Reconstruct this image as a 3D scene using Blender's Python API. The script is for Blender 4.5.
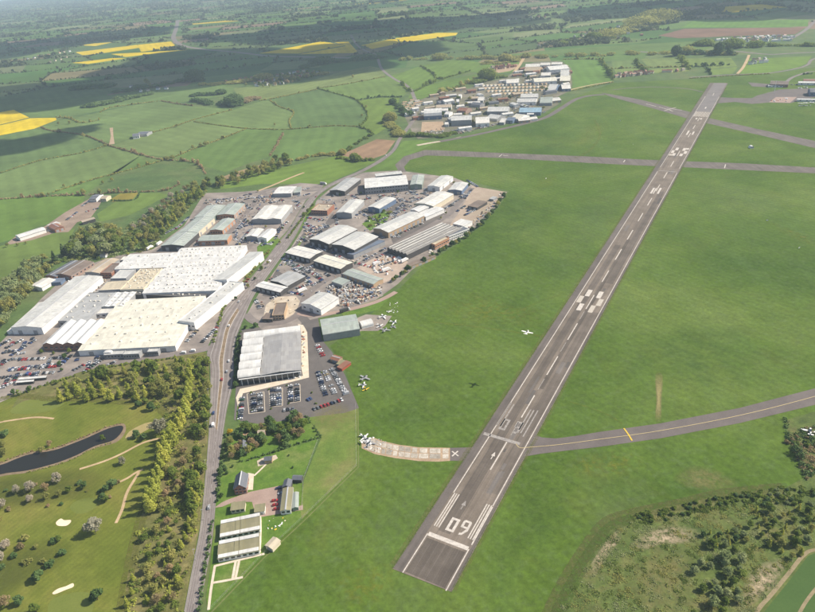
import bpy, bmesh, math, random
import numpy as np
from mathutils import Vector, Matrix
from mathutils.geometry import tessellate_polygon
random.seed(7); rng = np.random.default_rng(11)
scene = bpy.context.scene
col = scene.collection
for o in list(bpy.data.objects): bpy.data.objects.remove(o)

# ------------------------------------------------------------------ camera
FPX, PW, PH = 640.0, 815.0, 612.0          # focal length in photo pixels, photo size
PITCH, ROLL, CAMH = 0.49955, -0.07355, 307.25
_cp, _sp = math.cos(PITCH), math.sin(PITCH)
_fw = Vector((0, _cp, -_sp)); _u0 = Vector((0, _sp, _cp)); _r0 = Vector((1, 0, 0))
_rt = _r0*math.cos(ROLL) + _u0*math.sin(ROLL); _up = _u0*math.cos(ROLL) - _r0*math.sin(ROLL)
cam = bpy.data.cameras.new('camera'); camo = bpy.data.objects.new('camera', cam); col.objects.link(camo)
cam.sensor_fit = 'HORIZONTAL'; cam.sensor_width = 36.0; cam.lens = 36.0*FPX/PW
cam.clip_start = 1.0; cam.clip_end = 80000.0
camo.matrix_world = Matrix(((_rt.x, _up.x, -_fw.x, 0), (_rt.y, _up.y, -_fw.y, 0), (_rt.z, _up.z, -_fw.z, CAMH), (0, 0, 0, 1)))
scene.camera = camo

# ------------------------------------------------------------------ sky, sun, exposure
SUN_AZ, SUN_EL = math.radians(80), math.radians(43)
w = bpy.data.worlds.new('World'); scene.world = w; w.use_nodes = True
wn = w.node_tree; bg = wn.nodes['Background']
sky = wn.nodes.new('ShaderNodeTexSky'); sky.sky_type = 'NISHITA'; sky.sun_disc = False
sky.sun_elevation = SUN_EL; sky.sun_rotation = SUN_AZ; sky.altitude = 300; sky.dust_density = 2.0
wn.links.new(sky.outputs[0], bg.inputs[0]); bg.inputs[1].default_value = 0.09
sun = bpy.data.lights.new('sun', 'SUN'); sun.energy = 4.5; sun.angle = math.radians(0.5); sun.color = (1.0, 0.91, 0.775)
suno = bpy.data.objects.new('sun', sun); col.objects.link(suno)
SUND = Vector((math.sin(SUN_AZ)*math.cos(SUN_EL), math.cos(SUN_AZ)*math.cos(SUN_EL), math.sin(SUN_EL)))
suno.rotation_euler = SUND.to_track_quat('Z', 'Y').to_euler(); suno.location = SUND*3000
vs = scene.view_settings; vs.view_transform = 'Standard'; vs.look = 'None'; vs.exposure = 0.62; vs.gamma = 1.0; vs.use_curve_mapping = False
cy = scene.cycles
cy.max_bounces = 5; cy.diffuse_bounces = 2; cy.glossy_bounces = 2; cy.transmission_bounces = 2; cy.transparent_max_bounces = 12; cy.volume_bounces = 1
cy.use_denoising = True

# ------------------------------------------------------------------ survey helpers
def G(x, y, z=0.0):
    """map position (metres) of the survey mark read at photo point (x, y), at height z"""
    d = _fw*FPX + _rt*(x-PW/2) - _up*(y-PH/2)
    t = (z-CAMH)/d.z
    return Vector((d.x*t, d.y*t, z))
def pix(p):
    d = Vector(p) - Vector((0, 0, CAMH)); k = d.dot(_fw)
    return (PW/2 + FPX*d.dot(_rt)/k, PH/2 - FPX*d.dot(_up)/k) if k > 1 else (-9e3, -9e3)
RYAW = 0.535898; RO = Vector((47.98, 324.74, 0)); RT = Vector((math.sin(RYAW), math.cos(RYAW), 0)); RN = Vector((math.cos(RYAW), -math.sin(RYAW), 0))
def RW(s, o, z=0.0): p = RO + RT*s + RN*o; p.z = z; return p

def tag(o, label=None, cat=None, group=None, kind=None):
    if label: o['label'] = label
    if cat: o['category'] = cat
    if group: o['group'] = group
    if kind: o['kind'] = kind
    return o
def mobj(name, verts, faces, mats, parent=None, midx=None, smooth=False, loc=None, rz=0.0):
    me = bpy.data.meshes.new(name); me.from_pydata([tuple(v) for v in verts], [], faces)
    if not isinstance(mats, (list, tuple)): mats = [mats]
    for m in mats: me.materials.append(m)
    if midx is not None: me.polygons.foreach_set('material_index', midx)
    if smooth: me.polygons.foreach_set('use_smooth', [True]*len(me.polygons))
    me.update()
    return inst(name, me, parent, loc, rz)
def inst(name, me, parent=None, loc=None, rz=0.0, sc=None):
    o = bpy.data.objects.new(name, me); col.objects.link(o)
    if parent: o.parent = parent
    if loc is not None: o.location = loc
    if rz: o.rotation_euler = (0, 0, rz)
    if sc: o.scale = sc
    return o
def empty(name, loc, rz=0.0):
    o = bpy.data.objects.new(name, None); col.objects.link(o); o.location = loc; o.rotation_euler = (0, 0, rz); o.empty_display_size = 1; return o
class MB:
    def __init__(s): s.v = []; s.f = []; s.m = []
    def add(s, v, f, m=0):
        n = len(s.v); s.v += [tuple(p) for p in v]; s.f += [tuple(i+n for i in q) for q in f]; s.m += [m]*len(f); return s
    def box(s, x0, x1, y0, y1, z0, z1, m=0):
        return s.add([(x0,y0,z0),(x1,y0,z0),(x1,y1,z0),(x0,y1,z0),(x0,y0,z1),(x1,y0,z1),(x1,y1,z1),(x0,y1,z1)],
                     [(3,2,1,0),(4,5,6,7),(0,1,5,4),(1,2,6,5),(2,3,7,6),(3,0,4,7)], m)
    def tube(s, a, b, r0, r1=None, n=6, m=0):
        a = Vector(a); b = Vector(b); r1 = r0 if r1 is None else r1
        d = (b-a).normalized(); x = d.orthogonal().normalized(); y = d.cross(x)
        vs_ = [a+(x*math.cos(2*math.pi*i/n)+y*math.sin(2*math.pi*i/n))*r0 for i in range(n)]+[b+(x*math.cos(2*math.pi*i/n)+y*math.sin(2*math.pi*i/n))*r1 for i in range(n)]
        return s.add(vs_, [(i,(i+1)%n,n+(i+1)%n,n+i) for i in range(n)]+[tuple(range(n))[::-1], tuple(range(n,2*n))], m)
    def build(s, name, mats, parent=None, **k): return mobj(name, s.v, s.f, mats, parent, s.m, **k)
    def mesh(s, name, mats):
        me = bpy.data.meshes.new(name); me.from_pydata(s.v, [], s.f)
        for m in (mats if isinstance(mats, (list, tuple)) else [mats]): me.materials.append(m)
        me.polygons.foreach_set('material_index', s.m); me.update(); return me
_zc = {}
def layer(base):
    """each sheet gets its own level, just above the last one of the same layer"""
    _zc[base] = _zc.get(base, 0)+1; return 2*base + 0.0008*_zc[base]
def sheet(name, pts, mat, base=0.03, world=False, color=None, parent=None, kind='structure', smooth=0, jit=0):
    P = [Vector((p[0], p[1], 0)) if world else G(p[0], p[1]) for p in pts]
    if smooth: P = spline(P, smooth, True)
    c = sum(P, Vector())/len(P)
    e = max(((P[i]-P[i-1]) for i in range(len(P))), key=lambda d: d.length); a = math.atan2(e.y, e.x)
    z = layer(base); R = Matrix.Rotation(-a, 3, 'Z')
    L = [R @ (p-c) for p in P]
    tri = tessellate_polygon([L])
    f = []
    for t in tri:
        A, B, C = (L[i] for i in t); f.append(t if (B-A).cross(C-A).z > 0 else t[::-1])
    o = mobj(name, L, f, mat, parent, loc=(c.x, c.y, z), rz=a)
    if parent is None: o['kind'] = kind
    if color: o.color = (*color, 1)
    return o
def spline(P, n=6, closed=False):
    out = []; N = len(P)
    for i in range(N if closed else N-1):
        g = (lambda k: P[k % N]) if closed else (lambda k: P[min(max(k, 0), N-1)])
        a, b, c, d = g(i-1), g(i), g(i+1), g(i+2)
        for k in range(n):
            t = k/n
            out.append(0.5*((2*b)+(c-a)*t+(2*a-5*b+4*c-d)*t*t+(3*b-a-3*c+d)*t**3))
    if not closed: out.append(P[-1])
    return out
def ribbon_pts(P, wd):
    L, R = [], []
    for i, p in enumerate(P):
        d = (P[min(i+1, len(P)-1)]-P[max(i-1, 0)]); d.z = 0; d.normalize(); n = Vector((-d.y, d.x, 0))
        L.append(p+n*wd/2); R.append(p-n*wd/2)
    return L, R
def ribbon(name, pts, wd, mat, base=0.1, world=False, n=6, parent=None, kind='structure'):
    P = [Vector((p[0], p[1], 0)) if world else G(*p) for p in pts]
    P = spline(P, n) if n > 1 else P
    L, R = ribbon_pts(P, wd); N = len(P); z = layer(base)
    o = mobj(name, L+R, [(N+i, N+i+1, i+1, i) for i in range(N-1)], mat, parent, loc=(0, 0, z))
    if parent is None: o['kind'] = kind
    return o
def dashes(name, pts, on, off, wd, mat, z, parent, n=8, world=False, start=0.0):
    """one painted dash per object along a line, children of the road"""
    P = spline([Vector((p[0], p[1], 0)) if world else G(*p) for p in pts], n)
    s = -start; mk = MB(); acc = 0.0; outs = []
    seg = [(P[i], P[i+1], (P[i+1]-P[i]).length) for i in range(len(P)-1)]
    tot = sum(q[2] for q in seg)
    def pt(t):
        for a, b, l in seg:
            if t <= l: return a+(b-a)*(t/l), (b-a)/l
            t -= l
        return seg[-1][1], (seg[-1][1]-seg[-1][0])/seg[-1][2]
    me = bpy.data.meshes.new(name); h = wd/2; l2 = on/2
    me.from_pydata([(-l2,-h,0),(l2,-h,0),(l2,h,0),(-l2,h,0)], [], [(0,1,2,3)]); me.materials.append(mat)
    t = start
    while t+on < tot:
        p, d = pt(t+on/2)
        outs.append(inst(name, me, parent, (p.x, p.y, z), math.atan2(d.y, d.x))); t += on+off
    return outs

# ------------------------------------------------------------------ materials
def new_mat(name, rough=0.9, spec=0.2):
    m = bpy.data.materials.new(name); m.use_nodes = True
    nt = m.node_tree; b = nt.nodes['Principled BSDF']; b.inputs['Roughness'].default_value = rough
    b.inputs['Specular IOR Level'].default_value = spec
    return m, nt, b
def nd(nt, t, **k):
    n = nt.nodes.new(t)
    for a, v in k.items():
        if a in n.inputs: n.inputs[a].default_value = v
        else: setattr(n, a, v)
    return n
def mixc(nt, a, b, f, mode='MIX'):
    n = nt.nodes.new('ShaderNodeMix'); n.data_type = 'RGBA'; n.blend_type = mode
    for s, v in ((6, a), (7, b), (0, f)):
        if isinstance(v, bpy.types.NodeSocket): nt.links.new(v, n.inputs[s])
        else: n.inputs[s].default_value = (*v, 1) if isinstance(v, tuple) else v
    return n.outputs[2]
def ramp(nt, src, stops):
    r = nt.nodes.new('ShaderNodeValToRGB'); e = r.color_ramp.elements
    while len(e) < len(stops): e.new(0.5)
    for q, (p, c) in zip(e, stops): q.position = p; q.color = (*c, 1) if isinstance(c, tuple) else (c, c, c, 1)
    nt.links.new(src, r.inputs[0]); return r.outputs[0]
def noise(nt, vec, scale, detail=4, rough=0.55, dist=0.0):
    n = nd(nt, 'ShaderNodeTexNoise', Scale=scale, Detail=detail, Roughness=rough, Distortion=dist); nt.links.new(vec, n.inputs['Vector']); return n.outputs[0]
def coords(nt, kind='Object', scale=None, rot=None):
    c = nt.nodes.new('ShaderNodeTexCoord').outputs[kind]
    if kind == 'World': pass
    if scale or rot:
        mp = nt.nodes.new('ShaderNodeMapping'); nt.links.new(c, mp.inputs[0])
        if scale: mp.inputs['Scale'].default_value = scale
        if rot: mp.inputs['Rotation'].default_value = rot
        c = mp.outputs[0]
    return c
def wpos(nt, scale=None, rot=None):
    c = nt.nodes.new('ShaderNodeNewGeometry').outputs['Position']
    if scale or rot:
        mp = nt.nodes.new('ShaderNodeMapping'); nt.links.new(c, mp.inputs[0])
        if scale: mp.inputs['Scale'].default_value = scale
        if rot: mp.inputs['Rotation'].default_value = rot
        c = mp.outputs[0]
    return c
def gmul(nt, c, src, lo, hi): return mixc(nt, c, ramp(nt, src, [(0.25, lo), (0.75, hi)]), 1.0, 'MULTIPLY')

def mottled(name, stops, s1=0.05, s2=0.6, amt=0.25, rough=0.9, spec=0.2, s3=None, world=True, bump=0.0, dist=0.0):
    m, nt, b = new_mat(name, rough, spec); p = wpos(nt) if world else coords(nt)
    c = ramp(nt, noise(nt, p, s1, 5, 0.6, dist), stops)
    c = gmul(nt, c, noise(nt, p, s2, 3, 0.65), 1-amt, 1+amt)
    if s3: c = gmul(nt, c, noise(nt, p, s3, 3), 1-amt, 1+amt)
    nt.links.new(c, b.inputs[0])
    if bump:
        bp = nd(nt, 'ShaderNodeBump', Strength=bump, Distance=0.3); nt.links.new(noise(nt, p, s2, 3), bp.inputs['Height']); nt.links.new(bp.outputs[0], b.inputs['Normal'])
    return m
def plain(name, c, rough=0.6, spec=0.3, var=0.12, scale=0.4, metal=0.0):
    m, nt, b = new_mat(name, rough, spec)
    n = noise(nt, coords(nt), scale, 4)
    nt.links.new(mixc(nt, c, ramp(nt, n, [(0.25, 1-var), (0.75, 1+var)]), 1.0, 'MULTIPLY'), b.inputs[0]); b.inputs['Metallic'].default_value = metal
    return m

def m_airgrass():
    m, nt, b = new_mat('airfield_grass_blades', 0.95, 0.1); p = wpos(nt)
    rot = wpos(nt, (1, 0.12, 1), (0, 0, RYAW+0.35))
    c = ramp(nt, noise(nt, p, 0.006, 5, 0.6, 0.4), [(0.3, (0.047, 0.092, 0.009)), (0.5, (0.077, 0.129, 0.015)), (0.72, (0.126, 0.172, 0.036))])
    dry = ramp(nt, noise(nt, p, 0.011, 6, 0.65, 0.8), [(0.55, 0.0), (0.75, 0.55)])
    c = mixc(nt, c, (0.105, 0.125, 0.024), dry)
    pale = ramp(nt, noise(nt, rot, 0.03, 5, 0.7), [(0.45, 0.0), (0.8, 0.5)])
    c = mixc(nt, c, (0.086, 0.145, 0.04), pale)
    c = gmul(nt, c, noise(nt, p, 0.05, 4, 0.7), 0.8, 1.18)
    c = mixc(nt, c, (0.112, 0.158, 0.066), ramp(nt, noise(nt, p, 0.16, 4, 0.7), [(0.5, 0.0), (0.72, 0.4)]))
    c = gmul(nt, c, noise(nt, p, 0.3, 5, 0.8), 0.6, 1.36)
    wv = nd(nt, 'ShaderNodeTexWave', Scale=0.04, Distortion=1.6, Detail=2.0); nt.links.new(wpos(nt, None, (0, 0, -0.62)), wv.inputs[0])
    c = gmul(nt, c, wv.outputs['Fac'], 0.955, 1.035)
    fl = ramp(nt, noise(nt, p, 1.1, 2, 0.5), [(0.68, 0.0), (0.78, 1.0)])
    flm = ramp(nt, noise(nt, p, 0.008, 4, 0.6, 1.0), [(0.58, 0.0), (0.7, 0.35)])
    c = mixc(nt, c, (0.42, 0.36, 0.02), mixc(nt, fl, flm, 1.0, 'MULTIPLY'))
    nt.links.new(c, b.inputs[0]); return m
def m_field():
    m, nt, b = new_mat('field_crop', 0.95, 0.1); p = wpos(nt)
    oi = nt.nodes.new('ShaderNodeObjectInfo')
    c = oi.outputs['Color']
    c = gmul(nt, c, noise(nt, p, 0.008, 5, 0.65, 0.6), 0.72, 1.25)
    c = gmul(nt, c, noise(nt, p, 0.06, 4, 0.7), 0.85, 1.14)
    c = gmul(nt, c, noise(nt, p, 0.5, 3, 0.7), 0.86, 1.13)
    wv = nd(nt, 'ShaderNodeTexWave', Scale=0.012, Distortion=1.2, Detail=2.0); nt.links.new(coords(nt, 'Object', None, (0, 0, 1.57)), wv.inputs[0])
    c = gmul(nt, c, wv.outputs['Fac'], 0.95, 1.04)
    nt.links.new(c, b.inputs[0]); return m
def m_fairway():
    m, nt, b = new_mat('golf_turf', 0.95, 0.1); p = wpos(nt)
    c = ramp(nt, noise(nt, p, 0.02, 5, 0.6, 0.5), [(0.3, (0.095, 0.124, 0.016)), (0.5, (0.13, 0.15, 0.024)), (0.72, (0.185, 0.174, 0.04))])
    c = gmul(nt, c, noise(nt, p, 0.12, 4, 0.7), 0.8, 1.18)
    c = gmul(nt, c, noise(nt, p, 0.9, 3, 0.7), 0.82, 1.18)
    wv = nd(nt, 'ShaderNodeTexWave', Scale=0.09, Distortion=4.0, Detail=2.0); wv.inputs['Detail Scale'].default_value = 0.3; nt.links.new(wpos(nt, None, (0, 0, 0.6)), wv.inputs[0])
    c = gmul(nt, c, wv.outputs['Fac'], 0.96, 1.04)
    nt.links.new(c, b.inputs[0]); return m
def m_asphalt(name, c0, c1, streak=True, rot=None, s=0.05):
    m, nt, b = new_mat(name, 0.85, 0.25); p = wpos(nt)
    c = ramp(nt, noise(nt, p, s, 6, 0.65), [(0.3, c0), (0.7, c1)])
    c = gmul(nt, c, noise(nt, p, 1.5, 3, 0.7), 0.84, 1.16)
    if streak:
        st = wpos(nt, (1, 0.03, 1), None) if rot is None else None
        if rot is not None:
            mp1 = wpos(nt, None, (0, 0, rot)); mp2 = nt.nodes.new('ShaderNodeMapping'); mp2.inputs['Scale'].default_value = (1, 0.02, 1); nt.links.new(mp1, mp2.inputs[0]); st = mp2.outputs[0]
        c = gmul(nt, c, noise(nt, st, 0.35, 5, 0.7), 0.68, 1.3)
    nt.links.new(c, b.inputs[0]); return m
def m_paint(name, c, wear=0.35, sc=1.2):
    m, nt, b = new_mat(name, 0.7, 0.3); p = wpos(nt)
    f = ramp(nt, noise(nt, p, sc, 5, 0.75), [(0.3, wear), (0.6, 0.0)])
    nt.links.new(mixc(nt, c, (0.1, 0.092, 0.088), f), b.inputs[0]); return m
def m_roof(name, c, rough=0.55, rib=0.8, var=0.16, metal=0.0, axis=0, dirt=(0.25, 0.22, 0.17)):
    """profiled sheet roof: fine ribs down the slope, sheet-to-sheet tint, weather streaks"""
    m, nt, b = new_mat(name, rough, 0.35); p = coords(nt)
    oi = nt.nodes.new('ShaderNodeObjectInfo').outputs['Random']
    cc = gmul(nt, c, noise(nt, p, 0.07, 5, 0.6), 1-var, 1+var*0.6)
    mp = nt.nodes.new('ShaderNodeMapping'); mp.inputs['Scale'].default_value = (1, .06, .06) if axis == 0 else (.06, 1, .06); nt.links.new(p, mp.inputs[0])
    cc = gmul(nt, cc, noise(nt, mp.outputs[0], 0.9, 4, 0.7), 0.84, 1.07)
    bk = nd(nt, 'ShaderNodeTexBrick', Scale=1.0, Color1=(.86, .86, .86, 1), Color2=(1.08, 1.07, 1.05, 1), Mortar=(.8, .8, .8, 1)); bk.inputs['Brick Width'].default_value = 3.4; bk.inputs['Row Height'].default_value = 7.0; bk.inputs['Mortar Size'].default_value = 0.04; nt.links.new(p, bk.inputs['Vector'])
    cc = mixc(nt, cc, bk.outputs[0], 1.0, 'MULTIPLY')
    f = ramp(nt, noise(nt, p, 0.16, 6, 0.7, 0.6), [(0.5, 0.0), (0.78, 0.5)])
    cc = mixc(nt, cc, dirt, f)
    nt.links.new(cc, b.inputs[0])
    wv = nd(nt, 'ShaderNodeTexWave', Scale=rib); wv.bands_direction = 'X' if axis == 0 else 'Y'; nt.links.new(p, wv.inputs[0])
    bp = nd(nt, 'ShaderNodeBump', Strength=0.25, Distance=0.12); nt.links.new(wv.outputs['Fac'], bp.inputs['Height']); nt.links.new(bp.outputs[0], b.inputs['Normal'])
    b.inputs['Metallic'].default_value = metal
    return m
def m_brick(name, c1, c2):
    m, nt, b = new_mat(name, 0.9, 0.2)
    br = nd(nt, 'ShaderNodeTexBrick', Scale=1.0, Color1=(*c1, 1), Color2=(*c2, 1), Mortar=(0.35, 0.31, 0.27, 1))
    mp = nt.nodes.new('ShaderNodeMapping'); mp.inputs['Rotation'].default_value = (math.pi/2, 0, 0); nt.links.new(coords(nt), mp.inputs[0]); nt.links.new(mp.outputs[0], br.inputs['Vector'])
    nt.links.new(gmul(nt, br.outputs[0], noise(nt, coords(nt), 0.5, 4), 0.8, 1.15), b.inputs[0]); return m
def m_leaf(name, c0, c1, c2, trans=0.5):
    m, nt, b = new_mat(name, 0.7, 0.15); out = nt.nodes['Material Output']
    oi = nt.nodes.new('ShaderNodeObjectInfo').outputs['Random']
    c = ramp(nt, noise(nt, coords(nt), 0.45, 3, 0.6), [(0.3, c0), (0.52, c1), (0.75, c2)])
    c = mixc(nt, c, ramp(nt, oi, [(0.0, (0.78, 0.8, 0.72)), (0.5, (1.0, 1.0, 1.0)), (1.0, (1.22, 1.12, 1.15))]), 1.0, 'MULTIPLY')
    nt.links.new(c, b.inputs[0])
    tr = nt.nodes.new('ShaderNodeBsdfTranslucent'); nt.links.new(c, tr.inputs[0])
    mx = nt.nodes.new('ShaderNodeMixShader'); mx.inputs[0].default_value = trans
    nt.links.new(b.outputs[0], mx.inputs[1]); nt.links.new(tr.outputs[0], mx.inputs[2]); nt.links.new(mx.outputs[0], out.inputs[0]); return m
def m_glass(name, c=(0.03, 0.04, 0.05)):
    m, nt, b = new_mat(name, 0.12, 0.6); b.inputs[0].default_value = (*c, 1); return m
def m_patch(name, c, lo=0.42, hi=0.66, sc=0.05, amt=0.8):
    """worn or flowering patch: covers the turf only where its own noise says so, fading to the rim"""
    m, nt, b = new_mat(name, 0.95, 0.1); out = nt.nodes['Material Output']; p = wpos(nt)
    nt.links.new(gmul(nt, c, noise(nt, p, 0.6, 3), 0.8, 1.2), b.inputs[0])
    at = nt.nodes.new('ShaderNodeAttribute'); at.attribute_name = 'rim'
    f = mixc(nt, ramp(nt, noise(nt, p, sc, 5, 0.7), [(lo, 0.0), (hi, 1.0)]), at.outputs['Color'], 1.0, 'MULTIPLY')
    k = nt.nodes.new('ShaderNodeMath'); k.operation = 'MULTIPLY'; nt.links.new(f, k.inputs[0]); k.inputs[1].default_value = amt
    tr = nt.nodes.new('ShaderNodeBsdfTransparent'); mx = nt.nodes.new('ShaderNodeMixShader')
    nt.links.new(k.outputs[0], mx.inputs[0]); nt.links.new(tr.outputs[0], mx.inputs[1]); nt.links.new(b.outputs[0], mx.inputs[2]); nt.links.new(mx.outputs[0], out.inputs[0]); return m

M = {}
M['air'] = m_airgrass(); M['field'] = m_field(); M['golf'] = m_fairway()
M['ground'] = mottled('rough_pasture', [(0.3, (0.055, 0.10, 0.028)), (0.5, (0.08, 0.125, 0.035)), (0.7, (0.12, 0.14, 0.05))], 0.01, 0.3, 0.22, s3=0.05)
M['rough'] = mottled('long_rough_grass', [(0.28, (0.06, 0.095, 0.02)), (0.5, (0.09, 0.12, 0.028)), (0.66, (0.135, 0.132, 0.045)), (0.82, (0.2, 0.16, 0.085))], 0.045, 0.7, 0.3, s3=0.15, dist=0.5)
M['scrub'] = mottled('woodland_floor', [(0.28, (0.085, 0.1, 0.024)), (0.5, (0.135, 0.132, 0.042)), (0.72, (0.2, 0.158, 0.075))], 0.06, 0.9, 0.3, s3=0.2)
M['lawn'] = mottled('garden_lawn', [(0.3, (0.07, 0.14, 0.018)), (0.5, (0.095, 0.165, 0.022)), (0.72, (0.15, 0.18, 0.05))], 0.05, 0.8, 0.16, s3=0.2)
M['green'] = mottled('putting_green_turf', [(0.3, (0.12, 0.15, 0.026)), (0.7, (0.15, 0.175, 0.036))], 0.05, 0.8, 0.08)
M['runway'] = m_asphalt('runway_asphalt', (0.132, 0.108, 0.085), (0.212, 0.175, 0.14), True, RYAW)
M['runway2'] = m_asphalt('old_runway_asphalt', (0.108, 0.093, 0.08), (0.165, 0.143, 0.125), True)
M['shoulder'] = m_asphalt('runway_shoulder_asphalt', (0.098, 0.084, 0.074), (0.15, 0.128, 0.114), True, RYAW)
M['taxi'] = m_asphalt('taxiway_asphalt', (0.108, 0.092, 0.086), (0.155, 0.133, 0.122), False)
M['road'] = m_asphalt('road_asphalt', (0.15, 0.129, 0.118), (0.225, 0.196, 0.18), False, None, 0.08)
M['yard'] = m_asphalt('yard_surface', (0.15, 0.13, 0.118), (0.33, 0.285, 0.245), False, None, 0.045)
M['carpark'] = m_asphalt('car_park_asphalt', (0.10, 0.09, 0.084), (0.145, 0.13, 0.12), False, None, 0.06)
M['pinkyard'] = m_asphalt('brick_paving', (0.28, 0.2, 0.165), (0.36, 0.265, 0.22), False, None, 0.1)
M['staffpark'] = m_asphalt('staff_car_park_surface', (0.2, 0.155, 0.14), (0.275, 0.215, 0.195), False, None, 0.06)
M['concrete'] = mottled('weathered_concrete', [(0.3, (0.36, 0.30, 0.22)), (0.5, (0.46, 0.39, 0.30)), (0.72, (0.55, 0.48, 0.38))], 0.12, 1.1, 0.18)
M['paving'] = mottled('pale_paving', [(0.3, (0.52, 0.44, 0.34)), (0.7, (0.66, 0.58, 0.46))], 0.2, 1.2, 0.1)
M['sand'] = mottled('bunker_sand', [(0.3, (0.68, 0.54, 0.38)), (0.7, (0.8, 0.66, 0.49))], 0.2, 1.5, 0.08)
M['path'] = mottled('gravel_path', [(0.3, (0.36, 0.26, 0.15)), (0.7, (0.5, 0.37, 0.22))], 0.12, 1.0, 0.2)
M['bare'] = mottled('bare_earth', [(0.3, (0.3, 0.215, 0.14)), (0.7, (0.42, 0.31, 0.21))], 0.08, 0.7, 0.25)
M['bank'] = mottled('pond_bank', [(0.3, (0.16, 0.12, 0.07)), (0.7, (0.26, 0.19, 0.13))], 0.15, 0.9, 0.25)
M['white'] = m_paint('white_marking_paint', (0.58, 0.53, 0.47), 0.5, 0.5)
M['worn'] = m_paint('worn_marking_paint', (0.36, 0.33, 0.30), 0.8, 0.7)
M['buff'] = m_paint('buff_marking_paint', (0.5, 0.45, 0.38), 0.45)
M['yellowp'] = m_paint('yellow_marking_paint', (0.62, 0.43, 0.05), 0.25)
M['yellowf'] = m_paint('faded_yellow_paint', (0.5, 0.4, 0.2), 0.4)
m, nt, b = new_mat('pond_water', 0.2, 0.28); b.inputs[0].default_value = (0.02, 0.02, 0.017, 1)
bp = nd(nt, 'ShaderNodeBump', Strength=0.12, Distance=0.1); nt.links.new(noise(nt, wpos(nt), 0.5, 4), bp.inputs['Height']); nt.links.new(bp.outputs[0], b.inputs['Normal']); M['water'] = m
# roofs and walls
for k, c in dict(white=(0.68, 0.66, 0.61), cream=(0.70, 0.675, 0.57), bright=(0.66, 0.655, 0.63), grey=(0.40, 0.405, 0.40), pale=(0.56, 0.56, 0.535), green=(0.36, 0.405, 0.365), dark=(0.125, 0.122, 0.12),
                 blue=(0.16, 0.2, 0.27), slate=(0.14, 0.15, 0.175), beige=(0.56, 0.49, 0.36), olive=(0.27, 0.25, 0.145), tile=(0.27, 0.125, 0.08), brown=(0.2, 0.155, 0.125), sky=(0.28, 0.42, 0.52), orange=(0.52, 0.34, 0.2), stone=(0.46, 0.38, 0.28)).items():
    M['r_'+k] = m_roof('roof_'+k, c, 0.5, 0.8, 0.14 if k not in ('bright',) else 0.06)
for k, c in dict(white=(0.74, 0.73, 0.70), grey=(0.30, 0.305, 0.31), dark=(0.07, 0.068, 0.068), cream=(0.6, 0.53, 0.4), blue=(0.12, 0.17, 0.26), tan=(0.42, 0.3, 0.19), green=(0.2, 0.25, 0.21), red=(0.36, 0.08, 0.05), yellow=(0.75, 0.5, 0.04)).items():
    M['w_'+k] = plain('cladding_'+k, c, 0.6, 0.3, 0.12)
M['w_brick'] = m_brick('red_brick', (0.33, 0.13, 0.075), (0.25, 0.1, 0.06)); M['w_orange'] = m_brick('orange_brick', (0.46, 0.24, 0.13), (0.38, 0.18, 0.1))
M['glass'] = m_glass('window_glass'); M['metal'] = plain('galvanised_metal', (0.5, 0.5, 0.5), 0.45, 0.4, 0.1, 0.4, 0.3); M['rubber'] = plain('black_rubber', (0.02, 0.02, 0.02), 0.8)
M['bark'] = plain('tree_bark', (0.12, 0.09, 0.06), 0.95, 0.1, 0.3, 1.5); M['wood'] = plain('fence_wood', (0.33, 0.27, 0.2), 0.9, 0.1, 0.2)
# foliage
M['lf_mid'] = m_leaf('leaves_mid_green', (0.117, 0.180, 0.033), (0.189, 0.258, 0.046), (0.280, 0.342, 0.072))
M['lf_poplar'] = m_leaf('leaves_yellow_green', (0.314, 0.358, 0.053), (0.448, 0.482, 0.089), (0.582, 0.594, 0.158), 0.5)
M['lf_olive'] = m_leaf('leaves_olive', (0.236, 0.250, 0.066), (0.351, 0.358, 0.102), (0.459, 0.446, 0.150))
M['lf_brown'] = m_leaf('twigs_brown', (0.264, 0.204, 0.110), (0.372, 0.294, 0.154), (0.444, 0.360, 0.193))
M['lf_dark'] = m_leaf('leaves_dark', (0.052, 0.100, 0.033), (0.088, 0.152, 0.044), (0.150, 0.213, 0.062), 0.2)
M['lf_blossom'] = m_leaf('blossom_white', (0.3, 0.285, 0.19), (0.44, 0.415, 0.31), (0.57, 0.54, 0.43))
M['lf_willow'] = m_leaf('leaves_grey_green', (0.221, 0.275, 0.115), (0.325, 0.388, 0.172), (0.442, 0.488, 0.241))
M['lf_yellow'] = m_leaf('flowers_yellow', (0.55, 0.4, 0.02), (0.72, 0.54, 0.03), (0.8, 0.62, 0.06))
# ================================================================== ground
N_ = 96; ring = [(25500*math.cos(2*math.pi*i/N_), 25500*math.sin(2*math.pi*i/N_)) for i in range(N_)]
tag(mobj('ground', [(x, y, 0) for x, y in ring], [tuple(range(N_))], M['ground']), kind='structure')

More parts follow.
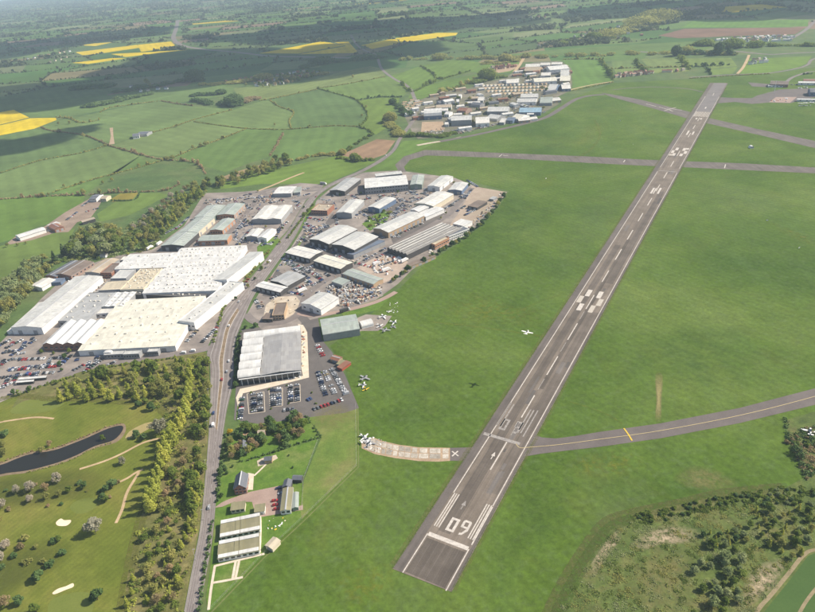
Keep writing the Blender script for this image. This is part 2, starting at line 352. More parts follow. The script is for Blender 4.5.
GREENS = [(0.062, 0.125, 0.032), (0.075, 0.14, 0.036), (0.09, 0.15, 0.04), (0.105, 0.16, 0.05), (0.08, 0.125, 0.045), (0.115, 0.155, 0.06)]
YLW = (0.50, 0.38, 0.012); BRN = (0.25, 0.165, 0.10)
def field(pts, c, name='field', base=0.04): return sheet(name, pts, M['field'], base, color=c)
def ylim(x):
    xs = [-400, 0, 100, 200, 300, 400, 480, 560, 660, 815, 1300]; ys = [110, 92, 86, 74, 60, 58, 52, 50, 38, 17, 17]
    return float(np.interp(x, xs, ys))
RAPE = [[(75.5,52.3),(137,44.8),(139.6,47.8),(105.6,52.8),(83,55.3)], [(137.6,44.8),(171,41.5),(177,47.3),(141,51.8)], [(110.7,54),(141,52.4),(188.6,49.8),(126,57)], [(71.7,62.9),(113,58),(125.8,58.4),(88,64)], [(80,45.3),(95,43.3),(113,42.2),(95.6,46)],
        [(259,53.3),(290,47.5),(320.7,41.5),(330,42.5),(345,45.5),(298,53.6)], [(298.5,54.3),(346,46),(334,42),(348.4,41.5),(358.5,52.8)], [(361,45.3),(391,39),(397,39.5),(400,43.3),(372,49)], [(392,38.6),(438,32.7),(458,32.7),(456,35.2),(401,42.8),(398,39.2)],
        [(-40,120),(0,112.3),(13.7,109.8),(17.2,111.5),(29.2,117.5),(0,124.6),(-40,133)], [(-40,134),(0,125.4),(30,118.3),(55.8,117.8),(56.7,120),(34.4,128.7),(0,135.5),(-40,143)]]
CLEAR = [[(x, y) for x, y in p] for p in RAPE]+[[(168,47),(176,20),(182,20),(182,44),(240,51),(350,56),(350,60),(240,55)], [(660,39),(680,20),(812,18),(812,36)], [(710,44),(716,36),(796,33),(800,44)]]
def inpoly(x, y, P):
    c = False
    for i in range(len(P)):
        (x0, y0), (x1, y1) = P[i-1], P[i]
        if (y0 > y) != (y1 > y) and x < (x1-x0)*(y-y0)/(y1-y0)+x0: c = not c
    return c
# ---- the far vale: a patchwork of fields with hedges, out to the haze
def far_vale():
    a = 0.35; ca, sa = math.cos(a), math.sin(a)
    cw, ch = 230.0, 165.0; nx, ny = 84, 74
    def P(i, j):
        r = random.Random(i*7919+j*104729)
        x = (i-nx/2+r.uniform(-.34, .34))*cw; y = (j+r.uniform(-.34, .34))*ch+900
        k = 1+j/ny*1.1
        x *= k; y = y*(1+0.35*j/ny)
        return Vector((ca*x-sa*y*0.25, sa*x*0.6+y, 0))
    v, f, cols = [], [], []
    hv = MB(); woods = MB()
    idx = {}
    def vid(i, j):
        if (i, j) not in idx: idx[i, j] = len(v); v.append(P(i, j))
        return idx[i, j]
    skip = set()
    leafv, leaff = [], []
    CW = [[tuple(G(*q)[:2]) for q in p] for p in CLEAR]
    def clump(c, sx, sz, n):
        if any(inpoly(c.x, c.y, P_) for P_ in CW): return
        for _ in range(n):
            q = Vector((random.gauss(0, 1), random.gauss(0, 1), random.gauss(0, .7))); q.normalize()
            p = c+Vector((q.x*sx, q.y*sx, sz*(0.55+0.45*q.z)))
            s = sx*random.uniform(.5, .9); t = Vector((random.uniform(-1, 1), random.uniform(-1, 1), random.uniform(-.6, .6))).normalized(); b2 = t.cross(q).normalized()
            k = len(leafv); leafv.extend([p-t*s-b2*s, p+t*s-b2*s, p+t*s+b2*s, p-t*s+b2*s]); leaff.append((k, k+1, k+2, k+3))
    for j in range(ny):
        for i in range(nx):
            c = (P(i, j)+P(i+1, j+1))/2; x, y = pix(c)
            if not (-160 < x < 980 and -30 < y < ylim(x)+14): continue
            r = random.Random(i*31+j*977)
            f.append((vid(i, j), vid(i+1, j), vid(i+1, j+1), vid(i, j+1)))
            g = r.random(); base = r.choice(GREENS); k = r.uniform(.8, 1.15)
            if g < .08: base = (0.16, 0.14, 0.07)
            elif g < .13: base = (0.2, 0.145, 0.1)
            elif g < .135 and y < 30: base = YLW
            elif g < .22: base = (0.16, 0.185, 0.085)
            cols.append(tuple(q*k for q in base))
            d = c.length
            if y < ylim(x):
                for e in ((P(i, j), P(i+1, j)), (P(i, j), P(i, j+1))):
                    if r.random() < .16: continue
                    L = (e[1]-e[0]).length; st = 9 if d < 3500 else (16 if d < 7000 else 28)
                    n = int(L/st)
                    for q in range(n):
                        if r.random() < .14: continue
                        p = e[0].lerp(e[1], (q+r.random()*.8)/n)
                        big = r.random() < .13
                        sx = st*.42*(1.25 if big else .72); sz = r.uniform(8, 12) if big else r.uniform(2.5, 4.5)
                        clump(p, sx, sz, 7 if big else 4)
                if r.random() < .10:       # copse or farm wood filling part of the field
                    for q in range(int(60 if d < 4000 else 34)):
                        p = P(i, j).lerp(P(i+1, j), r.random()).lerp(P(i, j+1).lerp(P(i+1, j+1), r.random()), r.random()*.6)
                        clump(p, r.uniform(6, 9)*(1 if d < 4000 else 1.5), r.uniform(8, 13), 6)
    me = bpy.data.meshes.new('far_fields'); me.from_pydata([tuple(q) for q in v], [], f)
    at = me.attributes.new('crop', 'FLOAT_COLOR', 'FACE'); at.data.foreach_set('color', [w_ for c in cols for w_ in (*c, 1)])
    m, nt, b = new_mat('far_crops', 0.95, 0.1); A = nt.nodes.new('ShaderNodeAttribute'); A.attribute_name = 'crop'
    c = gmul(nt, A.outputs['Color'], noise(nt, wpos(nt), 0.006, 5, 0.65), 0.8, 1.2); c = gmul(nt, c, noise(nt, wpos(nt), 0.05, 4), 0.88, 1.1)
    nt.links.new(c, b.inputs[0]); me.materials.append(m)
    o = bpy.data.objects.new('far_fields', me); col.objects.link(o); o.location.z = 0.02; o['kind'] = 'structure'
    h = mobj('far_hedgerows_and_woods', leafv, leaff, M['lf_far']); tag(h, 'dark hedgerows and copses of the hazy far vale', 'hedgerows', kind='stuff')
M['lf_far'] = m_leaf('leaves_far', (0.07, 0.092, 0.046), (0.1, 0.125, 0.06), (0.14, 0.155, 0.08), 0.3)
far_vale()

# ---- oilseed rape, plough and traced pastures
for p in RAPE:
    field(p, (0.56, 0.42, 0.012), 'rape_field', 0.06)
FIELDS = [
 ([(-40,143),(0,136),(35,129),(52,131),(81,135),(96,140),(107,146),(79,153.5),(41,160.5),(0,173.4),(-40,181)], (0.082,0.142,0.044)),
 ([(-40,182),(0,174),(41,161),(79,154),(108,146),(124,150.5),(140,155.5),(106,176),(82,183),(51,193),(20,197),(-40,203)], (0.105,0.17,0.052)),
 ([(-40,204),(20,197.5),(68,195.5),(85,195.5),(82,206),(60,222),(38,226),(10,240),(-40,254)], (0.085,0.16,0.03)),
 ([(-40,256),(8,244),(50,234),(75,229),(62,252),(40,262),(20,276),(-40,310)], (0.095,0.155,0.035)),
 ([(85,195),(52,193),(82,183.3),(107,176.5),(140,167.5),(176,156.8),(195,149),(226,138),(247,129.2),(290,129.4),(281,141),(270,156),(250,163),(225,172),(199,165),(187,162),(156,159.5),(130,152),(141,155.5)], (0.085,0.155,0.038)),
 ([(130,151),(156,158.5),(187,161),(199,164.5),(176,156.4),(160,161),(147,162)], (0.095,0.15,0.045)),
 ([(55,120.5),(70,119),(100,112),(140,104),(160,101.5),(177,104),(193,106),(233,109.5),(193,119.8),(176,126),(147,134),(125,140),(110,146),(96,139.6),(80,134.4),(52,130.6),(38,128)], (0.10,0.165,0.05)),
 ([(110,146.5),(126,140.5),(147,134.4),(177,126.4),(193,120.6),(222,126),(247,128.9),(226,137.2),(195,148.3),(176,156.2),(141,155.2),(124,150)], (0.112,0.175,0.055)),
 ([(193.6,120),(233,110),(262,100.8),(270,100.4),(280,107),(293,112.2),(289.5,121),(291,128.8),(270,129.4),(247,128.5),(222,125.6)], (0.105,0.17,0.052)),
 ([(271,100),(280,97.4),(317,89.5),(338,94.6),(356,100.4),(366,111),(367,119),(360,126.6),(335,125.6),(309,127.6),(292,128.6),(290,121),(294,112),(280,106.6)], (0.075,0.135,0.042)),
 ([(284,133),(292,129.8),(309,128.3),(335,126.4),(360,127.4),(367,130),(374,135),(358,142.5),(342,154),(315,156),(289,161.5),(264,167),(276,146.5)], (0.085,0.155,0.04)),
 ([(318,88.5),(338.6,85.6),(358,82),(386,76.8),(400,83),(410,91),(402,97),(378,97.2),(358,100),(339,94.2)], (0.10,0.17,0.04)),
 ([(358.5,100.8),(378,97.8),(400,97.6),(398,105),(386,118),(386,128),(376,134.6),(367,129.6),(361,126.8),(367.5,119),(366.6,111)], (0.098,0.165,0.03)),
 ([(233,88),(255,86.5),(300,84),(340,72),(370,66),(380,68),(386,76.4),(358,81.6),(338,85.2),(317,88.4),(279.6,97),(262,100.4),(240,98),(236,93)], (0.125,0.18,0.055)),
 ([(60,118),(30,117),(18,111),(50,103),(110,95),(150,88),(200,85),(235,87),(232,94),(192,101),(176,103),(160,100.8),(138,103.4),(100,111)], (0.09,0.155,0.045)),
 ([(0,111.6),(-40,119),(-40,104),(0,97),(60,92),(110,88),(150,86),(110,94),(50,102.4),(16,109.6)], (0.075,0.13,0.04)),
 ([(262,172),(300,164),(342,155),(365,161),(376,161.5),(352,173),(335,180),(322,186),(300,184),(262,184),(230,188),(210,190),(226,182)], (0.10,0.175,0.03)),
 ([(384,161),(396,150.5),(403,141),(420,140),(438,142),(415,153),(402,160),(398,170),(365,171)], (0.085,0.16,0.03)),
 ([(97,214),(100,222),(130,215),(150,205),(168,195),(160,193),(140,193),(118,200)], (0.10,0.17,0.035)),
 ([(111,199),(120,193.6),(139,192.6),(132,200),(112,202)], (0.17,0.165,0.03)),
 ([(386,77),(400,73),(420,66),(448,60),(470,61),(484,63),(470,72),(450,78),(430,84),(412,90),(402,84)], (0.095,0.17,0.03)),
 ([(413,90.5),(432,84.5),(452,78.5),(484,73),(486,76),(470,83),(455,90),(440,97),(424,99),(408,98)], (0.09,0.165,0.028)),
 ([(470,72),(486,63),(518,60),(520,64),(512,72),(490,74)], (0.09,0.165,0.03)),
 ([(563,60),(598.7,60.3),(608,71),(613,81),(590,86),(573,90),(572,75)], (0.085,0.17,0.035)),
 ([(611.5,60.8),(634.7,59.8),(639,67.5),(613,68.6)], (0.10,0.165,0.05)), ([(614,69.2),(640,68),(645,71.6),(630,73),(616,73.6)], (0.115,0.175,0.05)),
 ([(640.5,59),(678.6,58),(686,66.4),(649,68)], (0.12,0.18,0.055)), ([(650,69),(686,67),(690,71),(672,73),(655,73)], (0.125,0.18,0.05)),
 ([(683,58.6),(731,57.8),(737,66),(712,69),(700,66),(690,66.5)], (0.115,0.18,0.045)), ([(704,68),(715,69.4),(738,66.6),(733,73.6),(712,75)], (0.11,0.18,0.04)),
 ([(748,59),(812,56),(806,63.6),(797,67.6),(770,72.4),(740,74),(744,67)], (0.105,0.19,0.03)),
 ([(480,57),(560,49),(640,44),(700,41),(716,45),(700,52),(640,53.5),(560,55.5)], (0.085,0.15,0.04)), ([(560,47),(620,38),(655,39),(640,43)], (0.09,0.15,0.045)),
 ([(680.5,27.7),(692,21),(750,20),(808.4,19.4),(808,26.4),(745,27.5)], (0.085,0.18,0.028)), ([(658,35.6),(684.4,28.8),(805.8,27.3),(795,34.3),(735,36),(679,38.3)], (0.15,0.105,0.07)),
 ([(400,48),(450,41),(500,36),(530,38),(500,45),(440,52),(404,56)], (0.07,0.125,0.035)), ([(470,33),(540,20),(600,12),(640,10),(640,17),(560,26),(520,33)], (0.11,0.17,0.06)),
]
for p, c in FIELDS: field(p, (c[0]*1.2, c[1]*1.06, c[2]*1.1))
sheet('bare_strip', [(109.6,128),(113,127.6),(113.4,136),(114.6,144),(109,144.6),(111,136)], M['bare'], 0.07)
field([(339.6,155.3),(376.9,139.2),(395.6,140.6),(385.7,154.3),(367,160.6)], BRN, 'ploughed_field', 0.06)
field([(220,178),(235,172),(262,164.5),(266,167),(240,176),(226,181)], (0.27,0.2,0.11), 'ploughed_field', 0.06)

# ---- airfield
sheet('airfield_grass', [(100,700),(208,612),(262,556),(300,519),(356,466),(355,402),(346,372),(330,346),(358,326),(376,310),(398,290),(420,268),(455,246),(481,226),(500,206),(509,191),(470,181.5),(405,170),(398,168),(403,158),(440,141),(470,134),(520,123),(545,114.5),(562,104),(576,96),(613,83),(690,79),(736,76),(770,74),(800,69.5),(860,60),(1000,160),(1100,400),(1000,760)], M['air'], 0.05)
rwy = sheet('runway', [RW(s, o) for s, o in ((-98.5,-20.1),(-97.5,16.8),(1409,15.5),(1407,-21.5))], M['runway'], 0.12, world=True)
def RWP(name, s0, s1, o0, o1, mat, z=0.165):  # painted marking on the runway
    return mobj(name, [RW(s0,o0,z), RW(s1,o0,z), RW(s1,o1,z), RW(s0,o1,z)], [(3,2,1,0)], mat)
def rmark(name, s0, s1, o0, o1, mat, z=0.26):
    o = RWP(name, s0, s1, o0, o1, mat, 0.0); o.location = (0, 0, z); return paint(o)
def paint(o):
    o.parent = rwy; o.matrix_parent_inverse = (Matrix.Translation(rwy.location) @ rwy.rotation_euler.to_matrix().to_4x4()).inverted(); return o
def rpoly(name, so, mat, z=0.26):
    P = [RW(s, o) for s, o in so]; tri = tessellate_polygon([P]); f = []
    for t in tri:
        A, B, C = (P[i] for i in t); f.append(t if (B-A).cross(C-A).z > 0 else t[::-1])
    o = mobj(name, P, f, mat, loc=(0, 0, z)); return paint(o)
sh = [rmark('shoulder_strip', -98, 1405, -20, -14.4, M['shoulder'], 0.245), rmark('shoulder_strip', -97, 1405, 14.4, 16.3, M['shoulder'], 0.245)]
for o_ in (-13.6, 13.6):
    for s0, s1 in ((-98.2, -67), (-63.5, -29) if o_ > 0 else (-63.5, -31), (-30, 690), (712, 1250)):
        if (s0, s1) != (-63.5, -29) and (s0, s1) != (-63.5, -31): rmark('edge_line', s0, s1, o_-.33, o_+.33, M['white'])
rmark('edge_line', -63.5, -31, 13.4, 14.2, M['white'])
rmark('threshold_bar', -68.4, -65.4, -13.1, 13.1, M['white'])
for o_ in (-12.7, -11.2, -9.6, 9.8, 11.3, 12.9): rmark('threshold_stripe', -60, -30, o_-.36, o_+.36, M['white'])
for o_, s0, s1 in ((-13.2, 44, 74), (-10.6, 44, 73), (3.2, 46, 72), (5.6, 43, 72), (8.4, 40, 73)): rmark('worn_threshold_stripe', s0, s1, o_-.45, o_+.45, M['worn'])
for k in range(23):
    s = 60*k
    if k in (14, 18, 19, 20, 22): continue
    rmark('centreline_dash', s+rng.uniform(-1, 1), s+30, -.45 if k < 6 else -.55, .45 if k < 6 else .55, M['white'])
    if k < 4: rmark('worn_centreline_dash', s+38, s+54, -.3, .2, M['worn'])
rmark('worn_cross_line', 30.5, 33.4, -18.5, 9, M['worn'])
rmark('worn_cross_line', 694, 696, -13, 13, M['worn'])
# runway number 09, read in the landing direction
def digit(pts_list, o0, s0, wd, ht, name, mat):
    for x0, x1, y0, y1 in pts_list: rmark(name, s0+y0*ht, s0+y1*ht, o0+x0*wd, o0+x1*wd, mat)
t_ = 0.3; u_ = 0.14
D0 = [(0, t_, 0, 1), (1-t_, 1, 0, 1), (t_, 1-t_, 0, u_), (t_, 1-t_, 1-u_, 1)]
D9 = [(1-t_, 1, 0.12, 1), (0, t_, .48, 1), (t_, 1-t_, 1-u_, 1), (t_, 1-t_, .44, .44+u_), (.3, 1-t_, 0, u_)]
rmark('runway_number', -60, -49, -5.4, -3.7, M['white'])
rmark('runway_number', -60, -49, -1.6, .1, M['white']); rmark('runway_number', -60, -58.3, -3.7, -1.6, M['white']); rmark('runway_number', -50.7, -49, -3.7, -1.6, M['white'])
rpoly('runway_number', [(-54,2.2),(-48.6,2.2),(-47.6,3.2),(-47.6,6.6),(-48.6,7.6),(-55.2,7.6),(-59.6,5.2),(-60,3.4),(-58.4,3.4),(-58,4.6),(-54.4,6.1),(-49.4,6.1),(-49.2,5.9),(-49.2,3.9),(-49.4,3.7),(-52.6,3.7),(-52.6,6.1),(-54,6.1)], M['white'])
digit(D0, -11, 41, 5, 13, 'worn_runway_number', M['worn']); digit(D9, -1, 41, 5, 14, 'worn_runway_number', M['worn'])
for s_, o_, mt in ((-41, -3.4, M['worn']), (9, -3.6, M['white'])):
    rpoly('arrow', [(s_,o_-.3),(s_+3.5,o_-.3),(s_+3.5,o_-1.4),(s_+8,o_),(s_+3.5,o_+1.4),(s_+3.5,o_+.3),(s_,o_+.3)], mt)
for s0, s1, o0, mt in ((234,248.5,-8.2,'white'),(234,248.5,2.8,'buff'),(249.5,264,-12.4,'buff'),(249.5,264,6.6,'buff'),(265,279.5,-8.2,'white'),(265,279.5,2.8,'white'),
    (780,794,-8,'white'),(780,794,3,'white'),(795,811,-12,'white'),(795,811,7.2,'white'),(812,828,-8,'white'),(812,828,3,'white'),(779,788,-12.6,'buff'),(820,829,7.4,'white')):
    rmark('touchdown_block', s0, s1, o0, o0+4.4, M[mt])
for s0, s1, o0, w_ in ((588,613,-6,2.6),(588,613,-2.4,1.4),(590,615,2.6,2.6),(915,945,-6,2.6),(918,940,3,2.6),(1130,1145,-1,2.4),(1275,1290,-1.5,2.4),(1035,1046,-6,3),(1035,1046,2,3)):
    rmark('touchdown_block', s0, s1, o0, o0+w_, M['white'])
for k in range(10):
    o_ = -12.4+2.75*k; rmark('threshold_stripe', 1058, 1100, o_, o_+1.35, M['buff'] if k % 3 else M['white'])
rmark('asphalt_repair', 1101, 1406, -13, 13, m_asphalt('lighter_asphalt', (0.15,0.135,0.128), (0.2,0.18,0.172), False), 0.255)
# touchdown rubber and patched lanes are laid bands of other asphalt
for s0, s1, o0, o1, c in ((-97,-70,-12.5,12.5,.085),(-62,30,-9,-1,.1),(-20,236,5.5,12.8,.115),(20,400,-9.5,-3,.1),(300,600,4,11,.1),(100,420,-.2,3.6,.09)):
    rmark('asphalt_lane', s0, s1, o0, o1, m_asphalt('lane_asphalt', (c*.9,c*.74,c*.6), (c*1.4,c*1.17,c*.96), True, RYAW), 0.247+rng.uniform(0,.006))

tx = sheet('taxiway', [(528,430),(535,434.6),(541.6,437.6),(556,438.6),(575,436.2),(600,432),(660,423.6),(740,408),(815,388.5),(900,362),(1000,330),(1000,352),(900,382),(815,405),(740,423.2),(660,438.6),(600,447),(560,451.6),(540,454),(526,456.5),(518,470),(500,462),(512,436)], M['taxi'], 0.09)
ribbon('taxiway_line', [(516,444),(520,448),(530,447.5),(560,444.8),(600,439.5),(660,431),(740,415.6),(815,396.6),(900,371)], 0.5, M['yellowf'], 0.17)
ribbon('hold_line', [(623.8,428.6),(628.2,434.6),(632,441)], 1.1, M['yellowp'], 0.18, n=2)
c0 = sheet('cross_runway', [(399,172),(395,165),(404,156.5),(425,150),(443,150.6),(500.7,153),(585,156.4),(640,159.5),(690,161.5),(745,163.5),(815,167.6),(900,173),(900,180),(815,173.4),(745,170.2),(690,167.6),(640,165.6),(585,162.8),(500,158),(443,156),(426,155.5),(410,160),(404,167),(406,172)], M['runway2'], 0.085)
c1 = sheet('cross_runway', [(600,92.6),(612,94.4),(640,99.6),(690,112),(711,118.5),(758,129.2),(815,141),(880,155),(880,163),(815,148.2),(758,134.8),(708,123.6),(684,117.6),(653,108.4),(612,97.2)], M['runway2'], 0.085)
for k, (a, b_) in enumerate((((499,157),(502,154.5)),((503,155.5),(508,156)),((623.5,162.3),(625,160.2)),((724.5,168.3),(725.5,164.6)))): ribbon('painted_mark', [a, b_], 1.4, M['white'], 0.17, n=1)
for a, b_ in (((659,107),(671,110.5)),((664,111),(676,107.5)),((667,108.3),(682,110.5)),((646,104),(656,106.5)),((670,110.5),(673,111.5))): ribbon('painted_mark', [a, b_], 1.6, M['white'], 0.17, n=1)
ribbon('perimeter_track', [(440,141.5),(470,136),(500,129.5),(525.5,123.4),(546,117.2),(561,108.4),(570,102.5),(578.6,98.2),(592,95.4),(604,94.6)], 12, M['taxi'], 0.08)
ribbon('perimeter_track', [(417,145.4),(430,143),(445,140.6),(462,137)], 9, M['concrete'], 0.075)
ribbon('perimeter_track', [(612,90),(630,88),(655,87),(685,88.6),(703,92)], 5, M['taxi'], 0.07)
ribbon('perimeter_track', [(567,90.6),(585,86.2),(605,82.6),(613,81.6)], 6, M['path'], 0.07)
sheet('apron', [(719,97.2),(735,98),(752,98.2),(757,95.6),(779,89.6),(815,88),(880,86),(880,97),(815,97.2),(790,103.2),(768.9,102.6),(752,104),(735,102),(717,103.4)], M['taxi'], 0.08)
sheet('apron_end', [(769,102.3),(776,97.2),(797,97),(790,102.8)], M['pinkyard'], 0.13)
sheet('turning_pad', [(748,82.4),(775,84.6),(770,87.4),(752,86.4)], M['taxi'], 0.08)
# derelict concrete taxiway: each slab is its own piece
ot = sheet('derelict_taxiway', [(361.6,443),(373.4,437.6),(382,441),(399,444.9),(418.6,447.4),(450,448),(450,461),(438,461.8),(418.6,461.2),(395,458.2),(375,454.3),(361.6,448.4)], M['bare'], 0.07)
sheet('taxiway_stub', [(450,448),(476,447.4),(468,461),(450,461)], M['taxi'], 0.075)
up = spline([G(*p) for p in ((366,441),(373.4,438.6),(382,441.8),(399,445.6),(418.6,448),(449.6,448.6))], 8); lo = spline([G(*p) for p in ((364,448.6),(371.6,451.6),(380.6,453.8),(398,456.8),(418,458.8),(449.6,459.2))], 8)
CONC = [mottled('weathered_concrete', [(0.3, (0.3*q, 0.26*q, 0.205*q)), (0.5, (0.43*q, 0.385*q, 0.32*q)), (0.72, (0.53*q, 0.49*q, 0.43*q))], 0.25, 1.3, 0.3) for q in (.72, .88, 1.0, 1.08)]; cnt = 15; inv = (Matrix.Translation(ot.location) @ ot.rotation_euler.to_matrix().to_4x4()).inverted()
for i in range(cnt):
    for r_ in range(2):
        def q(ti, tj):
            a = up[min(int(ti/cnt*(len(up)-1)), len(up)-1)]; b_ = lo[min(int(ti/cnt*(len(lo)-1)), len(lo)-1)]
            fi = ti/cnt*(len(up)-1); k = min(int(fi), len(up)-2); a = up[k].lerp(up[k+1], fi-k); b_ = lo[k].lerp(lo[k+1], fi-k); return a.lerp(b_, tj)
        if i == 0 and r_ == 1: continue
        g = .05 if rng.random() < .6 else .16
        A = [q(i+g, r_/2+.035), q(i+1-g, r_/2+.035), q(i+1-g, r_/2+.465), q(i+g, r_/2+.465)]
        z = .02+rng.uniform(0, .06)
        o = MB().add([p-Vector((0,0,.05)) for p in A]+[p+Vector((0,0,z)) for p in A], [(0,1,2,3),(7,6,5,4),(4,5,1,0),(5,6,2,1),(6,7,3,2),(7,4,0,3)]).build('concrete_slab', CONC[int(rng.integers(4))], None, loc=(0,0,.17))
        o.parent = ot; o.matrix_parent_inverse = inv
for a, b_ in (((452,451.6),(458.4,456.4)),((452,456.6),(458,451.4))): ribbon('closed_cross_mark', [a, b_], 1.0, M['white'], 0.16, n=1)

# ---- roads
M['worn2'] = m_paint('road_line_paint', (0.5, 0.47, 0.43), 0.6); M['track'] = m_asphalt('polished_asphalt', (0.2, 0.176, 0.166), (0.27, 0.238, 0.224), False, None, 0.08)
LFT = [(176,650),(184,612),(194,560),(200.5,525),(206.8,460),(209.5,420),(210.5,389),(210,365),(207,354),(211,343),(219,316),(236,295),(258.5,269),(278,243),(288.6,230),(307,200.4),(323,187.7),(340,179),(361,170.2),(381,158.5),(392,149.5),(398.5,138),(413,118),(418,106)]
RGT = [(190,650),(199,612),(209,560),(214,525),(219.5,460),(222.6,438),(227,410),(232,389),(234,370),(234,355),(237,337),(245,316),(254.6,295),(273,269),(289.3,246),(299,230),(314.4,200.4),(328,188.6),(343,181),(363,172),(383.5,160.5),(395.5,150),(402,138.5),(416.4,118.6),(420.5,106)]
Lw = spline([G(*p) for p in LFT], 6); Rw = spline([G(*p) for p in RGT], 6)
def road_poly(name, Lp, Rp, mat, base):
    n = len(Lp); z = layer(base)
    o = mobj(name, Lp+Rp, [(n+i, n+i+1, i+1, i) for i in range(n-1)], mat, loc=(0, 0, z)); o['kind'] = 'structure'; return o
mr = road_poly('main_road', Lw, Rw, M['road'], 0.10)
ctr = [(a+b_)/2 for a, b_ in zip(Lw, Rw)]
def strip_on(par, name, f0, f1, i0, i1, mat, z=0.06, dash=None):
    P = [a.lerp(b_, f0) for a, b_ in zip(Lw, Rw)][i0:i1]; Q = [a.lerp(b_, f1) for a, b_ in zip(Lw, Rw)][i0:i1]; n = len(P)
    return mobj(name, P+Q, [(n+i, n+i+1, i+1, i) for i in range(n-1)], mat, par, loc=(0, 0, z))
strip_on(mr, 'footway', .0, .12, 0, 40, m_asphalt('footway_asphalt', (0.2,0.18,0.165), (0.27,0.245,0.22), False), 0.05)
strip_on(mr, 'edge_line', .14, .155, 0, 84, M['worn2']); strip_on(mr, 'edge_line', .935, .95, 0, 84, M['worn2'])
for f0, f1 in ((.24,.31),(.4,.47),(.6,.67),(.78,.85)): strip_on(mr, 'wheel_track', f0, f1, 0, 110, M['track'], 0.02)
strip_on(mr, 'central_hatching', .47, .6, 30, 66, M['bank'], 0.05); strip_on(mr, 'lane_line', .45, .47, 30, 66, M['white']); strip_on(mr, 'lane_line', .6, .62, 30, 66, M['white'])
dashes('lane_dash', [(p.x, p.y) for p in [a.lerp(b_, .54) for a, b_ in zip(Lw, Rw)][0:32:3]], 4, 5, .2, M['worn2'], 0.07, mr, 3, True)
dashes('lane_dash', [(p.x, p.y) for p in [a.lerp(b_, .52) for a, b_ in zip(Lw, Rw)][66:110:3]], 5, 7, .4, M['white'], 0.07, mr, 3, True)
ribbon('factory_road', [(212,347),(200,350.5),(180,353.6),(150,358),(115,363),(80,370),(66,377)], 8, M['road'], 0.098)
ribbon('estate_road', [(246,314),(254,321.5),(268,323.6),(284,322),(296,316),(302,307),(308,294),(325,281),(354,267),(372,257),(390,247.5),(405,239),(428,227),(448,215),(458,204),(466,195),(472,188)], 8.5, M['road'], 0.098)
ribbon('estate_road', [(298,313),(310,315.5),(330,313.5),(350,309.5),(372,303.4),(386,297.6),(396,292)], 6, M['pinkyard'], 0.1)
ribbon('estate_road', [(300,315),(309,326),(318,345),(326,365),(333,380),(345,398)], 9, M['carpark'], 0.096)
ribbon('estate_road', [(222,240),(235,226),(247,212),(256,203),(267,194.6)], 8, M['road'], 0.098)
ribbon('track', [(258,191),(272,185.6),(290,178),(304,172.6)], 5, M['path'], 0.09); ribbon('access_road', [(246,213),(254,203),(260,196),(266,191),(285,188),(310,191),(322,189)], 7, M['road'], 0.097)
ribbon('access_road', [(150,256),(168,243),(184,230),(196,217),(206,205),(215,198)], 9, M['road'], 0.097)
ribbon('motorway', [(178,20),(176,29),(173.5,38),(181,45),(201,49),(235,52),(270,56),(310,57),(350,58)], 24, M['road'], 0.10)
ribbon('country_road', [(351,35),(357,45),(366,51),(376,55),(380.5,66.7),(386,73),(397,80.5),(404,83.6),(411,90),(414,97),(418.5,107)], 9, M['road'], 0.104)
ribbon('country_road', [(690,77.5),(715,75.6),(736,74.5),(770,73),(797.4,68.3),(808,64.5),(815,58.5),(850,50)], 7, M['road'], 0.10)
ribbon('country_road', [(737.5,73.7),(743,67.5),(747.5,59),(749,55)], 7, M['path'], 0.106)
ribbon('country_road', [(784,84.6),(788,80.5),(793,77.2),(805,73),(815,71.4),(860,69)], 8, M['road'], 0.102)
ribbon('country_road', [(787,40.5),(793,37.6),(801,33),(808,28),(815,21),(825,12)], 12, M['road'], 0.102)
ribbon('dual_carriageway', [(640,51.6),(668,53.6),(700,53),(730,51),(767,54.3),(790,53.4),(815,52.2),(880,49)], 12, M['road'], 0.10)
ribbon('country_road', [(514,72),(519,66),(522,61),(524,58)], 9, M['path'], 0.1)
# ---- yards
sheet('estate_yard', [(247,314),(258,295),(276,269),(292,246),(302,230),(317,200),(330,189),(344,181.4),(363,172.6),(398,170.5),(455,178),(472,185),(486,189.5),(507,192),(498,205),(478,226),(455,242),(430,257),(412,270),(398,284),(376,300),(345,312),(310,320),(296,326),(262,330)], M['yard'], 0.06)
sheet('showroom_car_park', [(234,420),(236,385),(240,330),(262,327),(300,317),(318,318),(322,340),(332,352),(345,375),(359,408),(345,413),(312,417),(285,421),(258,424)], M['carpark'], 0.062)
sheet('museum_yard', [(352,320),(366,314.5),(392,316),(385,326),(378,331),(362,331),(355,333)], M['yard'], 0.064)
sheet('factory_yard', [(-40,420),(-40,352),(0,343),(10,333),(40,300),(70,272),(110,257),(150,250),(185,240),(215,244),(256,243),(258,252),(240,287),(222,312),(212,338),(206,350),(170,354),(120,362),(85,369),(55,381),(20,394)], M['yard'], 0.06)
sheet('staff_car_park', [(-40,418),(-40,352),(0,343.5),(20,337),(45,332),(60,338),(70,352),(90,357),(112,358),(104,362),(85,367),(55,379),(20,392)], M['staffpark'], 0.064)
sheet('north_estate_yard', [(152,250),(184,226),(200,200),(206,193),(240,192),(262,190),(300,183),(324,184.6),(322,188),(306,200),(288,230),(258,262),(256,246),(215,243),(185,248)], M['yard'], 0.066)
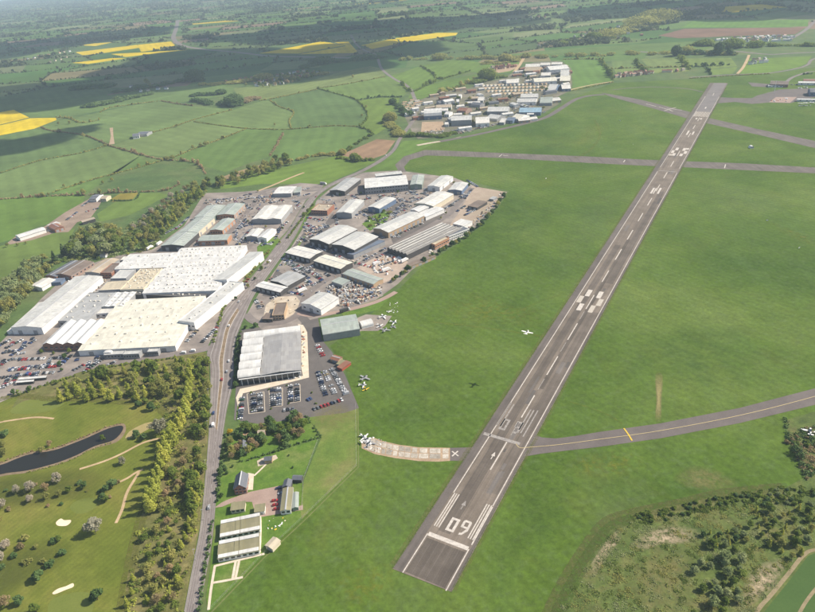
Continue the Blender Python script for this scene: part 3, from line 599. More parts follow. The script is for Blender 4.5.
sheet('far_estate_yard', [(404,115),(420,100),(440,92),(470,88),(485,82),(505,78),(520,68),(535,62),(560,61),(571,68),(572,84),(570,91),(555,98),(559,104),(545,112),(520,120),(470,131),(440,137),(418,139),(412,132)], mottled('far_yard_surface', [(0.3,(0.17,0.15,0.125)),(0.5,(0.13,0.13,0.08)),(0.7,(0.24,0.205,0.17))], 0.012, 0.2, 0.2), 0.06)
sheet('demolition_yard', [(422,122),(443,121.5),(445,130),(421,132.6)], M['bare'], 0.07)
sheet('allotments', [(486,72),(492,69),(503,66),(518,64),(517,68),(510,71),(496,73.4)], M['bare'], 0.07)
sheet('farm_yard', [(7.4,243),(16,236),(44,227),(65,212.5),(88,199.6),(96,194),(104.5,196),(98,208),(91,217.5),(77,222.5),(68.6,232),(54,233),(33,240),(10,244.6)], mottled('farm_yard_surface', [(0.3,(0.2,0.15,0.115)),(0.7,(0.32,0.245,0.19))], 0.05, 0.5, 0.2), 0.07)
sheet('showroom_paving', [(236,398),(240,389),(262,384.5),(303,376),(301,366),(298,324),(307,326),(309,377.6),(272,387),(243,393.5),(238,407)], M['paving'], 0.085)
sheet('scrap_yard', [(333,286),(352,275),(378,287),(385,284),(383,296),(366,303),(345,309),(322,311),(338,300)], M['yard'], 0.068)
sheet('coach_yard', [(354,266),(378,256),(392,251),(408,262),(398,276),(384,283),(374,277)], mottled('pale_hardstanding', [(0.3,(0.32,0.25,0.2)),(0.7,(0.44,0.36,0.29))], 0.06, 0.6, 0.15), 0.068)
sheet('gravel_forecourt', [(262,323),(266,305),(276,297),(296,296),(301,303),(296,313),(284,319.5),(270,321)], M['concrete'], 0.07)
sheet('traders_yard', [(472,186),(506,192),(490,210),(470,226),(452,236),(446,230),(458,214),(468,196)], mottled('trodden_yard', [(0.3,(0.3,0.235,0.18)),(0.7,(0.42,0.34,0.265))], 0.06, 0.6, 0.15), 0.068)
for p in ([(257,247),(266,239),(276,236),(280,240),(268,257),(258,262)], [(362,224),(380,211),(392,212),(386,222),(370,231)], [(312,206),(316,204),(296,236),(284,252),(280,252)], [(302,238),(306,235),(290,262),(284,266)], [(213,343),(221,316),(238,296),(243,293),(226,322),(218,342)], [(340,312),(376,300),(395,292),(378,310),(345,318)], [(236,420),(238,400),(240,400),(240,422)]): sheet('verge', p, M['lawn'], 0.07)
for p in ([(318,233),(332,214),(345,218),(332,224),(322,236)], [(262,296),(276,270),(300,283),(290,294),(276,298)], [(286,256),(304,232),(326,244),(340,262),(330,274),(300,268)], [(366,214),(385,200),(410,205),(392,214),(374,226)], [(390,236),(420,222),(446,210),(440,220),(412,236),(394,246)]): sheet('asphalt_yard', p, M['carpark'], 0.067)
# ---- homestead, kennels and garden
sheet('garden', [(222,466),(264,456),(322,438),(318,440),(302,480),(303,505),(300,515),(264,520),(214,528),(216,500)], M['lawn'], 0.056)
sheet('orchard', [(238,425),(262,423),(300,416),(306,417),(322,437),(264,455.5),(224,465),(230,440)], M['lawn'], 0.056)
sheet('paddock', [(306,416),(345,412),(357,408),(357,466),(302,519),(300,508),(304,480),(320,441),(322,437)], mottled('paddock_turf', [(0.3,(0.085,0.15,0.024)),(0.5,(0.12,0.17,0.032)),(0.72,(0.19,0.18,0.065))], 0.03, 0.8, 0.18, s3=0.18), 0.058)
sheet('kennel_grounds', [(214,528),(264,520),(302,512),(302,519),(262,556),(240,580),(208,612),(206,596),(210,570)], M['lawn'], 0.057)
sheet('brick_drive', [(214,508),(222,502.5),(230,499),(250,492),(284,485),(282,512),(303,505),(303,510),(262,517),(255,512),(252,502),(234,502),(222,507)], M['pinkyard'], 0.085)
ribbon('garden_path', [(254,476),(260,470.5),(266,464.5)], 1.3, M['paving'], 0.1, n=2)
sheet('patio', [(248,473),(254,474),(253,490),(247,490)], M['paving'], 0.088); sheet('patio', [(257,461),(263,458),(276,455),(278,458.4),(268,464),(258,466.6)], M['concrete'], 0.088)
for p in ([(214,566.5),(240,560),(264.5,554)], [(215,566),(211,590),(208.6,610)], [(213.4,583),(230,580),(243,577.4)], [(239.4,560),(235.6,578)], [(236,560.6),(232.6,579)], [(260,513),(260.5,530),(259.6,553)]): ribbon('kennel_path', p, 1.5, M['paving'], 0.1, n=2)
# ---- golf course
sheet('golf_course', [(-60,700),(-60,392),(0,398),(20,395),(55,381),(85,369.5),(120,363),(170,355.5),(206,352),(209,365),(210,389),(209,420),(206.5,460),(200,525),(193.5,560),(183.5,612),(165,700)], M['golf'], 0.05)
sheet('woodland_floor', [(20,394),(55,382),(85,370.5),(120,364),(170,356),(206,352.6),(209,365),(209.6,389),(208.6,420),(206,460),(199.6,525),(193,560),(183,612),(165,700),(118,700),(122,612),(130,560),(140,520),(150,490),(158,460),(163,435),(168,415),(150,403),(120,401),(80,398),(50,398),(30,402),(12,408)], M['scrub'], 0.053)
for p in ([(70,507),(80,499.5),(94,498),(100,502),(92,510),(78,514)], [(48,612),(52,600),(66,594.5),(84,592),(94,597),(92,612),(80,622),(60,622)], [(10,412),(25,401),(50,399),(64,403),(52,410),(30,414)]): sheet('putting_green', p, M['green'], 0.07, smooth=5)
for p in ([(56.1,522.6),(60.7,518.8),(64.5,520.4),(70.7,520.2),(70.4,523),(66,526),(58,525.8)], [(52.6,593),(58,589),(66,586.4),(72.9,583.4),(73.4,587),(66,590),(55,594.4)]): sheet('bunker', p, M['sand'], 0.09, smooth=4)
sheet('dry_bank', [(125.5,438.8),(129.6,431.5),(143,424.2),(153.3,422.2),(151,427.5),(135,436.4)], mottled('dry_turf', [(0.3,(0.27,0.22,0.09)),(0.7,(0.34,0.28,0.13))], 0.1, 0.9, 0.12), 0.075, smooth=4)
POND = [(-60,484),(-30,471),(0,465.3),(14,460),(29.7,454.5),(54,450.4),(72,444),(86.4,438.3),(108,428.8),(121.5,425.8),(122.6,430.7),(113.4,440.4),(94.5,446.4),(75.6,455.8),(54,463.9),(27,470.7),(0,474.7),(-30,487)]
cx_, cy_ = 45, 453
BANKP = [(x+(2.5 if x > 110 else 0), y+(-2.0 if (i <= 9 and i > 0) else 2.2)) for i, (x, y) in enumerate(POND)]
sheet('pond_bank', BANKP, M['bank'], 0.07, smooth=4); sheet('pond_water', POND, M['water'], 0.1, smooth=4)
for p in ([(-20,425),(0,422.6),(6,421.3),(35,417.5),(54,418.8)], [(79.6,469.3),(102.6,462),(121.5,454),(143,443),(160.6,438.3)], [(120,482),(128,478),(135,473.4),(143,469.3)], [(139,472.5),(135,479),(127,493),(122,510),(116,523.3)]): ribbon('golf_path', p, 2.0, M['path'], 0.09)
M['trk0'] = mottled('earth_track', [(0.3,(0.2,0.165,0.09)),(0.7,(0.29,0.235,0.14))], .15, 1, .2)
# ---- scrubland at the south side
sheet('scrub_meadow', [(500,700),(560,594),(585,552),(607,524),(632,514.5),(685,503.5),(726,494),(785,488),(804,478),(797,455),(788,436),(786,420),(820,410),(900,420),(1000,600),(900,760)], M['rough'], 0.053)
sheet('crop_field', [(754,650),(764,612),(790,580),(808,556),(830,548),(960,560),(900,700)], mottled('young_crop', [(0.3,(0.045,0.092,0.02)),(0.7,(0.065,0.115,0.028))], 0.02, 0.8, 0.1), 0.06)
ribbon('farm_track', [(748,640),(757,612),(772,594),(790,572),(803,556),(815,550),(850,548)], 2.0, M['trk0'], 0.09); ribbon('farm_track', [(790,640),(800,612),(815,590),(835,570)], 1.6, M['trk0'], 0.09)
# worn strips and flower drifts in the turf
def drift(name, pts, mat, base=0.075, rings=5):
    P = spline([G(*p) for p in pts], 5, True); c = sum(P, Vector())/len(P); n = len(P); v, f, rim = [c], [], [1.0]
    for r_ in range(1, rings+1):
        for p in P: v.append(c.lerp(p, r_/rings)); rim.append(1-(r_/rings)**1.6)
    for i in range(n): f.append((0, 1+i, 1+(i+1) % n))
    for r_ in range(rings-1):
        for i in range(n): a = 1+r_*n; f.append((a+i, a+n+i, a+n+(i+1) % n, a+(i+1) % n))
    if ((v[1]-c).cross(v[2]-c)).z < 0: f = [q[::-1] for q in f]
    o = mobj(name, v, f, mat, loc=(0, 0, layer(base)))
    at = o.data.attributes.new('rim', 'FLOAT_COLOR', 'POINT'); at.data.foreach_set('color', [q for r_ in rim for q in (r_, r_, r_, 1)]); o['kind'] = 'stuff'
    tag(o, None, 'grass'); return o
M['reeds'] = m_patch('cut_reeds', (0.4, 0.32, 0.21), 0.34, 0.58, 0.3, 0.95); M['dandelion'] = m_patch('dandelion_turf', (0.27, 0.255, 0.03), 0.45, 0.75, 0.22, 0.5); M['tan'] = m_patch('worn_turf', (0.24, 0.215, 0.085), 0.3, 0.65, 0.2, 0.7); M['lush'] = m_patch('lush_turf', (0.045, 0.105, 0.022), 0.35, 0.75, 0.06, 0.4); M['bleach'] = m_patch('bleached_turf', (0.16, 0.205, 0.10), 0.35, 0.75, 0.12, 0.3)
M['scar'] = m_patch('worn_scar', (0.27, 0.235, 0.1), 0.1, 0.4, 0.3, 0.95); M['golfrough'] = m_patch('golf_rough_turf', (0.095, 0.11, 0.024), 0.25, 0.6, 0.12, 0.85)
DR = [([(-60,480),(0,474),(60,468),(92,466),(116,478),(98,500),(70,502),(40,508),(0,512),(-60,520)],'golfrough','long darker rough grass below the pond'),([(-60,575),(0,550),(40,538),(74,542),(64,566),(30,584),(0,604),(-60,640)],'golfrough','long darker rough grass in the golf corner'),([(628,546),(646,530),(672,524),(702,531),(694,543),(660,546),(640,552)],'reeds','pale cut reed bed in the scrub meadow'),([(740,594),(752,568),(775,558),(788,562),(776,588),(757,603),(744,606)],'reeds','pale cut reed bed beside the crop field'),([(590,560),(606,540),(618,528),(622,538),(606,560),(592,580)],'reeds','pale reed strip along the meadow edge'),([(762,219),(790,228),(820,240),(830,250),(812,248),(786,236)],'dandelion','yellow flower drift in the turf right of the runway'),([(535,182),(548,173),(560,175),(552,186),(538,190)],'dandelion','small yellow flower drift below the cross runway'),
 ([(655,374),(663,374),(662,400),(661,421),(655,420),(656,400)],'scar','narrow tan worn strip beside the taxiway bend'),([(470,290),(520,305),(560,310),(545,330),(490,325),(440,325),(440,300)],'dandelion','yellowish turf left of the touchdown blocks'),
 ([(560,462),(590,452),(640,450),(650,465),(620,480),(570,478)],'dandelion','yellowish flower patch below the taxiway'),([(690,465),(720,470),(740,485),(720,492),(690,490),(672,478)],'tan','dry bleached turf above the scrub edge'),
 ([(330,585),(360,560),(400,565),(390,600),(350,612)],'dandelion','yellowish turf in the bottom corner by the threshold'),([(400,330),(440,360),(470,380),(440,430),(400,420),(380,370)],'lush','dark lush turf above the derelict taxiway'),
 ([(640,330),(700,320),(760,340),(740,390),(660,380),(620,360)],'lush','dark lush turf right of the runway middle'),([(610,490),(640,480),(660,495),(610,525),(580,555),(585,520)],'bleach','pale mown turf along the scrub meadow'),
 ([(640,560),(680,545),(700,565),(690,600),(650,612),(625,590)],'tan','tan dry grass inside the scrub meadow'),([(395,500),(420,480),(440,500),(410,540),(370,560),(350,540)],'bleach','pale turf left of the runway threshold'),
 ([(315,405),(345,402),(355,420),(330,432),(312,425)],'tan','tan worn turf in the paddock corner'),([(580,130),(605,118),(612,125),(590,142),(572,150)],'dandelion','yellow flower drift above the cross runway'),
 ([(580,205),(620,180),(640,190),(600,240),(560,290),(540,280)],'bleach','pale turf left of the distant runway'),([(680,180),(740,185),(790,200),(760,220),(700,210)],'bleach','pale turf below the cross runway on the right'),
 ([(480,190),(560,200),(540,250),(480,270),(450,260)],'lush','lush turf beside the industrial estate'),([(520,500),(560,480),(580,500),(545,550),(510,570)],'lush','dark lush turf right of the runway number')]
for p, k, lb in DR: drift('turf_patch', p, M[k])['label'] = lb

def m_ragged(name, c, lo, hi, sc, amt):
    m, nt, b = new_mat(name, 0.95, 0.1); out = nt.nodes['Material Output']; p = wpos(nt)
    nt.links.new(gmul(nt, c, noise(nt, p, 0.6, 3), 0.8, 1.2), b.inputs[0])
    k = nt.nodes.new('ShaderNodeMath'); k.operation = 'MULTIPLY'; nt.links.new(ramp(nt, noise(nt, p, sc, 5, 0.75), [(lo, 0.0), (hi, 1.0)]), k.inputs[0]); k.inputs[1].default_value = amt
    tr = nt.nodes.new('ShaderNodeBsdfTransparent'); mx = nt.nodes.new('ShaderNodeMixShader')
    nt.links.new(k.outputs[0], mx.inputs[0]); nt.links.new(tr.outputs[0], mx.inputs[1]); nt.links.new(b.outputs[0], mx.inputs[2]); nt.links.new(mx.outputs[0], out.inputs[0]); return m
M['verge'] = m_ragged('dry_verge', (0.17, 0.165, 0.055), .35, .7, .6, .55); M['creep'] = m_ragged('creeping_grass', (0.085, 0.11, 0.03), .42, .66, 1.1, .6); M['trk'] = m_ragged('wheel_worn_turf', (0.125, 0.16, 0.05), .36, .7, .2, .35); M['trk2'] = m_ragged('flowery_line', (0.2, 0.2, 0.035), .4, .7, .3, .45)
for o0, w_ in ((-21.6, 3.4), (17.4, 2.6)): ribbon('verge', [tuple(RW(s, o0)[:2]) for s in range(-96, 1400, 50)], w_, M['verge'], .11, True, 1)
for o0, w_ in ((-20.4, 1.6), (16.4, 1.4)): ribbon('creeping_grass', [tuple(RW(s, o0)[:2]) for s in range(-98, 1400, 50)], w_, M['creep'], .135, True, 1)
for p, w_, k in (([(430,322),(470,326),(520,333),(545,337)],2.6,'trk2'),([(560,295),(545,300),(520,310)],1.4,'trk2'),([(570,402),(590,408),(610,416),(622,424)],1.4,'trk2'),([(595,120),(600,135),(590,150),(575,158)],5,'trk2')):
    ribbon('turf_track', p, w_, M[k], .088)
for i in range(26):
    s0 = rng.uniform(-90, 1300); o0 = rng.uniform(-13, 10); c = rng.uniform(.085, .17)
    rmark('asphalt_repair', s0, s0+rng.uniform(3, 26), o0, o0+rng.uniform(1.2, 4), m_asphalt('patch_asphalt', (c*.85, c*.76, c*.68), (c*1.2, c*1.06, c*.96), True, RYAW), 0.2535+i*.0002)
for i in range(-9, 10, 3):
    rmark('lane_joint', -97, 1404, i*1.45-.12, i*1.45+.12, M['shoulder'], 0.2533)
for a, b_, c_, d_ in (((247,394),(264,392),(265,412),(249,414)), ((269,390),(282.5,388),(282.5,406),(270,407)), ((288,386.4),(300,384.6),(300.4,401.6),(289,403.4))):
    for p, q in ((a, b_), (b_, c_), (c_, d_), (d_, a)): ribbon('kerb', [p, q], .45, M['paving'], .1, n=1)

M['edge'] = m_ragged('ragged_rough_edge', (0.11, 0.12, 0.035), .36, .6, .25, .8); M['edge2'] = m_ragged('ragged_airfield_edge', (0.07, 0.115, 0.02), .4, .62, .3, .8)
ribbon('rough_edge', [(540,640),(560,594),(585,552),(607,524),(632,514.5),(685,503.5),(726,494),(785,488)], 9, M['edge'], .092); ribbon('rough_edge', [(552,625),(566,596),(589,555),(610,528),(634,518)], 7, M['edge2'], .094)
for p in ([(0,399),(20,396),(50,399),(80,399),(120,402),(150,404),(168,416)], [(164,434),(159,460),(151,490),(141,520),(131,560),(122,612)]): ribbon('rough_edge', p, 7, m_ragged('wood_edge_grass', (0.13, 0.135, 0.03), .36, .6, .25, .85), .092)
# ================================================================== building kit
ROOFLIGHT = m_roof('roof_light_sheet', (0.66, 0.66, 0.6), 0.4); M['rl_dark'] = m_roof('dirty_roof_light', (0.3, 0.3, 0.28), 0.4)
def profile(kind, wd, rise, n=1):
    h = wd/2
    if kind == 'flat': return [(-h, 0), (h, 0)]
    if kind == 'mono': return [(-h, 0), (h, rise)]
    if kind == 'gable': return [(-h, 0), (0, rise), (h, 0)]
    if kind == 'multi':
        b = wd/n; P = []
        for i in range(n): P += [(-h+i*b, 0), (-h+(i+.5)*b, rise)]
        return P+[(h, 0)]
    if kind == 'saw':
        b = wd/n; P = []
        for i in range(n): P += [(-h+i*b+.01, 0), (-h+(i+.3)*b, rise)]
        return P+[(h, 0)]
    if kind == 'barrel':
        b = wd/n; P = []
        for i in range(n):
            for k in range(6): a = math.pi*k/6; P.append((-h+(i+.5)*b-b/2*math.cos(a), rise*math.sin(a)))
        return P+[(h, 0)]
def prism(P, l, z0, top, T):
    """walls under a roof profile P (w, z), length l; T maps (along, across, z) to local xyz"""
    n = len(P); v = []
    for a in (-l/2, l/2):
        v += [T(a, w_, top+z) for w_, z in P]+[T(a, P[-1][0], z0), T(a, P[0][0], z0)]
    m = n+2; f = [tuple(range(m)), tuple(range(2*m-1, m-1, -1))]
    f += [(m+i, m+(i+1) % m, (i+1) % m, i)[::-1] for i in range(m) if i != n]
    return v, f
def shell(P, l, z, th, T):
    n = len(P); v = []
    for a in (-l/2, l/2): v += [T(a, w_, z+q+th) for w_, q in P]+[T(a, w_, z+q) for w_, q in P]
    f = []
    for i in range(n-1):
        f += [(i, i+1, 2*n+i+1, 2*n+i), (n+i+1, n+i, 3*n+i, 3*n+i+1), (i, n+i, n+i+1, i+1), (2*n+i+1, 3*n+i+1, 3*n+i, 2*n+i)]
    f += [(0, 2*n, 3*n, n), (n-1, 2*n-1, 4*n-1, 3*n-1)]
    return v, f
def recalc(me):
    bm = bmesh.new(); bm.from_mesh(me); bmesh.ops.recalc_face_normals(bm, faces=bm.faces); bm.to_mesh(me); bm.free()
_shared = {}
def shared_box(key, sx, sy, sz, mat):
    k = (key, round(sx, 2), round(sy, 2), round(sz, 2), mat.name)
    if k not in _shared: _shared[k] = MB().box(-sx/2, sx/2, -sy/2, sy/2, 0, sz).mesh(key, mat)
    return _shared[k]
BLD = []; FOOT = []
def indoors(x, y, m=2.6):
    for cx, cy, c, s, a, b_ in FOOT:
        dx, dy = x-cx, y-cy
        if abs(dx*c+dy*s) < a+m and abs(-dx*s+dy*c) < b_+m: return True
    return False
def bld(name, label, cat, c, h, roof='gable', rise=None, axis='u', n=1, rm='white', wm='white', lights=0, doors=0, wins=0, rwins=0, rdoors=0, vents=0, parapet=False, group=None, over=0.35, z0=-0.3, floors=1, lm=None, doorm='w_grey', ridge=True, stripes=None):
    """c: four eave corners (near-left, near-right, far-right, far-left) as surveyed points"""
    A, B, C, D = (G(p[0], p[1], h) for p in c)
    u = (B-A)+(C-D); v = (D-A)+(C-B); u.z = v.z = 0
    lu, lv = u.length/2, v.length/2
    un = u.normalized(); vn = Vector((-un.y, un.x, 0)); vv = v.normalized()
    d = (vn+vv).normalized() if abs(vn.dot(vv)) < .999 else vn        # share the error between both directions
    vn = d; un = Vector((vn.y, -vn.x, 0)); lv *= max(.6, vv.dot(vn)); lu *= max(.6, u.normalized().dot(un))
    ctr_ = (A+B+C+D)/4; rz = math.atan2(un.y, un.x)
    r = empty(name, (ctr_.x, ctr_.y, 0), rz); tag(r, label, cat, group)
    build_on(r, lu, lv, h, roof, rise, axis, n, rm, wm, lights, doors, wins, rwins, rdoors, vents, parapet, over, z0, floors, lm, doorm, ridge)
    if stripes:
        l_, wd_ = (lu, lv) if axis == 'u' else (lv, lu); b2 = wd_/n
        for i in range(n):
            cc = -wd_/2+(i+.5)*b2; x0 = (lambda a, w_, z: (a, w_, z)) if axis == 'u' else (lambda a, w_, z: (-w_, a, z))
            v_, f_ = shell([(cc-b2*.1, rise-rise*.2), (cc, rise), (cc+b2*.04, rise-rise*.08)], l_*.98, h+.25, .06, x0); recalc(mobj('ridge_glazing', v_, f_, M[stripes], r).data)
    BLD.append(r); FOOT.append((ctr_.x, ctr_.y, math.cos(rz), math.sin(rz), lu/2, lv/2))
    return r
def build_on(r, lu, lv, h, roof, rise, axis, n, rm, wm, lights, doors, wins, rwins, rdoors, vents, parapet, over, z0, floors, lm, doorm, ridge):
    if axis == 'u': l, wd, T = lu, lv, (lambda a, w_, z: (a, w_, z))
    else: l, wd, T = lv, lu, (lambda a, w_, z: (-w_, a, z))
    if rise is None: rise = 0 if roof == 'flat' else (wd/n)*(.14 if roof != 'barrel' else .3)
    P = profile(roof, wd, rise, n)
    v, f = prism(P, l, z0, h-.05, T); wl = mobj('wall', v, f, M['w_'+wm], r); recalc(wl.data)
    k = (wd+2*over)/wd; Po = [(w_*k, z-(over*rise/(wd/n/2) if roof in ('gable', 'multi') and n == 1 and i in (0, len(P)-1) else 0)) for i, (w_, z) in enumerate(P)]
    if roof == 'flat' and parapet: Po = P; ov = 0
    else: ov = over
    v, f = shell(Po, l+2*ov, h, .22, T); rf = mobj('roof', v, f, M['r_'+rm], r); recalc(rf.data)
    if roof == 'flat' and parapet:
        mb = MB(); t = .35
        for x0, x1, y0, y1 in ((-lu/2-.06, lu/2+.06, -lv/2-.06, -lv/2+t), (-lu/2-.06, lu/2+.06, lv/2-t, lv/2+.06), (-lu/2-.06, -lu/2+t, -lv/2+t, lv/2-t), (lu/2-t, lu/2+.06, -lv/2+t, lv/2-t)): mb.box(x0, x1, y0, y1, h-.4, h+.8)
        mb.build('parapet', M['w_'+wm], r)
    if roof == 'gable' and ridge and wd > 6:
        mb = MB(); v, f = shell([(-.5, rise-.5*rise/(wd/2)), (0, rise), (.5, rise-.5*rise/(wd/2))], l+2*ov, h+.24, .1, T); rc = mobj('ridge_cap', v, f, M['metal'], rf); recalc(rc.data)
        for s in (-1, 1):
            mb = MB(); a = [T(-l/2, s*(wd/2+over+.12), h-.1-over*rise/(wd/2)), T(l/2, s*(wd/2+over+.12), h-.1-over*rise/(wd/2))]; mb.tube(a[0], a[1], .14, n=5).build('gutter', M['metal'], r)
    # roof lights: translucent sheets lying in the slope
    if lights and roof in ('gable', 'multi', 'mono', 'flat'):
        nb = n if roof == 'multi' else 1; b = wd/nb
        lmat = lm or ROOFLIGHT
        for bi in range(nb):
            for s in ((-1, 1) if roof in ('gable', 'multi') else (1,)):
                half = b/2 if roof in ('gable', 'multi') else b
                sl = math.atan2(rise, half); ln = math.hypot(half, rise)*.62
                key = ('rl', round(ln, 1), axis, s, round(sl, 3), lmat.name)
                if key not in _shared:
                    vv_ = []
                    for z in (0, .07):
                        for a, q in ((-.55, -ln/2), (.55, -ln/2), (.55, ln/2), (-.55, ln/2)): vv_.append(T(a, q*math.cos(sl), -s*q*math.sin(sl)+z if roof != 'mono' else q*math.sin(sl)+z))
                    me = bpy.data.meshes.new('roof_light'); me.from_pydata(vv_, [], [(0,3,2,1),(4,5,6,7),(0,1,5,4),(1,2,6,5),(2,3,7,6),(3,0,4,7)]); me.materials.append(lmat); recalc(me); _shared[key] = me
                cw = -wd/2+(bi+.5)*b+s*b/4 if roof in ('gable', 'multi') else 0
                for i in range(lights):
                    a = -l/2+(i+.5)*l/lights; inst('roof_light', _shared[key], rf, T(a, cw, h+.22+rise/2))
    if vents:
        nv = vents if isinstance(vents, tuple) else (vents, vents)
        key = 'vent'
        if key not in _shared:
            mb = MB(); mb.box(-.9, .9, -.7, .7, -.5, 1.0, 0); mb.add([(-1.1,-.9,1.0),(1.1,-.9,1.0),(1.1,.9,1.0),(-1.1,.9,1.0),(-.9,0,1.5),(.9,0,1.5)], [(0,1,5,4),(2,3,4,5),(1,2,5),(3,0,4),(3,2,1,0)], 0)
            _shared[key] = mb.mesh('roof_vent', plain('vent_metal', (0.62, 0.58, 0.5), .6, .3)); 
        for i in range(nv[0]):
            for j in range(nv[1]):
                if rng.random() < .22: continue
                x = (-.5+(i+.5)/nv[0])*lu*.94+rng.uniform(-1.4, 1.4); y = (-.5+(j+.5)/nv[1])*lv*.94+rng.uniform(-1.0, 1.0)
                w_ = y if axis == 'u' else -x; zz = float(np.interp(w_, [p[0] for p in P], [p[1] for p in P])); inst('roof_vent', _shared[key], rf, (x, y, h+.2+zz), rng.choice([0, 1.57]), (.75,.75,.62) if rng.random() < .8 else (1.2,.9,.9))
    # doors and windows on the two walls that face the airfield road
    dm = M[doorm]
    def put(nm, me, x, y, z, rz=0): inst(nm, me, r, (x, y, z), rz)
    if doors:
        w_ = min(4.4, lu/doors*.6); hh = min(4.6, h*.68)
        me = shared_box('roller_door', w_, .16, hh, dm)
        for i in range(doors): put('roller_door', me, -lu/2+(i+.5)*lu/doors, -lv/2-.05, 0)
    if rdoors:
        w_ = min(4.4, lv/rdoors*.6); me = shared_box('roller_door', w_, .16, min(4.6, h*.68), dm)
        for i in range(rdoors): put('roller_door', me, lu/2+.05, -lv/2+(i+.5)*lv/rdoors, 0, math.pi/2)
    fh = h/floors
    for cnt_, L_, side in ((wins, lu, 0), (rwins, lv, 1)):
        if not cnt_: continue
        w_ = min(2.6, L_/cnt_*.62); hh = min(1.5, fh*.42); me = shared_box('window', w_, .12, hh, M['glass']); fm = shared_box('sill', w_+.3, .22, .12, M['w_white'])
        for fl in range(floors):
            for i in range(cnt_):
                t = -L_/2+(i+.5)*L_/cnt_; z = fl*fh+fh*.42
                o = inst('window', me, r, (t, -lv/2-.04, z) if side == 0 else (lu/2+.04, t, z), 0 if side == 0 else math.pi/2); inst('sill', fm, o, (0, -.02, -.13))

# ================================================================== vegetation kit
def leaf_cloud(lobes, n, size, shell_=.55):
    """n leaf-cluster faces spread through ellipsoid lobes [(cx,cy,cz,rx,ry,rz)]"""
    L = np.array(lobes, float); wgt = L[:, 3]*L[:, 4]*L[:, 5]; wgt = wgt**(.75); wgt /= wgt.sum()
    k = rng.choice(len(L), n, p=wgt); d = rng.normal(size=(n, 3)); d /= np.linalg.norm(d, axis=1)[:, None]
    r_ = shell_+(1-shell_)*rng.random(n)**.6; r_ *= 1+rng.normal(0, .07, n)
    p = L[k, :3]+d*L[k, 3:]*r_[:, None]
    nrm = d+np.array([.25, 0, .55])+rng.normal(0, .7, (n, 3)); nrm /= np.linalg.norm(nrm, axis=1)[:, None]
    t = np.cross(nrm, rng.normal(size=(n, 3))); t /= np.linalg.norm(t, axis=1)[:, None]; b_ = np.cross(nrm, t)
    s = (size*(.55+.9*rng.random(n)))[:, None]; e = (.6+.5*rng.random(n))[:, None]
    v = np.stack([p-t*s-b_*s*e*.4, p+t*s*.3-b_*s*e, p+t*s+b_*s*e*.4, p-t*s*.3+b_*s*e], 1).reshape(-1, 3)
    return v
def np_mesh(name, v, mat):
    n = len(v)//4; me = bpy.data.meshes.new(name)
    me.vertices.add(4*n); me.vertices.foreach_set('co', v.astype(np.float32).ravel()); me.loops.add(4*n); me.loops.foreach_set('vertex_index', np.arange(4*n, dtype=np.int32))
    me.polygons.add(n); me.polygons.foreach_set('loop_start', np.arange(0, 4*n, 4, dtype=np.int32)); me.polygons.foreach_set('loop_total', np.full(n, 4, np.int32)); me.materials.append(mat); me.update(calc_edges=True); return me
TREES = {}
def tree_kind(key, mat, hgt, rad, nleaf, size, style='round', var=3):
    out = []
    for q in range(var):
        lob = []; tr = MB()
        tb = .28*hgt if style != 'poplar' else .12*hgt
        if style == 'poplar':
            for i in range(6):
                z = hgt*(.2+.13*i); rr = rad*(1-.14*i)*rng.uniform(.8, 1.1); lob.append((rng.uniform(-.25, .25)*rad, rng.uniform(-.25, .25)*rad, z, rr, rr, hgt*.13))
        elif style == 'cone':
            for i in range(7):
                z = hgt*(.14+.125*i); rr = rad*(1.05-.14*i); lob.append((0, 0, z, rr, rr, hgt*.09))
        elif style == 'shrub':
            for i in range(6):
                a = rng.uniform(0, 6.28); d = rad*rng.uniform(.2, .7); s = rng.uniform(.4, .62); lob.append((math.cos(a)*d, math.sin(a)*d, hgt*rng.uniform(.35, .6), rad*s, rad*s, hgt*.38*rng.uniform(.8, 1.1)))
        else:
            for i in range(9):
                a = 2*math.pi*i/9*2.4+rng.uniform(-.5, .5); d = rad*rng.uniform(.25, .68); s = rng.uniform(.32, .52); z = hgt*rng.uniform(.45, .82)-(.12*hgt if d > .55*rad else 0)
                lob.append((math.cos(a)*d, math.sin(a)*d, z, rad*s, rad*s, hgt*.19*rng.uniform(.8, 1.2)))
            lob.append((0, 0, hgt*.83, rad*.4, rad*.4, hgt*.16))
        tr.tube((0,0,-.3), (0,0,tb), hgt*.028, hgt*.02, 6); tr.tube((0,0,tb), (rng.uniform(-.3,.3), rng.uniform(-.3,.3), hgt*.78), hgt*.02, hgt*.005, 5)
        for l in lob[:6]: tr.tube((0, 0, max(tb*.7, l[2]-hgt*.22)), (l[0]*.9, l[1]*.9, l[2]), hgt*.011, hgt*.004, 4)
        out.append((np_mesh(key+'_crown', leaf_cloud(lob, nleaf, size, .5), mat), tr.mesh(key+'_trunk', M['bark'])))
    TREES[key] = (out, hgt)
tree_kind('broadleaf', M['lf_mid'], 10, 4.6, 1150, .48)
tree_kind('poplar', M['lf_poplar'], 15, 3.4, 1050, .42, 'poplar', 5)
tree_kind('olive', M['lf_olive'], 10, 4.4, 760, .44, var=4)
tree_kind('brown', M['lf_brown'], 9, 4.0, 520, .36)
tree_kind('dark', M['lf_dark'], 9, 4.0, 1500, .5)
tree_kind('conifer', M['lf_dark'], 13, 3.0, 1200, .5, 'cone', 2)
tree_kind('blossom', M['lf_blossom'], 9, 4.4, 1150, .38)
tree_kind('willow', M['lf_willow'], 9, 5.0, 1100, .46)
tree_kind('shrub', M['lf_mid'], 3.2, 2.2, 420, .36, 'shrub')
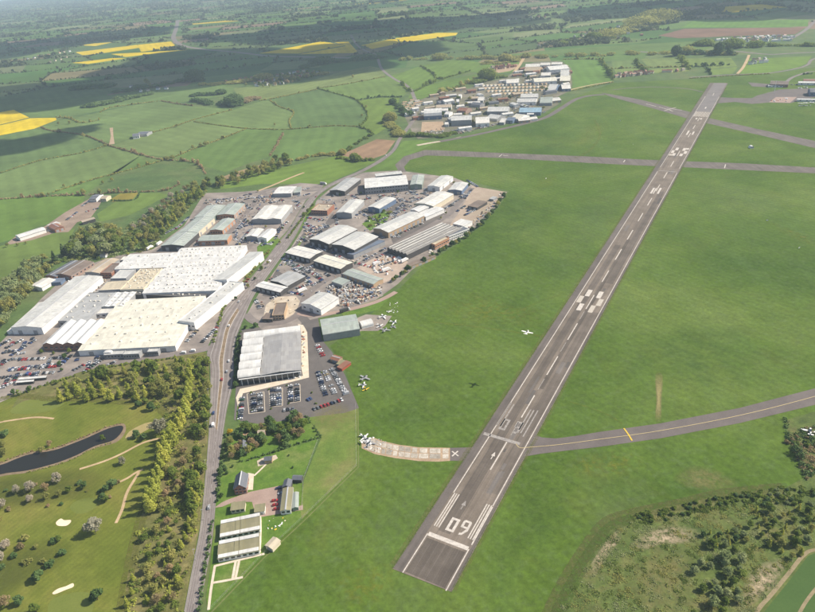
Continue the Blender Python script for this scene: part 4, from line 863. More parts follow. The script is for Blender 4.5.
tree_kind('olive_shrub', M['lf_olive'], 3.0, 2.2, 380, .36, 'shrub'); tree_kind('dark_shrub', M['lf_dark'], 2.8, 2.0, 420, .36, 'shrub'); tree_kind('brown_shrub', M['lf_brown'], 2.6, 2.1, 300, .34, 'shrub'); tree_kind('willow_shrub', M['lf_willow'], 3.4, 2.6, 460, .4, 'shrub')
tree_kind('yellow', M['lf_yellow'], 4, 2.2, 900, .34)
NAME = dict(broadleaf='broadleaf_tree', poplar='poplar_tree', olive='spring_tree', brown='bare_tree', dark='dark_tree', conifer='conifer', blossom='blossom_tree', willow='willow_tree', shrub='shrub', olive_shrub='shrub', dark_shrub='shrub', brown_shrub='shrub', willow_shrub='shrub', yellow='flowering_tree')
LOOK = dict(broadleaf='mid-green broadleaf tree', poplar='tall yellow-green poplar', olive='olive-brown spring tree', brown='brownish bare-twigged tree', dark='dark green tree', conifer='dark pointed conifer', blossom='white blossom tree', willow='grey-green willow', shrub='green shrub', olive_shrub='olive shrub', dark_shrub='dark green shrub', brown_shrub='brown twiggy shrub', willow_shrub='grey-green shrub', yellow='bright yellow flowering tree')
TREELIST = []
def tree(key, p, hgt=None, zone='', world=False, small=False):
    P = Vector((p[0], p[1], 0)) if world else G(*p)
    var, h0 = TREES[key]; s = (hgt or h0)/h0*rng.uniform(.92, 1.08); cr, tk = var[rng.integers(len(var))]; wr = s*rng.uniform(.9, 1.12)
    r = empty(NAME[key], (P.x, P.y, 0.1), rng.uniform(0, 6.28)); r.scale = (wr*rng.uniform(.85, 1.15), wr, s)
    inst('trunk', tk, r); inst('crown', cr, r)
    TREELIST.append((r, key, zone, pix(P)))
    return r
def ordw(n):
    return {1: 'first', 2: 'second', 3: 'third', 4: 'fourth', 5: 'fifth', 6: 'sixth', 7: 'seventh', 8: 'eighth', 9: 'ninth', 10: 'tenth'}.get(n, f"{n}{'th' if 10 <= n % 100 <= 20 else {1: 'st', 2: 'nd', 3: 'rd'}.get(n % 10, 'th')}")
def hedge(pts, zone, key='lf_mid', h=2.2, wd=2.4, dens=1.0, world=False, bumps=.5, trees=0.0, name='hedge', label=None, group='field hedgerows'):
    P = spline([Vector((p[0], p[1], 0)) if world else G(*p) for p in pts], 6)
    lob = []
    for a, b_ in zip(P[:-1], P[1:]):
        L_ = (b_-a).length; n = max(1, int(L_/(wd*.8)))
        for i in range(n):
            if rng.random() < .05: continue
            p = a.lerp(b_, (i+rng.random())/n); q = h*rng.uniform(1-bumps, 1+bumps*.6)
            if rng.random() < trees: q *= rng.uniform(2, 3)
            w_ = wd*.5*rng.uniform(.7, 1.25)*(1+.35*(q > 1.8*h)*2); lob.append((p.x+rng.uniform(-.3, .3)*wd, p.y+rng.uniform(-.3, .3)*wd, q*.52, w_, w_, q*.5))
    c = P[len(P)//2]; d = (c-Vector((0, 0, CAMH))).length; size = max(.42, d*.00085)
    n = int(min(9000, max(250, len(lob)*26*dens*(.5/size)**1.2*(wd/2.4)**1.5)))
    v = leaf_cloud(lob, n, size, .35); v -= np.array([c.x, c.y, 0]); v[:, 2] = np.maximum(v[:, 2], .05)
    o = inst(name, np_mesh(name, v, M[key]), None, (c.x, c.y, 0)); tag(o, label or zone, 'hedge', group); return o

def undergrowth(poly, n, hr, label, keys, rad=(1.2, 2.6), size=.42):
    """brambles and saplings nobody could count, as one mass"""
    W_ = [(G(*p).x, G(*p).y) for p in poly]; xs = [p[0] for p in W_]; ys = [p[1] for p in W_]; A = []
    while len(A) < n:
        q = rng.uniform([min(xs), min(ys)], [max(xs), max(ys)], (n, 2)); A += [tuple(t) for t in q if inpoly(t[0], t[1], W_)]
    A = A[:n]; nz = np.array(A); clump = np.sin(nz[:, 0]*.21+nz[:, 1]*.13)+np.sin(nz[:, 0]*.09-nz[:, 1]*.17)+rng.normal(0, .8, n)
    order = np.argsort(clump); c = nz.mean(0)
    for i, key in enumerate(keys):
        sel = nz[order[i*n//len(keys):(i+1)*n//len(keys)]]; lob = [(x-c[0], y-c[1], (h_ := rng.uniform(*hr))*.5, (r_ := rng.uniform(*rad)), r_, h_*.5) for x, y in sel]
        v = leaf_cloud(lob, len(lob)*34, size, .4); v[:, 2] = np.maximum(v[:, 2], .05)
        o = inst('undergrowth', np_mesh('undergrowth', v, M[key]), None, (c[0], c[1], .1)); tag(o, label, 'undergrowth', kind='stuff')
# ================================================================== buildings
def reg(ox, oy, k, *pts): return [(ox+a/k, oy+b_/k) for a, b_ in pts]
# ---- the aerospace works west of the road
bld('factory_shed', 'long grey-roofed factory shed with white gable end beside staff car park', 'factory', [(10,328.4),(40.5,326.7),(103,277),(76,276)], 8, 'gable', 1.6, 'v', rm='pale', wm='white', lights=16, doors=2)
bld('lean_to', 'narrow white lean-to along the outer side of the long factory shed', 'shed', [(5.5,331),(11,330.5),(44,302),(39.5,302)], 4, 'mono', -.8, 'v', rm='white', wm='white')
bld('flat_workshop', 'flat dark grey-roofed workshop between long shed and bay-roofed hall', 'workshop', [(57.5,321),(92,321.6),(112,292.6),(91,293)], 6, 'flat', rm='grey', wm='grey', vents=(5,5), parapet=True, wins=6)
bld('bay_hall', 'white four-bay ridged factory hall with brown brick gable front', 'factory', [(43,345.2),(85,343.4),(104.6,321),(66.7,321)], 7, 'multi', 2.2, 'v', n=4, rm='bright', wm='brick', wins=8)
bld('plant_room', 'small white flat plant room behind the four-bay hall', 'plant room', [(96.7,313.5),(112,314),(114,308),(99,308)], 4.5, 'flat', rm='white', wm='white', wins=3, parapet=True)
bld('white_workshop', 'white-roofed workshop with roof lights left of the cream factory roof', 'workshop', [(104.6,306.4),(123,306.4),(136,292.7),(112.4,292.7)], 6.5, 'multi', .9, 'v', n=3, rm='bright', wm='grey', lights=4, lm=M['rl_dark'])
bld('beige_annexe', 'beige flat-roofed annexe behind the dark grey workshop', 'annexe', [(101,290),(126,290.6),(131,281),(107,281)], 6.5, 'flat', rm='beige', wm='grey', parapet=True, wins=5)
cf = bld('cream_factory', 'large cream-roofed factory block with scattered roof vents near the junction', 'factory', [(87.6,349.4),(170,347),(209,296.7),(114,300)], 6, 'multi', 1.0, 'u', n=5, rm='cream', wm='white', vents=(9,6), doors=4)
bf = bld('white_factory', 'huge white multi-bay factory roof dotted with vents behind the cream block', 'factory', [(140,293.6),(215,290.4),(248.5,245.4),(184,248)], 7, 'multi', 1.3, 'u', n=8, rm='bright', wm='white', vents=(14,12))
bld('white_annexe', 'white low-ridged annexe left of the huge factory roof', 'annexe', [(119,268.4),(162,268.4),(184,251.6),(126,255.4)], 8, 'multi', 1.0, 'u', n=4, rm='bright', wm='white', vents=(6,3))
bld('cluttered_block', 'beige flat roof crowded with plant beside the huge white roof', 'workshop', [(126,289.4),(142,290),(163,269),(136,269)], 8, 'flat', rm='beige', wm='cream', vents=(5,9), parapet=True)
bld('small_white_block', 'small pale block left of the cluttered beige roof', 'block', [(113,278.4),(126,279.4),(136,269),(120,268.8)], 7, 'flat', rm='pale', wm='grey', parapet=True, wins=3)
bld('office_wing', 'long white office wing beside the main road near the junction', 'office block', [(191,321.4),(203,325.4),(232.5,283),(221,279)], 8.5, 'flat', rm='pale', wm='white', parapet=True, wins=4, vents=(1,12))
bld('office_wing', 'taller white works office with grey roof at the far roadside end', 'office block', [(221,277.6),(233.6,281.6),(254,251.6),(243.6,249)], 11, 'mono', -2.5, 'v', rm='pale', wm='white')
bld('link_corridor', 'low dark link roof between cream and white factory blocks', 'link building', [(118,297.2),(206,294),(210,290.6),(124,293.8)], 5, 'flat', rm='dark', wm='dark', vents=(14,1))
bld('brick_workshop', 'red brick workshop with dark roof at the works back edge', 'workshop', [(60,273.6),(73,277.6),(87,263.4),(75.6,259)], 5.5, 'gable', 2, 'v', rm='brown', wm='brick', doors=2, rwins=6)
bld('brick_workshop', 'grey-roofed long workshop beside the conifers behind the works', 'workshop', [(50.4,275.6),(58.4,277.6),(77,262.6),(69,259.6)], 5, 'gable', 1.5, 'v', rm='slate', wm='brick', rwins=6)
bld('white_store', 'white gabled store standing alone left of the long factory shed', 'shed', [(29,286.8),(42.6,287.4),(53.6,280.4),(43.6,277.6)], 4.5, 'gable', 1.6, 'v', rm='white', wm='white', doors=1)
bld('blue_store', 'small dark blue store behind the white gabled store', 'shed', [(51.6,282),(61,282.6),(63,278.6),(54,278)], 4, 'flat', rm='blue', wm='blue')
bld('stone_shed', 'beige-roofed shed at the back of the works yard', 'shed', [(87.6,272),(100,273.6),(116.6,259.6),(104.4,258)], 6, 'gable', 1.2, 'v', rm='stone', wm='grey', doors=1)
bld('brick_store', 'dark red brick store between beige shed and white annexe', 'store', [(103.6,272.6),(113,274),(119.4,264.6),(110.4,263.4)], 6.5, 'flat', rm='brown', wm='brick', parapet=True, wins=3)
bld('canopy', 'flat white canopy at the works back gate', 'canopy', [(121.6,259.4),(138,259.8),(140,256.6),(124,256.4)], 4, 'flat', rm='white', wm='grey')
bld('gate_kiosk', 'small white kiosk on the track behind the works', 'kiosk', [(100,255.6),(105.6,256),(107,253.4),(102,253)], 3, 'flat', rm='white', wm='white')
for k, (x0, y0, x1, y1, hh, rm, nm) in enumerate(((104.6,355,123,355.2,4,'pale','grey flat-roofed office in front of the cream factory, left one'),(123.6,354.6,139,354.8,4.6,'pale','grey flat-roofed office in front of the cream factory, middle one'),(147.6,352.2,158,352.2,4.4,'pale','grey box office in front of the cream factory, right one'))):
    bld('front_office', nm, 'office', [(x0,y0),(x1,y1),(x1+2,y1-4),(x0+2,y0-4)], hh, 'flat', rm=rm, wm='grey', wins=6, parapet=True)
bld('cycle_shelter', 'long pale shelter roof at the bottom edge of the staff car park', 'shelter', reg(0,330,7.41,(140,362),(335,358),(336,350),(150,352)), 2.6, 'mono', .4, 'u', rm='bright', wm='dark')
bld('cycle_shelter', 'shorter pale shelter roof below the long shelter in the staff car park', 'shelter', reg(0,330,7.41,(120,388),(245,383),(247,375),(130,379)), 2.6, 'mono', .4, 'u', rm='bright', wm='dark')
bld('tank_shed', 'white rounded shed against the cream factory front', 'shed', reg(0,330,7.41,(770,175),(830,175),(835,150),(780,150)), 4, 'barrel', 1.5, 'v', rm='bright', wm='white')
# ---- north estate
NE = lambda *p: reg(130,180,5.094,*p)
bld('warehouse', 'grey-green warehouse with dark front, nearest of the three in line', 'warehouse', NE((155,335),(280,335),(342,266),(243,266)), 7, 'gable', 1.8, 'v', rm='green', wm='dark', lights=8, doors=2)
bld('warehouse', 'grey-green warehouse with cream side, middle of the three in line', 'warehouse', NE((262,265),(347,270),(420,194),(325,191)), 7.5, 'gable', 1.8, 'v', rm='green', wm='cream', lights=8, rdoors=3)
bld('warehouse', 'grey-green warehouse farthest of the three in line', 'warehouse', NE((335,192),(420,190),(486,130),(388,130)), 7, 'gable', 1.6, 'v', rm='green', wm='green', lights=7)
bld('brick_unit', 'grey-roofed orange brick unit with dark glazed front behind the huge roof', 'warehouse', NE((345,310),(500,305),(508,279),(376,279)), 6.5, 'gable', 1.2, 'u', rm='green', wm='orange', wins=12, doors=3)
bld('brick_unit', 'grey-roofed orange brick unit, middle of its three', 'warehouse', NE((415,255),(475,258),(526,199),(466,197)), 6.5, 'gable', 1.4, 'v', rm='green', wm='orange', wins=5, rdoors=4)
bld('brick_unit', 'grey-roofed orange brick unit farthest up its lane', 'warehouse', NE((455,178),(530,178),(581,122),(491,121)), 6.5, 'gable', 1.5, 'v', rm='green', wm='orange', wins=6, rdoors=4)
bld('trade_warehouse', 'big square pale-roofed warehouse left of the main road', 'warehouse', NE((630,200),(775,200),(816,134),(682,129)), 7, 'multi', 1.4, 'v', n=2, rm='white', wm='grey', lights=6, doors=5)
bld('twin_unit', 'cream gabled unit, left of a pair beside the car sales yard', 'unit', NE((597,287),(650,290),(674,251),(621,249)), 5.5, 'gable', 1.4, 'v', rm='white', wm='grey', doors=1)
bld('twin_unit', 'cream gabled unit, right of a pair beside the car sales yard', 'unit', NE((664,292),(702,300),(732,254),(690,249)), 5.5, 'gable', 1.4, 'v', rm='bright', wm='white', doors=1)
bld('trade_unit', 'white-roofed unit near the field at the top of the north estate', 'unit', [(274,193.4),(291.8,193.4),(295.4,186.6),(279,186.6)], 6, 'gable', 1, 'u', rm='bright', wm='grey', doors=2)
bld('trade_unit', 'grey lean-to on the right of the white-roofed unit', 'unit', [(292.6,193),(299.6,191.6),(302,186.8),(296.2,186.8)], 4.5, 'mono', -.8, 'v', rm='green', wm='grey', doors=1)
# ---- east estate
EE = lambda *p: reg(300,160,3.881,*p); EF = lambda *p: reg(200,150,3.976,*p); EG = lambda *p: reg(260,230,3.825,*p); EH = lambda *p: reg(280,255,6.79,*p)
bld('warehouse', 'grey gabled warehouse at the top of the estate beside the road', 'warehouse', [(332,190.4),(346,191.6),(358.6,179.2),(344.6,177.8)], 7, 'gable', 1.8, 'v', rm='grey', wm='dark', lights=5, doors=1)
bld('glazed_hall', 'broad white-roofed hall with dark glazed front at the estate top', 'hall', [(364.4,188.6),(407,184),(406.6,174.8),(365,178.8)], 10, 'gable', 1.2, 'u', rm='bright', wm='grey', wins=16, floors=2, lights=5)
bld('rear_hall', 'grey-roofed hall behind the broad white-roofed hall', 'hall', [(376,176.6),(401.6,173.4),(401.4,170.8),(375,174)], 10, 'flat', rm='pale', wm='grey')
bld('warehouse', 'pale green narrow warehouse right of the glazed hall', 'warehouse', [(412,184.8),(421.4,184.8),(424.4,175),(411.2,175.4)], 7.5, 'gable', 1.4, 'v', rm='green', wm='green', doors=1, lights=4)
bld('warehouse', 'pale warehouse second from the estate corner', 'warehouse', [(428.8,186.2),(441,187.2),(451.4,176.8),(440.4,175.2)], 7, 'gable', 1.4, 'v', rm='pale', wm='white', doors=1, lights=5, rdoors=2)
bld('warehouse', 'blue-fronted pale warehouse at the estate corner', 'warehouse', [(449.4,190),(462,190.6),(467.6,183.2),(454.6,182)], 6.5, 'gable', 1.2, 'v', rm='pale', wm='blue', doors=2)
bld('brown_office', 'brown two-storey office beside the main road', 'office', [(312.4,210.4),(327,211.4),(333.6,205),(317.5,203.8)], 6.5, 'flat', rm='stone', wm='brick', wins=7, floors=2, parapet=True, vents=(3,2))
bld('warehouse', 'grey gabled warehouse right of the brown office', 'warehouse', [(338.7,213.2),(353,213.2),(362,201.2),(347.7,199)], 7.5, 'gable', 1.8, 'v', rm='pale', wm='grey', doors=1, lights=6)
bld('warehouse', 'pale warehouse with blue walls below the glazed hall', 'warehouse', [(368.3,207.2),(380,208.6),(395,198.8),(385,196.6)], 7, 'gable', 1.4, 'v', rm='pale', wm='blue', doors=1, lights=6)
bld('twin_shed', 'left half of the large twin-gabled grey shed', 'warehouse', EE((35,308),(116,326),(216,270),(150,250)), 8, 'gable', 2.2, 'v', rm='pale', wm='dark', lights=8, doors=3, wins=0)
bld('twin_shed', 'right half of the large twin-gabled grey shed', 'warehouse', EE((124,331),(214,346),(300,300),(216,274)), 8.5, 'gable', 2.2, 'v', rm='pale', wm='dark', lights=9, doors=3)
bld('solar_lean_to', 'blue panelled lean-to on the twin-gabled grey shed', 'lean-to', EE((190,360),(215,372),(318,312),(299,302)), 5.5, 'mono', -1.5, 'v', rm='blue', wm='grey', rdoors=4)
bld('warehouse', 'long pale shed with brown front in the middle of the estate', 'warehouse', EE((295,265),(345,285),(476,214),(420,199)), 7.5, 'gable', 2.0, 'v', rm='pale', wm='tan', lights=12, doors=1, rdoors=8)
bld('warehouse', 'broad bright gabled shed near the estate top', 'warehouse', EE((465,170),(520,180),(588,135),(520,117)), 7.5, 'gable', 1.8, 'v', rm='white', wm='cream', lights=6, doors=1)
bld('annexe_shed', 'white lean-to shed between the long shed and bright shed', 'shed', EE((463,212),(490,223),(552,190),(520,177)), 5.5, 'gable', .8, 'v', rm='bright', wm='white', doors=1)
bld('annexe_shed', 'small white gabled shed left of the white lean-to shed', 'shed', EE((436,192),(462,204),(494,182),(468,172)), 6, 'gable', 1.2, 'v', rm='bright', wm='white')
bld('ridged_shed', 'dark ridged factory roof with pale stripes beside the airfield hedge', 'factory', EE((357,345),(430,377),(602,266),(540,239)), 6.5, 'multi', 1.8, 'v', n=6, rm='dark', wm='dark', wins=4, stripes='r_pale')
bld('brick_unit', 'orange brick unit with cream roof beside the airfield hedge', 'unit', EE((496,321),(526,332),(574,303),(545,292)), 6, 'flat', rm='beige', wm='orange', wins=3, rwins=7, parapet=True)
bld('brick_unit', 'dark-roofed unit with white windowed side by the airfield hedge', 'unit', EE((570,291),(583,303),(644,266),(626,255)), 6.5, 'flat', rm='slate', wm='white', rwins=10, floors=2, parapet=True)
bld('trade_unit', 'white flat-roofed unit right of the dark ridged roof', 'unit', EE((597,246),(640,259),(663,238),(626,228)), 5, 'flat', rm='bright', wm='white', doors=2)
bld('low_shed', 'low brown shed along the hedge below the dark ridged roof', 'shed', EE((424,410),(436,418),(516,370),(505,362)), 3.5, 'mono', .6, 'v', rm='brown', wm='tan', rdoors=4)
bld('trade_unit', 'small dark unit in the traders yard', 'unit', EE((655,178),(690,186),(722,162),(690,154)), 4, 'flat', rm='brown', wm='dark', doors=2)
bld('trade_unit', 'small grey cabin at the end of the traders yard', 'cabin', EE((738,150),(752,154),(762,144),(748,140)), 3, 'flat', rm='grey', wm='grey')
bld('white_unit', 'white gabled unit with dark front, left of the row by the road', 'unit', EF((345,405),(435,436),(479,405),(391,379)), 6, 'gable', 1.3, 'u', rm='white', wm='dark', doors=5)
bld('white_unit', 'white gabled unit with dark front, right of the row by the road', 'unit', EF((455,441),(557,473),(606,449),(500,414)), 6, 'gable', 1.3, 'u', rm='cream', wm='dark', doors=5)
bld('green_shed', 'pale green long shed above the scrap yard', 'shed', EH((430,122),(635,205),(688,162),(500,92)), 5, 'gable', 1.2, 'u', rm='green', wm='tan', doors=6)
bld('green_shed', 'small pale green shed left of the long shed above the scrap yard', 'shed', EH((355,178),(420,205),(470,175),(405,148)), 4, 'flat', rm='green', wm='grey', doors=2)
bld('grey_workshop', 'grey gabled workshop in the middle of the car yard', 'workshop', EF((289,516),(345,546),(411,500),(350,481)), 5.5, 'gable', 1.5, 'v', rm='grey', wm='dark', doors=2)
bld('roadside_unit', 'narrow white unit beside the main road below the car yard', 'unit', EF((237,536),(310,573),(339,550),(255,516)), 5, 'gable', 1, 'u', rm='bright', wm='dark', doors=5)
bld('gabled_hall', 'white gabled hall beside the scrap yard', 'hall', EH((170,330),(262,372),(398,297),(250,243)), 7, 'gable', 2.4, 'v', rm='pale', wm='white', wins=3, lights=6, doors=1)
bld('museum_hangar', 'large grey-green hangar on the airfield edge', 'hangar', EG((238,404),(377,374),(368,322),(234,343)), 7.5, 'gable', 1.6, 'u', rm='green', wm='grey', doors=5)
bld('brown_house', 'brown flat-roofed building on the gravel forecourt', 'house', [(274,315.4),(286,315.4),(285,303.4),(274,303.4)], 5.5, 'flat', rm='brown', wm='tan', wins=4, floors=2, parapet=True)
bld('brown_annexe', 'dark low annexe left of the brown flat-roofed building', 'annexe', [(263,318.6),(273.6,319.6),(274,314),(266,312.4)], 3.5, 'flat', rm='brown', wm='dark', wins=2)
bld('portable_cabin', 'small brown roofed hut near the museum car park', 'hut', EG((270,492),(300,503),(310,488),(288,476)), 3, 'gable', .9, 'u', rm='tile', wm='tan', doors=1)
bld('red_container', 'red shipping container beside the showroom car park', 'container', EG((300,525),(316,533),(342,507),(328,496)), 2.6, 'flat', rm='tile', wm='red')
bld('green_container', 'dark green container left of the red shipping container', 'container', EG((296,512),(306,517),(322,500),(312,494)), 2.6, 'flat', rm='olive', wm='green')
# ---- farm beyond the works
FM = lambda *p: reg(0,180,6.12,*p)
bld('white_barn', 'long white-roofed barn at the farm across the meadow', 'barn', FM((98,340),(118,354),(276,302),(252,287)), 5, 'gable', 1.4, 'v', rm='bright', wm='white')
bld('brick_barn', 'red brick barn beside the long white barn', 'barn', FM((300,285),(330,300),(390,290),(348,260)), 5, 'gable', 1.8, 'u', rm='tile', wm='brick', rdoors=2)
bld('stable', 'small white-roofed stable next to the red brick barn', 'stable', FM((298,275),(312,288),(362,264),(344,256)), 3.5, 'mono', .6, 'u', rm='bright', wm='cream')
bld('open_barn', 'dark open barn on the right of the farm yard', 'barn', FM((498,250),(505,260),(582,240),(575,230)), 4, 'mono', .8, 'u', rm='stone', wm='dark')
bld('farm_house', 'white farmhouse at the top of the farm yard', 'house', FM((570,112),(600,118),(606,92),(580,84)), 5.5, 'gable', 2, 'u', rm='slate', wm='white', wins=4, floors=2)
bld('farm_house', 'pale cottage beside the white farmhouse', 'house', FM((628,112),(655,116),(660,98),(636,92)), 5, 'gable', 1.8, 'u', rm='stone', wm='cream', wins=3)
bld('farm_cottage', 'white and slate farmhouse standing alone among the far pastures', 'house', reg(130,60,5.82,(10,446),(50,440),(58,424),(22,430)), 6, 'gable', 2.2, 'u', rm='slate', wm='white', wins=3)
bld('farm_cottage', 'dark-roofed barn beside the lone white farmhouse in the pastures', 'barn', reg(130,60,5.82,(58,430),(105,434),(108,418),(64,414)), 5, 'gable', 2, 'u', rm='slate', wm='grey')
# ---- homestead and kennels
HM = lambda *p: reg(180,450,3.78,*p); GA = lambda *p: reg(215,420,7.087,*p)
bld('house', 'slate-roofed red brick house beside the main road', 'house', GA((118,500),(215,470),(238,385),(165,392)), 5.5, 'gable', 3.2, 'v', rm='slate', wm='brick', wins=3, rwins=3, floors=2, doors=0)
bld('olive_shed', 'olive flat-roofed shed nearest the road on the brick drive', 'shed', HM((192,228),(244,222),(246,194),(196,200)), 3.2, 'flat', rm='olive', wm='cream', wins=3)
bld('olive_shed', 'olive flat-roofed shed in the middle of the brick drive', 'shed', HM((281,236),(318,230),(322,203),(285,208)), 3.2, 'flat', rm='olive', wm='white', doors=1)
bld('long_outbuilding', 'long olive-roofed outbuilding at the end of the brick drive', 'outbuilding', HM((382,230),(420,226),(424,142),(388,146)), 3.6, 'gable', .7, 'v', rm='olive', wm='white', rdoors=4, wins=2)
bld('slate_outbuilding', 'small slate-roofed outbuilding above the long olive outbuilding', 'outbuilding', GA((472,478),(535,470),(545,425),(500,428)), 4, 'gable', 1.4, 'v', rm='slate', wm='dark')
bld('green_shed', 'dark green shed right of the long olive outbuilding', 'shed', HM((424,220),(446,216),(448,160),(428,163)), 2.8, 'gable', .6, 'v', rm='green', wm='green')
bld('garden_shed', 'dark garden shed in the corner below the lawn', 'shed', GA((548,420),(612,425),(618,395),(560,390)), 3, 'gable', 1, 'u', rm='slate', wm='dark')
for lab, q in (('olive and white kennel block nearer the brick drive', ((150,332),(303,300),(299,240),(158,268))), ('olive and white kennel block nearer the fenced runs', ((143,412),(299,381),(300,316),(148,346)))):
    k = bld('kennel_block', lab, 'kennels', HM(*q), 3.2, 'flat', rm='olive', wm='white', wins=7)
    c = HM(*q); A, B, C, D = (G(p[0], p[1], 3.2) for p in c); lu = (B-A).length; lv = (D-A).length
    for y0, y1 in ((-.5, -.3), (.3, .5)):
        for i in range(2): MB().box((-.5+.5*i+.006)*lu, (-.5+.5*(i+1)-.006)*lu, y0*lv, (y1*lv), 3.43, 3.85).build('run_canopy', M['r_bright'], k)
    for s in (-1, 1): MB().box(lu*.06*s-lu*.05, lu*.06*s+lu*.05, -.42*lv, .42*lv, 3.44, 3.7).build('cross_passage', M['r_olive'], k)
bld('kennel_store', 'small beige store at the corner of the kennel lawn', 'store', HM((325,362),(350,374),(376,346),(352,326)), 3, 'gable', .8, 'v', rm='beige', wm='cream', doors=1)
bld('summer_house', 'grey-roofed summer house with patio on the garden lawn', 'summer house', GA((345,290),(400,282),(408,255),(358,262)), 3, 'gable', 1.3, 'u', rm='slate', wm='tan')
bld('cottage', 'pale-roofed cottage hidden in the roadside trees', 'house', GA((170,212),(220,200),(225,150),(185,160)), 4.5, 'gable', 2, 'v', rm='slate', wm='cream')
bld('cottage', 'brown-roofed cottage among the orchard trees', 'house', GA((300,110),(352,104),(356,68),(312,72)), 4.5, 'gable', 1.8, 'u', rm='stone', wm='brick', wins=2)
bld('outhouse', 'orange-tiled outhouse by the bright yellow tree', 'outhouse', GA((175,118),(238,108),(240,90),(190,98)), 3, 'gable', .8, 'u', rm='orange', wm='brick')
bld('outhouse', 'cream flat outhouse below the brown-roofed cottage', 'outhouse', GA((240,170),(300,164),(302,142),(246,150)), 3, 'flat', rm='beige', wm='cream')
bld('caravan', 'white caravan beside the brown-roofed cottage', 'caravan', GA((274,72),(312,64),(314,52),(280,58)), 2.5, 'barrel', .3, 'u', rm='bright', wm='white', wins=2)

# ---- car showroom with barrel vaults
def showroom():
    hgt = 7.0; q = 8.155; ox, oy = 230, 320
    A = G(ox+90/q, oy+470/q, hgt); B = G(ox+585/q, oy+412/q, hgt); D = G(ox+122/q, oy+112/q, hgt); C = G(ox+565/q, oy+42/q, hgt)
    v = ((D-A)+(C-B)); v.z = 0; un = (B-A); un.z = 0; lu = ((B-A).length+(C-D).length)/2; lv = v.length/2
    un.normalize(); vn = Vector((-un.y, un.x, 0)); vn = (vn+v.normalized()).normalized(); un = Vector((vn.y, -vn.x, 0)); c = (A+B+C+D)/4
    r = empty('car_showroom', (c.x, c.y, 0), math.atan2(un.y, un.x)); tag(r, 'car showroom with white barrel vaults and grey metal roof beside the main road', 'showroom')
    MB().box(-lu/2+.4, lu/2-.4, -lv/2+.4, lv/2-.4, -.3, hgt-.3).build('wall', M['w_grey'], r)
    nv = 6; b_ = lv/nv; wv = lu*.37
    key = None
    for i in range(nv):
        y0 = -lv/2+i*b_; ln = lu+1.5 if i == nv-1 else wv; n = 10
        vs_, f = [], []
        for x in (-lu/2-1.6, -lu/2-1.6+ln):
            for k in range(n+1): a = math.pi*k/n; vs_.append((x, y0+b_/2-math.cos(a)*b_*.485, hgt-.6+math.sin(a)*3.3))
            for k in range(n+1): a = math.pi*k/n; vs_.append((x, y0+b_/2-math.cos(a)*b_*.46, hgt-.8+math.sin(a)*3.1))
        m_ = 2*(n+1)
        for k in range(n): f += [(k, k+1, m_+k+1, m_+k), (n+1+k+1, n+1+k, m_+n+1+k, m_+n+1+k+1), (k, n+1+k, n+2+k, k+1), (m_+k+1, m_+n+2+k, m_+n+1+k, m_+k)]
        o = mobj('roof_vault', vs_, f, M['r_bright'], r, smooth=False); recalc(o.data)
        g = mobj('vault_glazing', [(-lu/2-.2, y0+b_/2-math.cos(math.pi*k/n)*b_*.455, hgt-.8+math.sin(math.pi*k/n)*3.0) for k in range(n+1)], [tuple(range(n+1))], M['glass'], o)
        MB().box(-lu/2-1.6, -lu/2-1.6+ln, y0-.55, y0+.55, hgt-.75, hgt+.1).build('valley_gutter_shade', M['w_dark'], o)  # gutter made wide and dark, its colour painting the shade between vaults
    x0 = -lu/2-1.6+wv; y1 = lv/2-b_-.3
    P = profile('gable', lu/2-x0+.6, 1.3); T = lambda a, w_, z: ((x0+lu/2+.6)/2+w_, a+(-lv/2+y1)/2, z)
    v_, f = shell(P, y1+lv/2+1.4, hgt+.3, .25, T); o = mobj('metal_roof', v_, f, M['r_grey2'], r); recalc(o.data)
    v_, f = prism(P, y1+lv/2-.8, hgt-1.2, hgt+.25, T); o2 = mobj('upper_wall', v_, f, M['w_dark'], r); recalc(o2.data)
    for i in range(11):
        x = -lu/2+1.5+i*(lu-3)/10; MB().box(x-.14, x+.14, -lv/2-1.2, -lv/2-.9, 0, hgt-.2).build('column', M['w_white'], r)
        if i < 10: gp = MB().box(x+.25, x+(lu-3)/10-.25, -lv/2+.3, -lv/2+.36, .3, hgt-1.2).build('window', M['glass'], r)
    MB().box(-lu/2-.6, lu/2, -lv/2-1.4, -lv/2+.4, hgt-.9, hgt-.35).build('fascia', M['w_white'], r)
    for i in range(6): 
        y = -lv/2+(i+.5)*b_; MB().box(-lu/2+.3, -lu/2+.36, y-b_*.4, y+b_*.4, .4, hgt-.9).build('window', M['glass'], r)
M['r_grey2'] = m_roof('standing_seam_roof', (0.34, 0.335, 0.33), 0.45, 1.6, 0.05)
showroom()

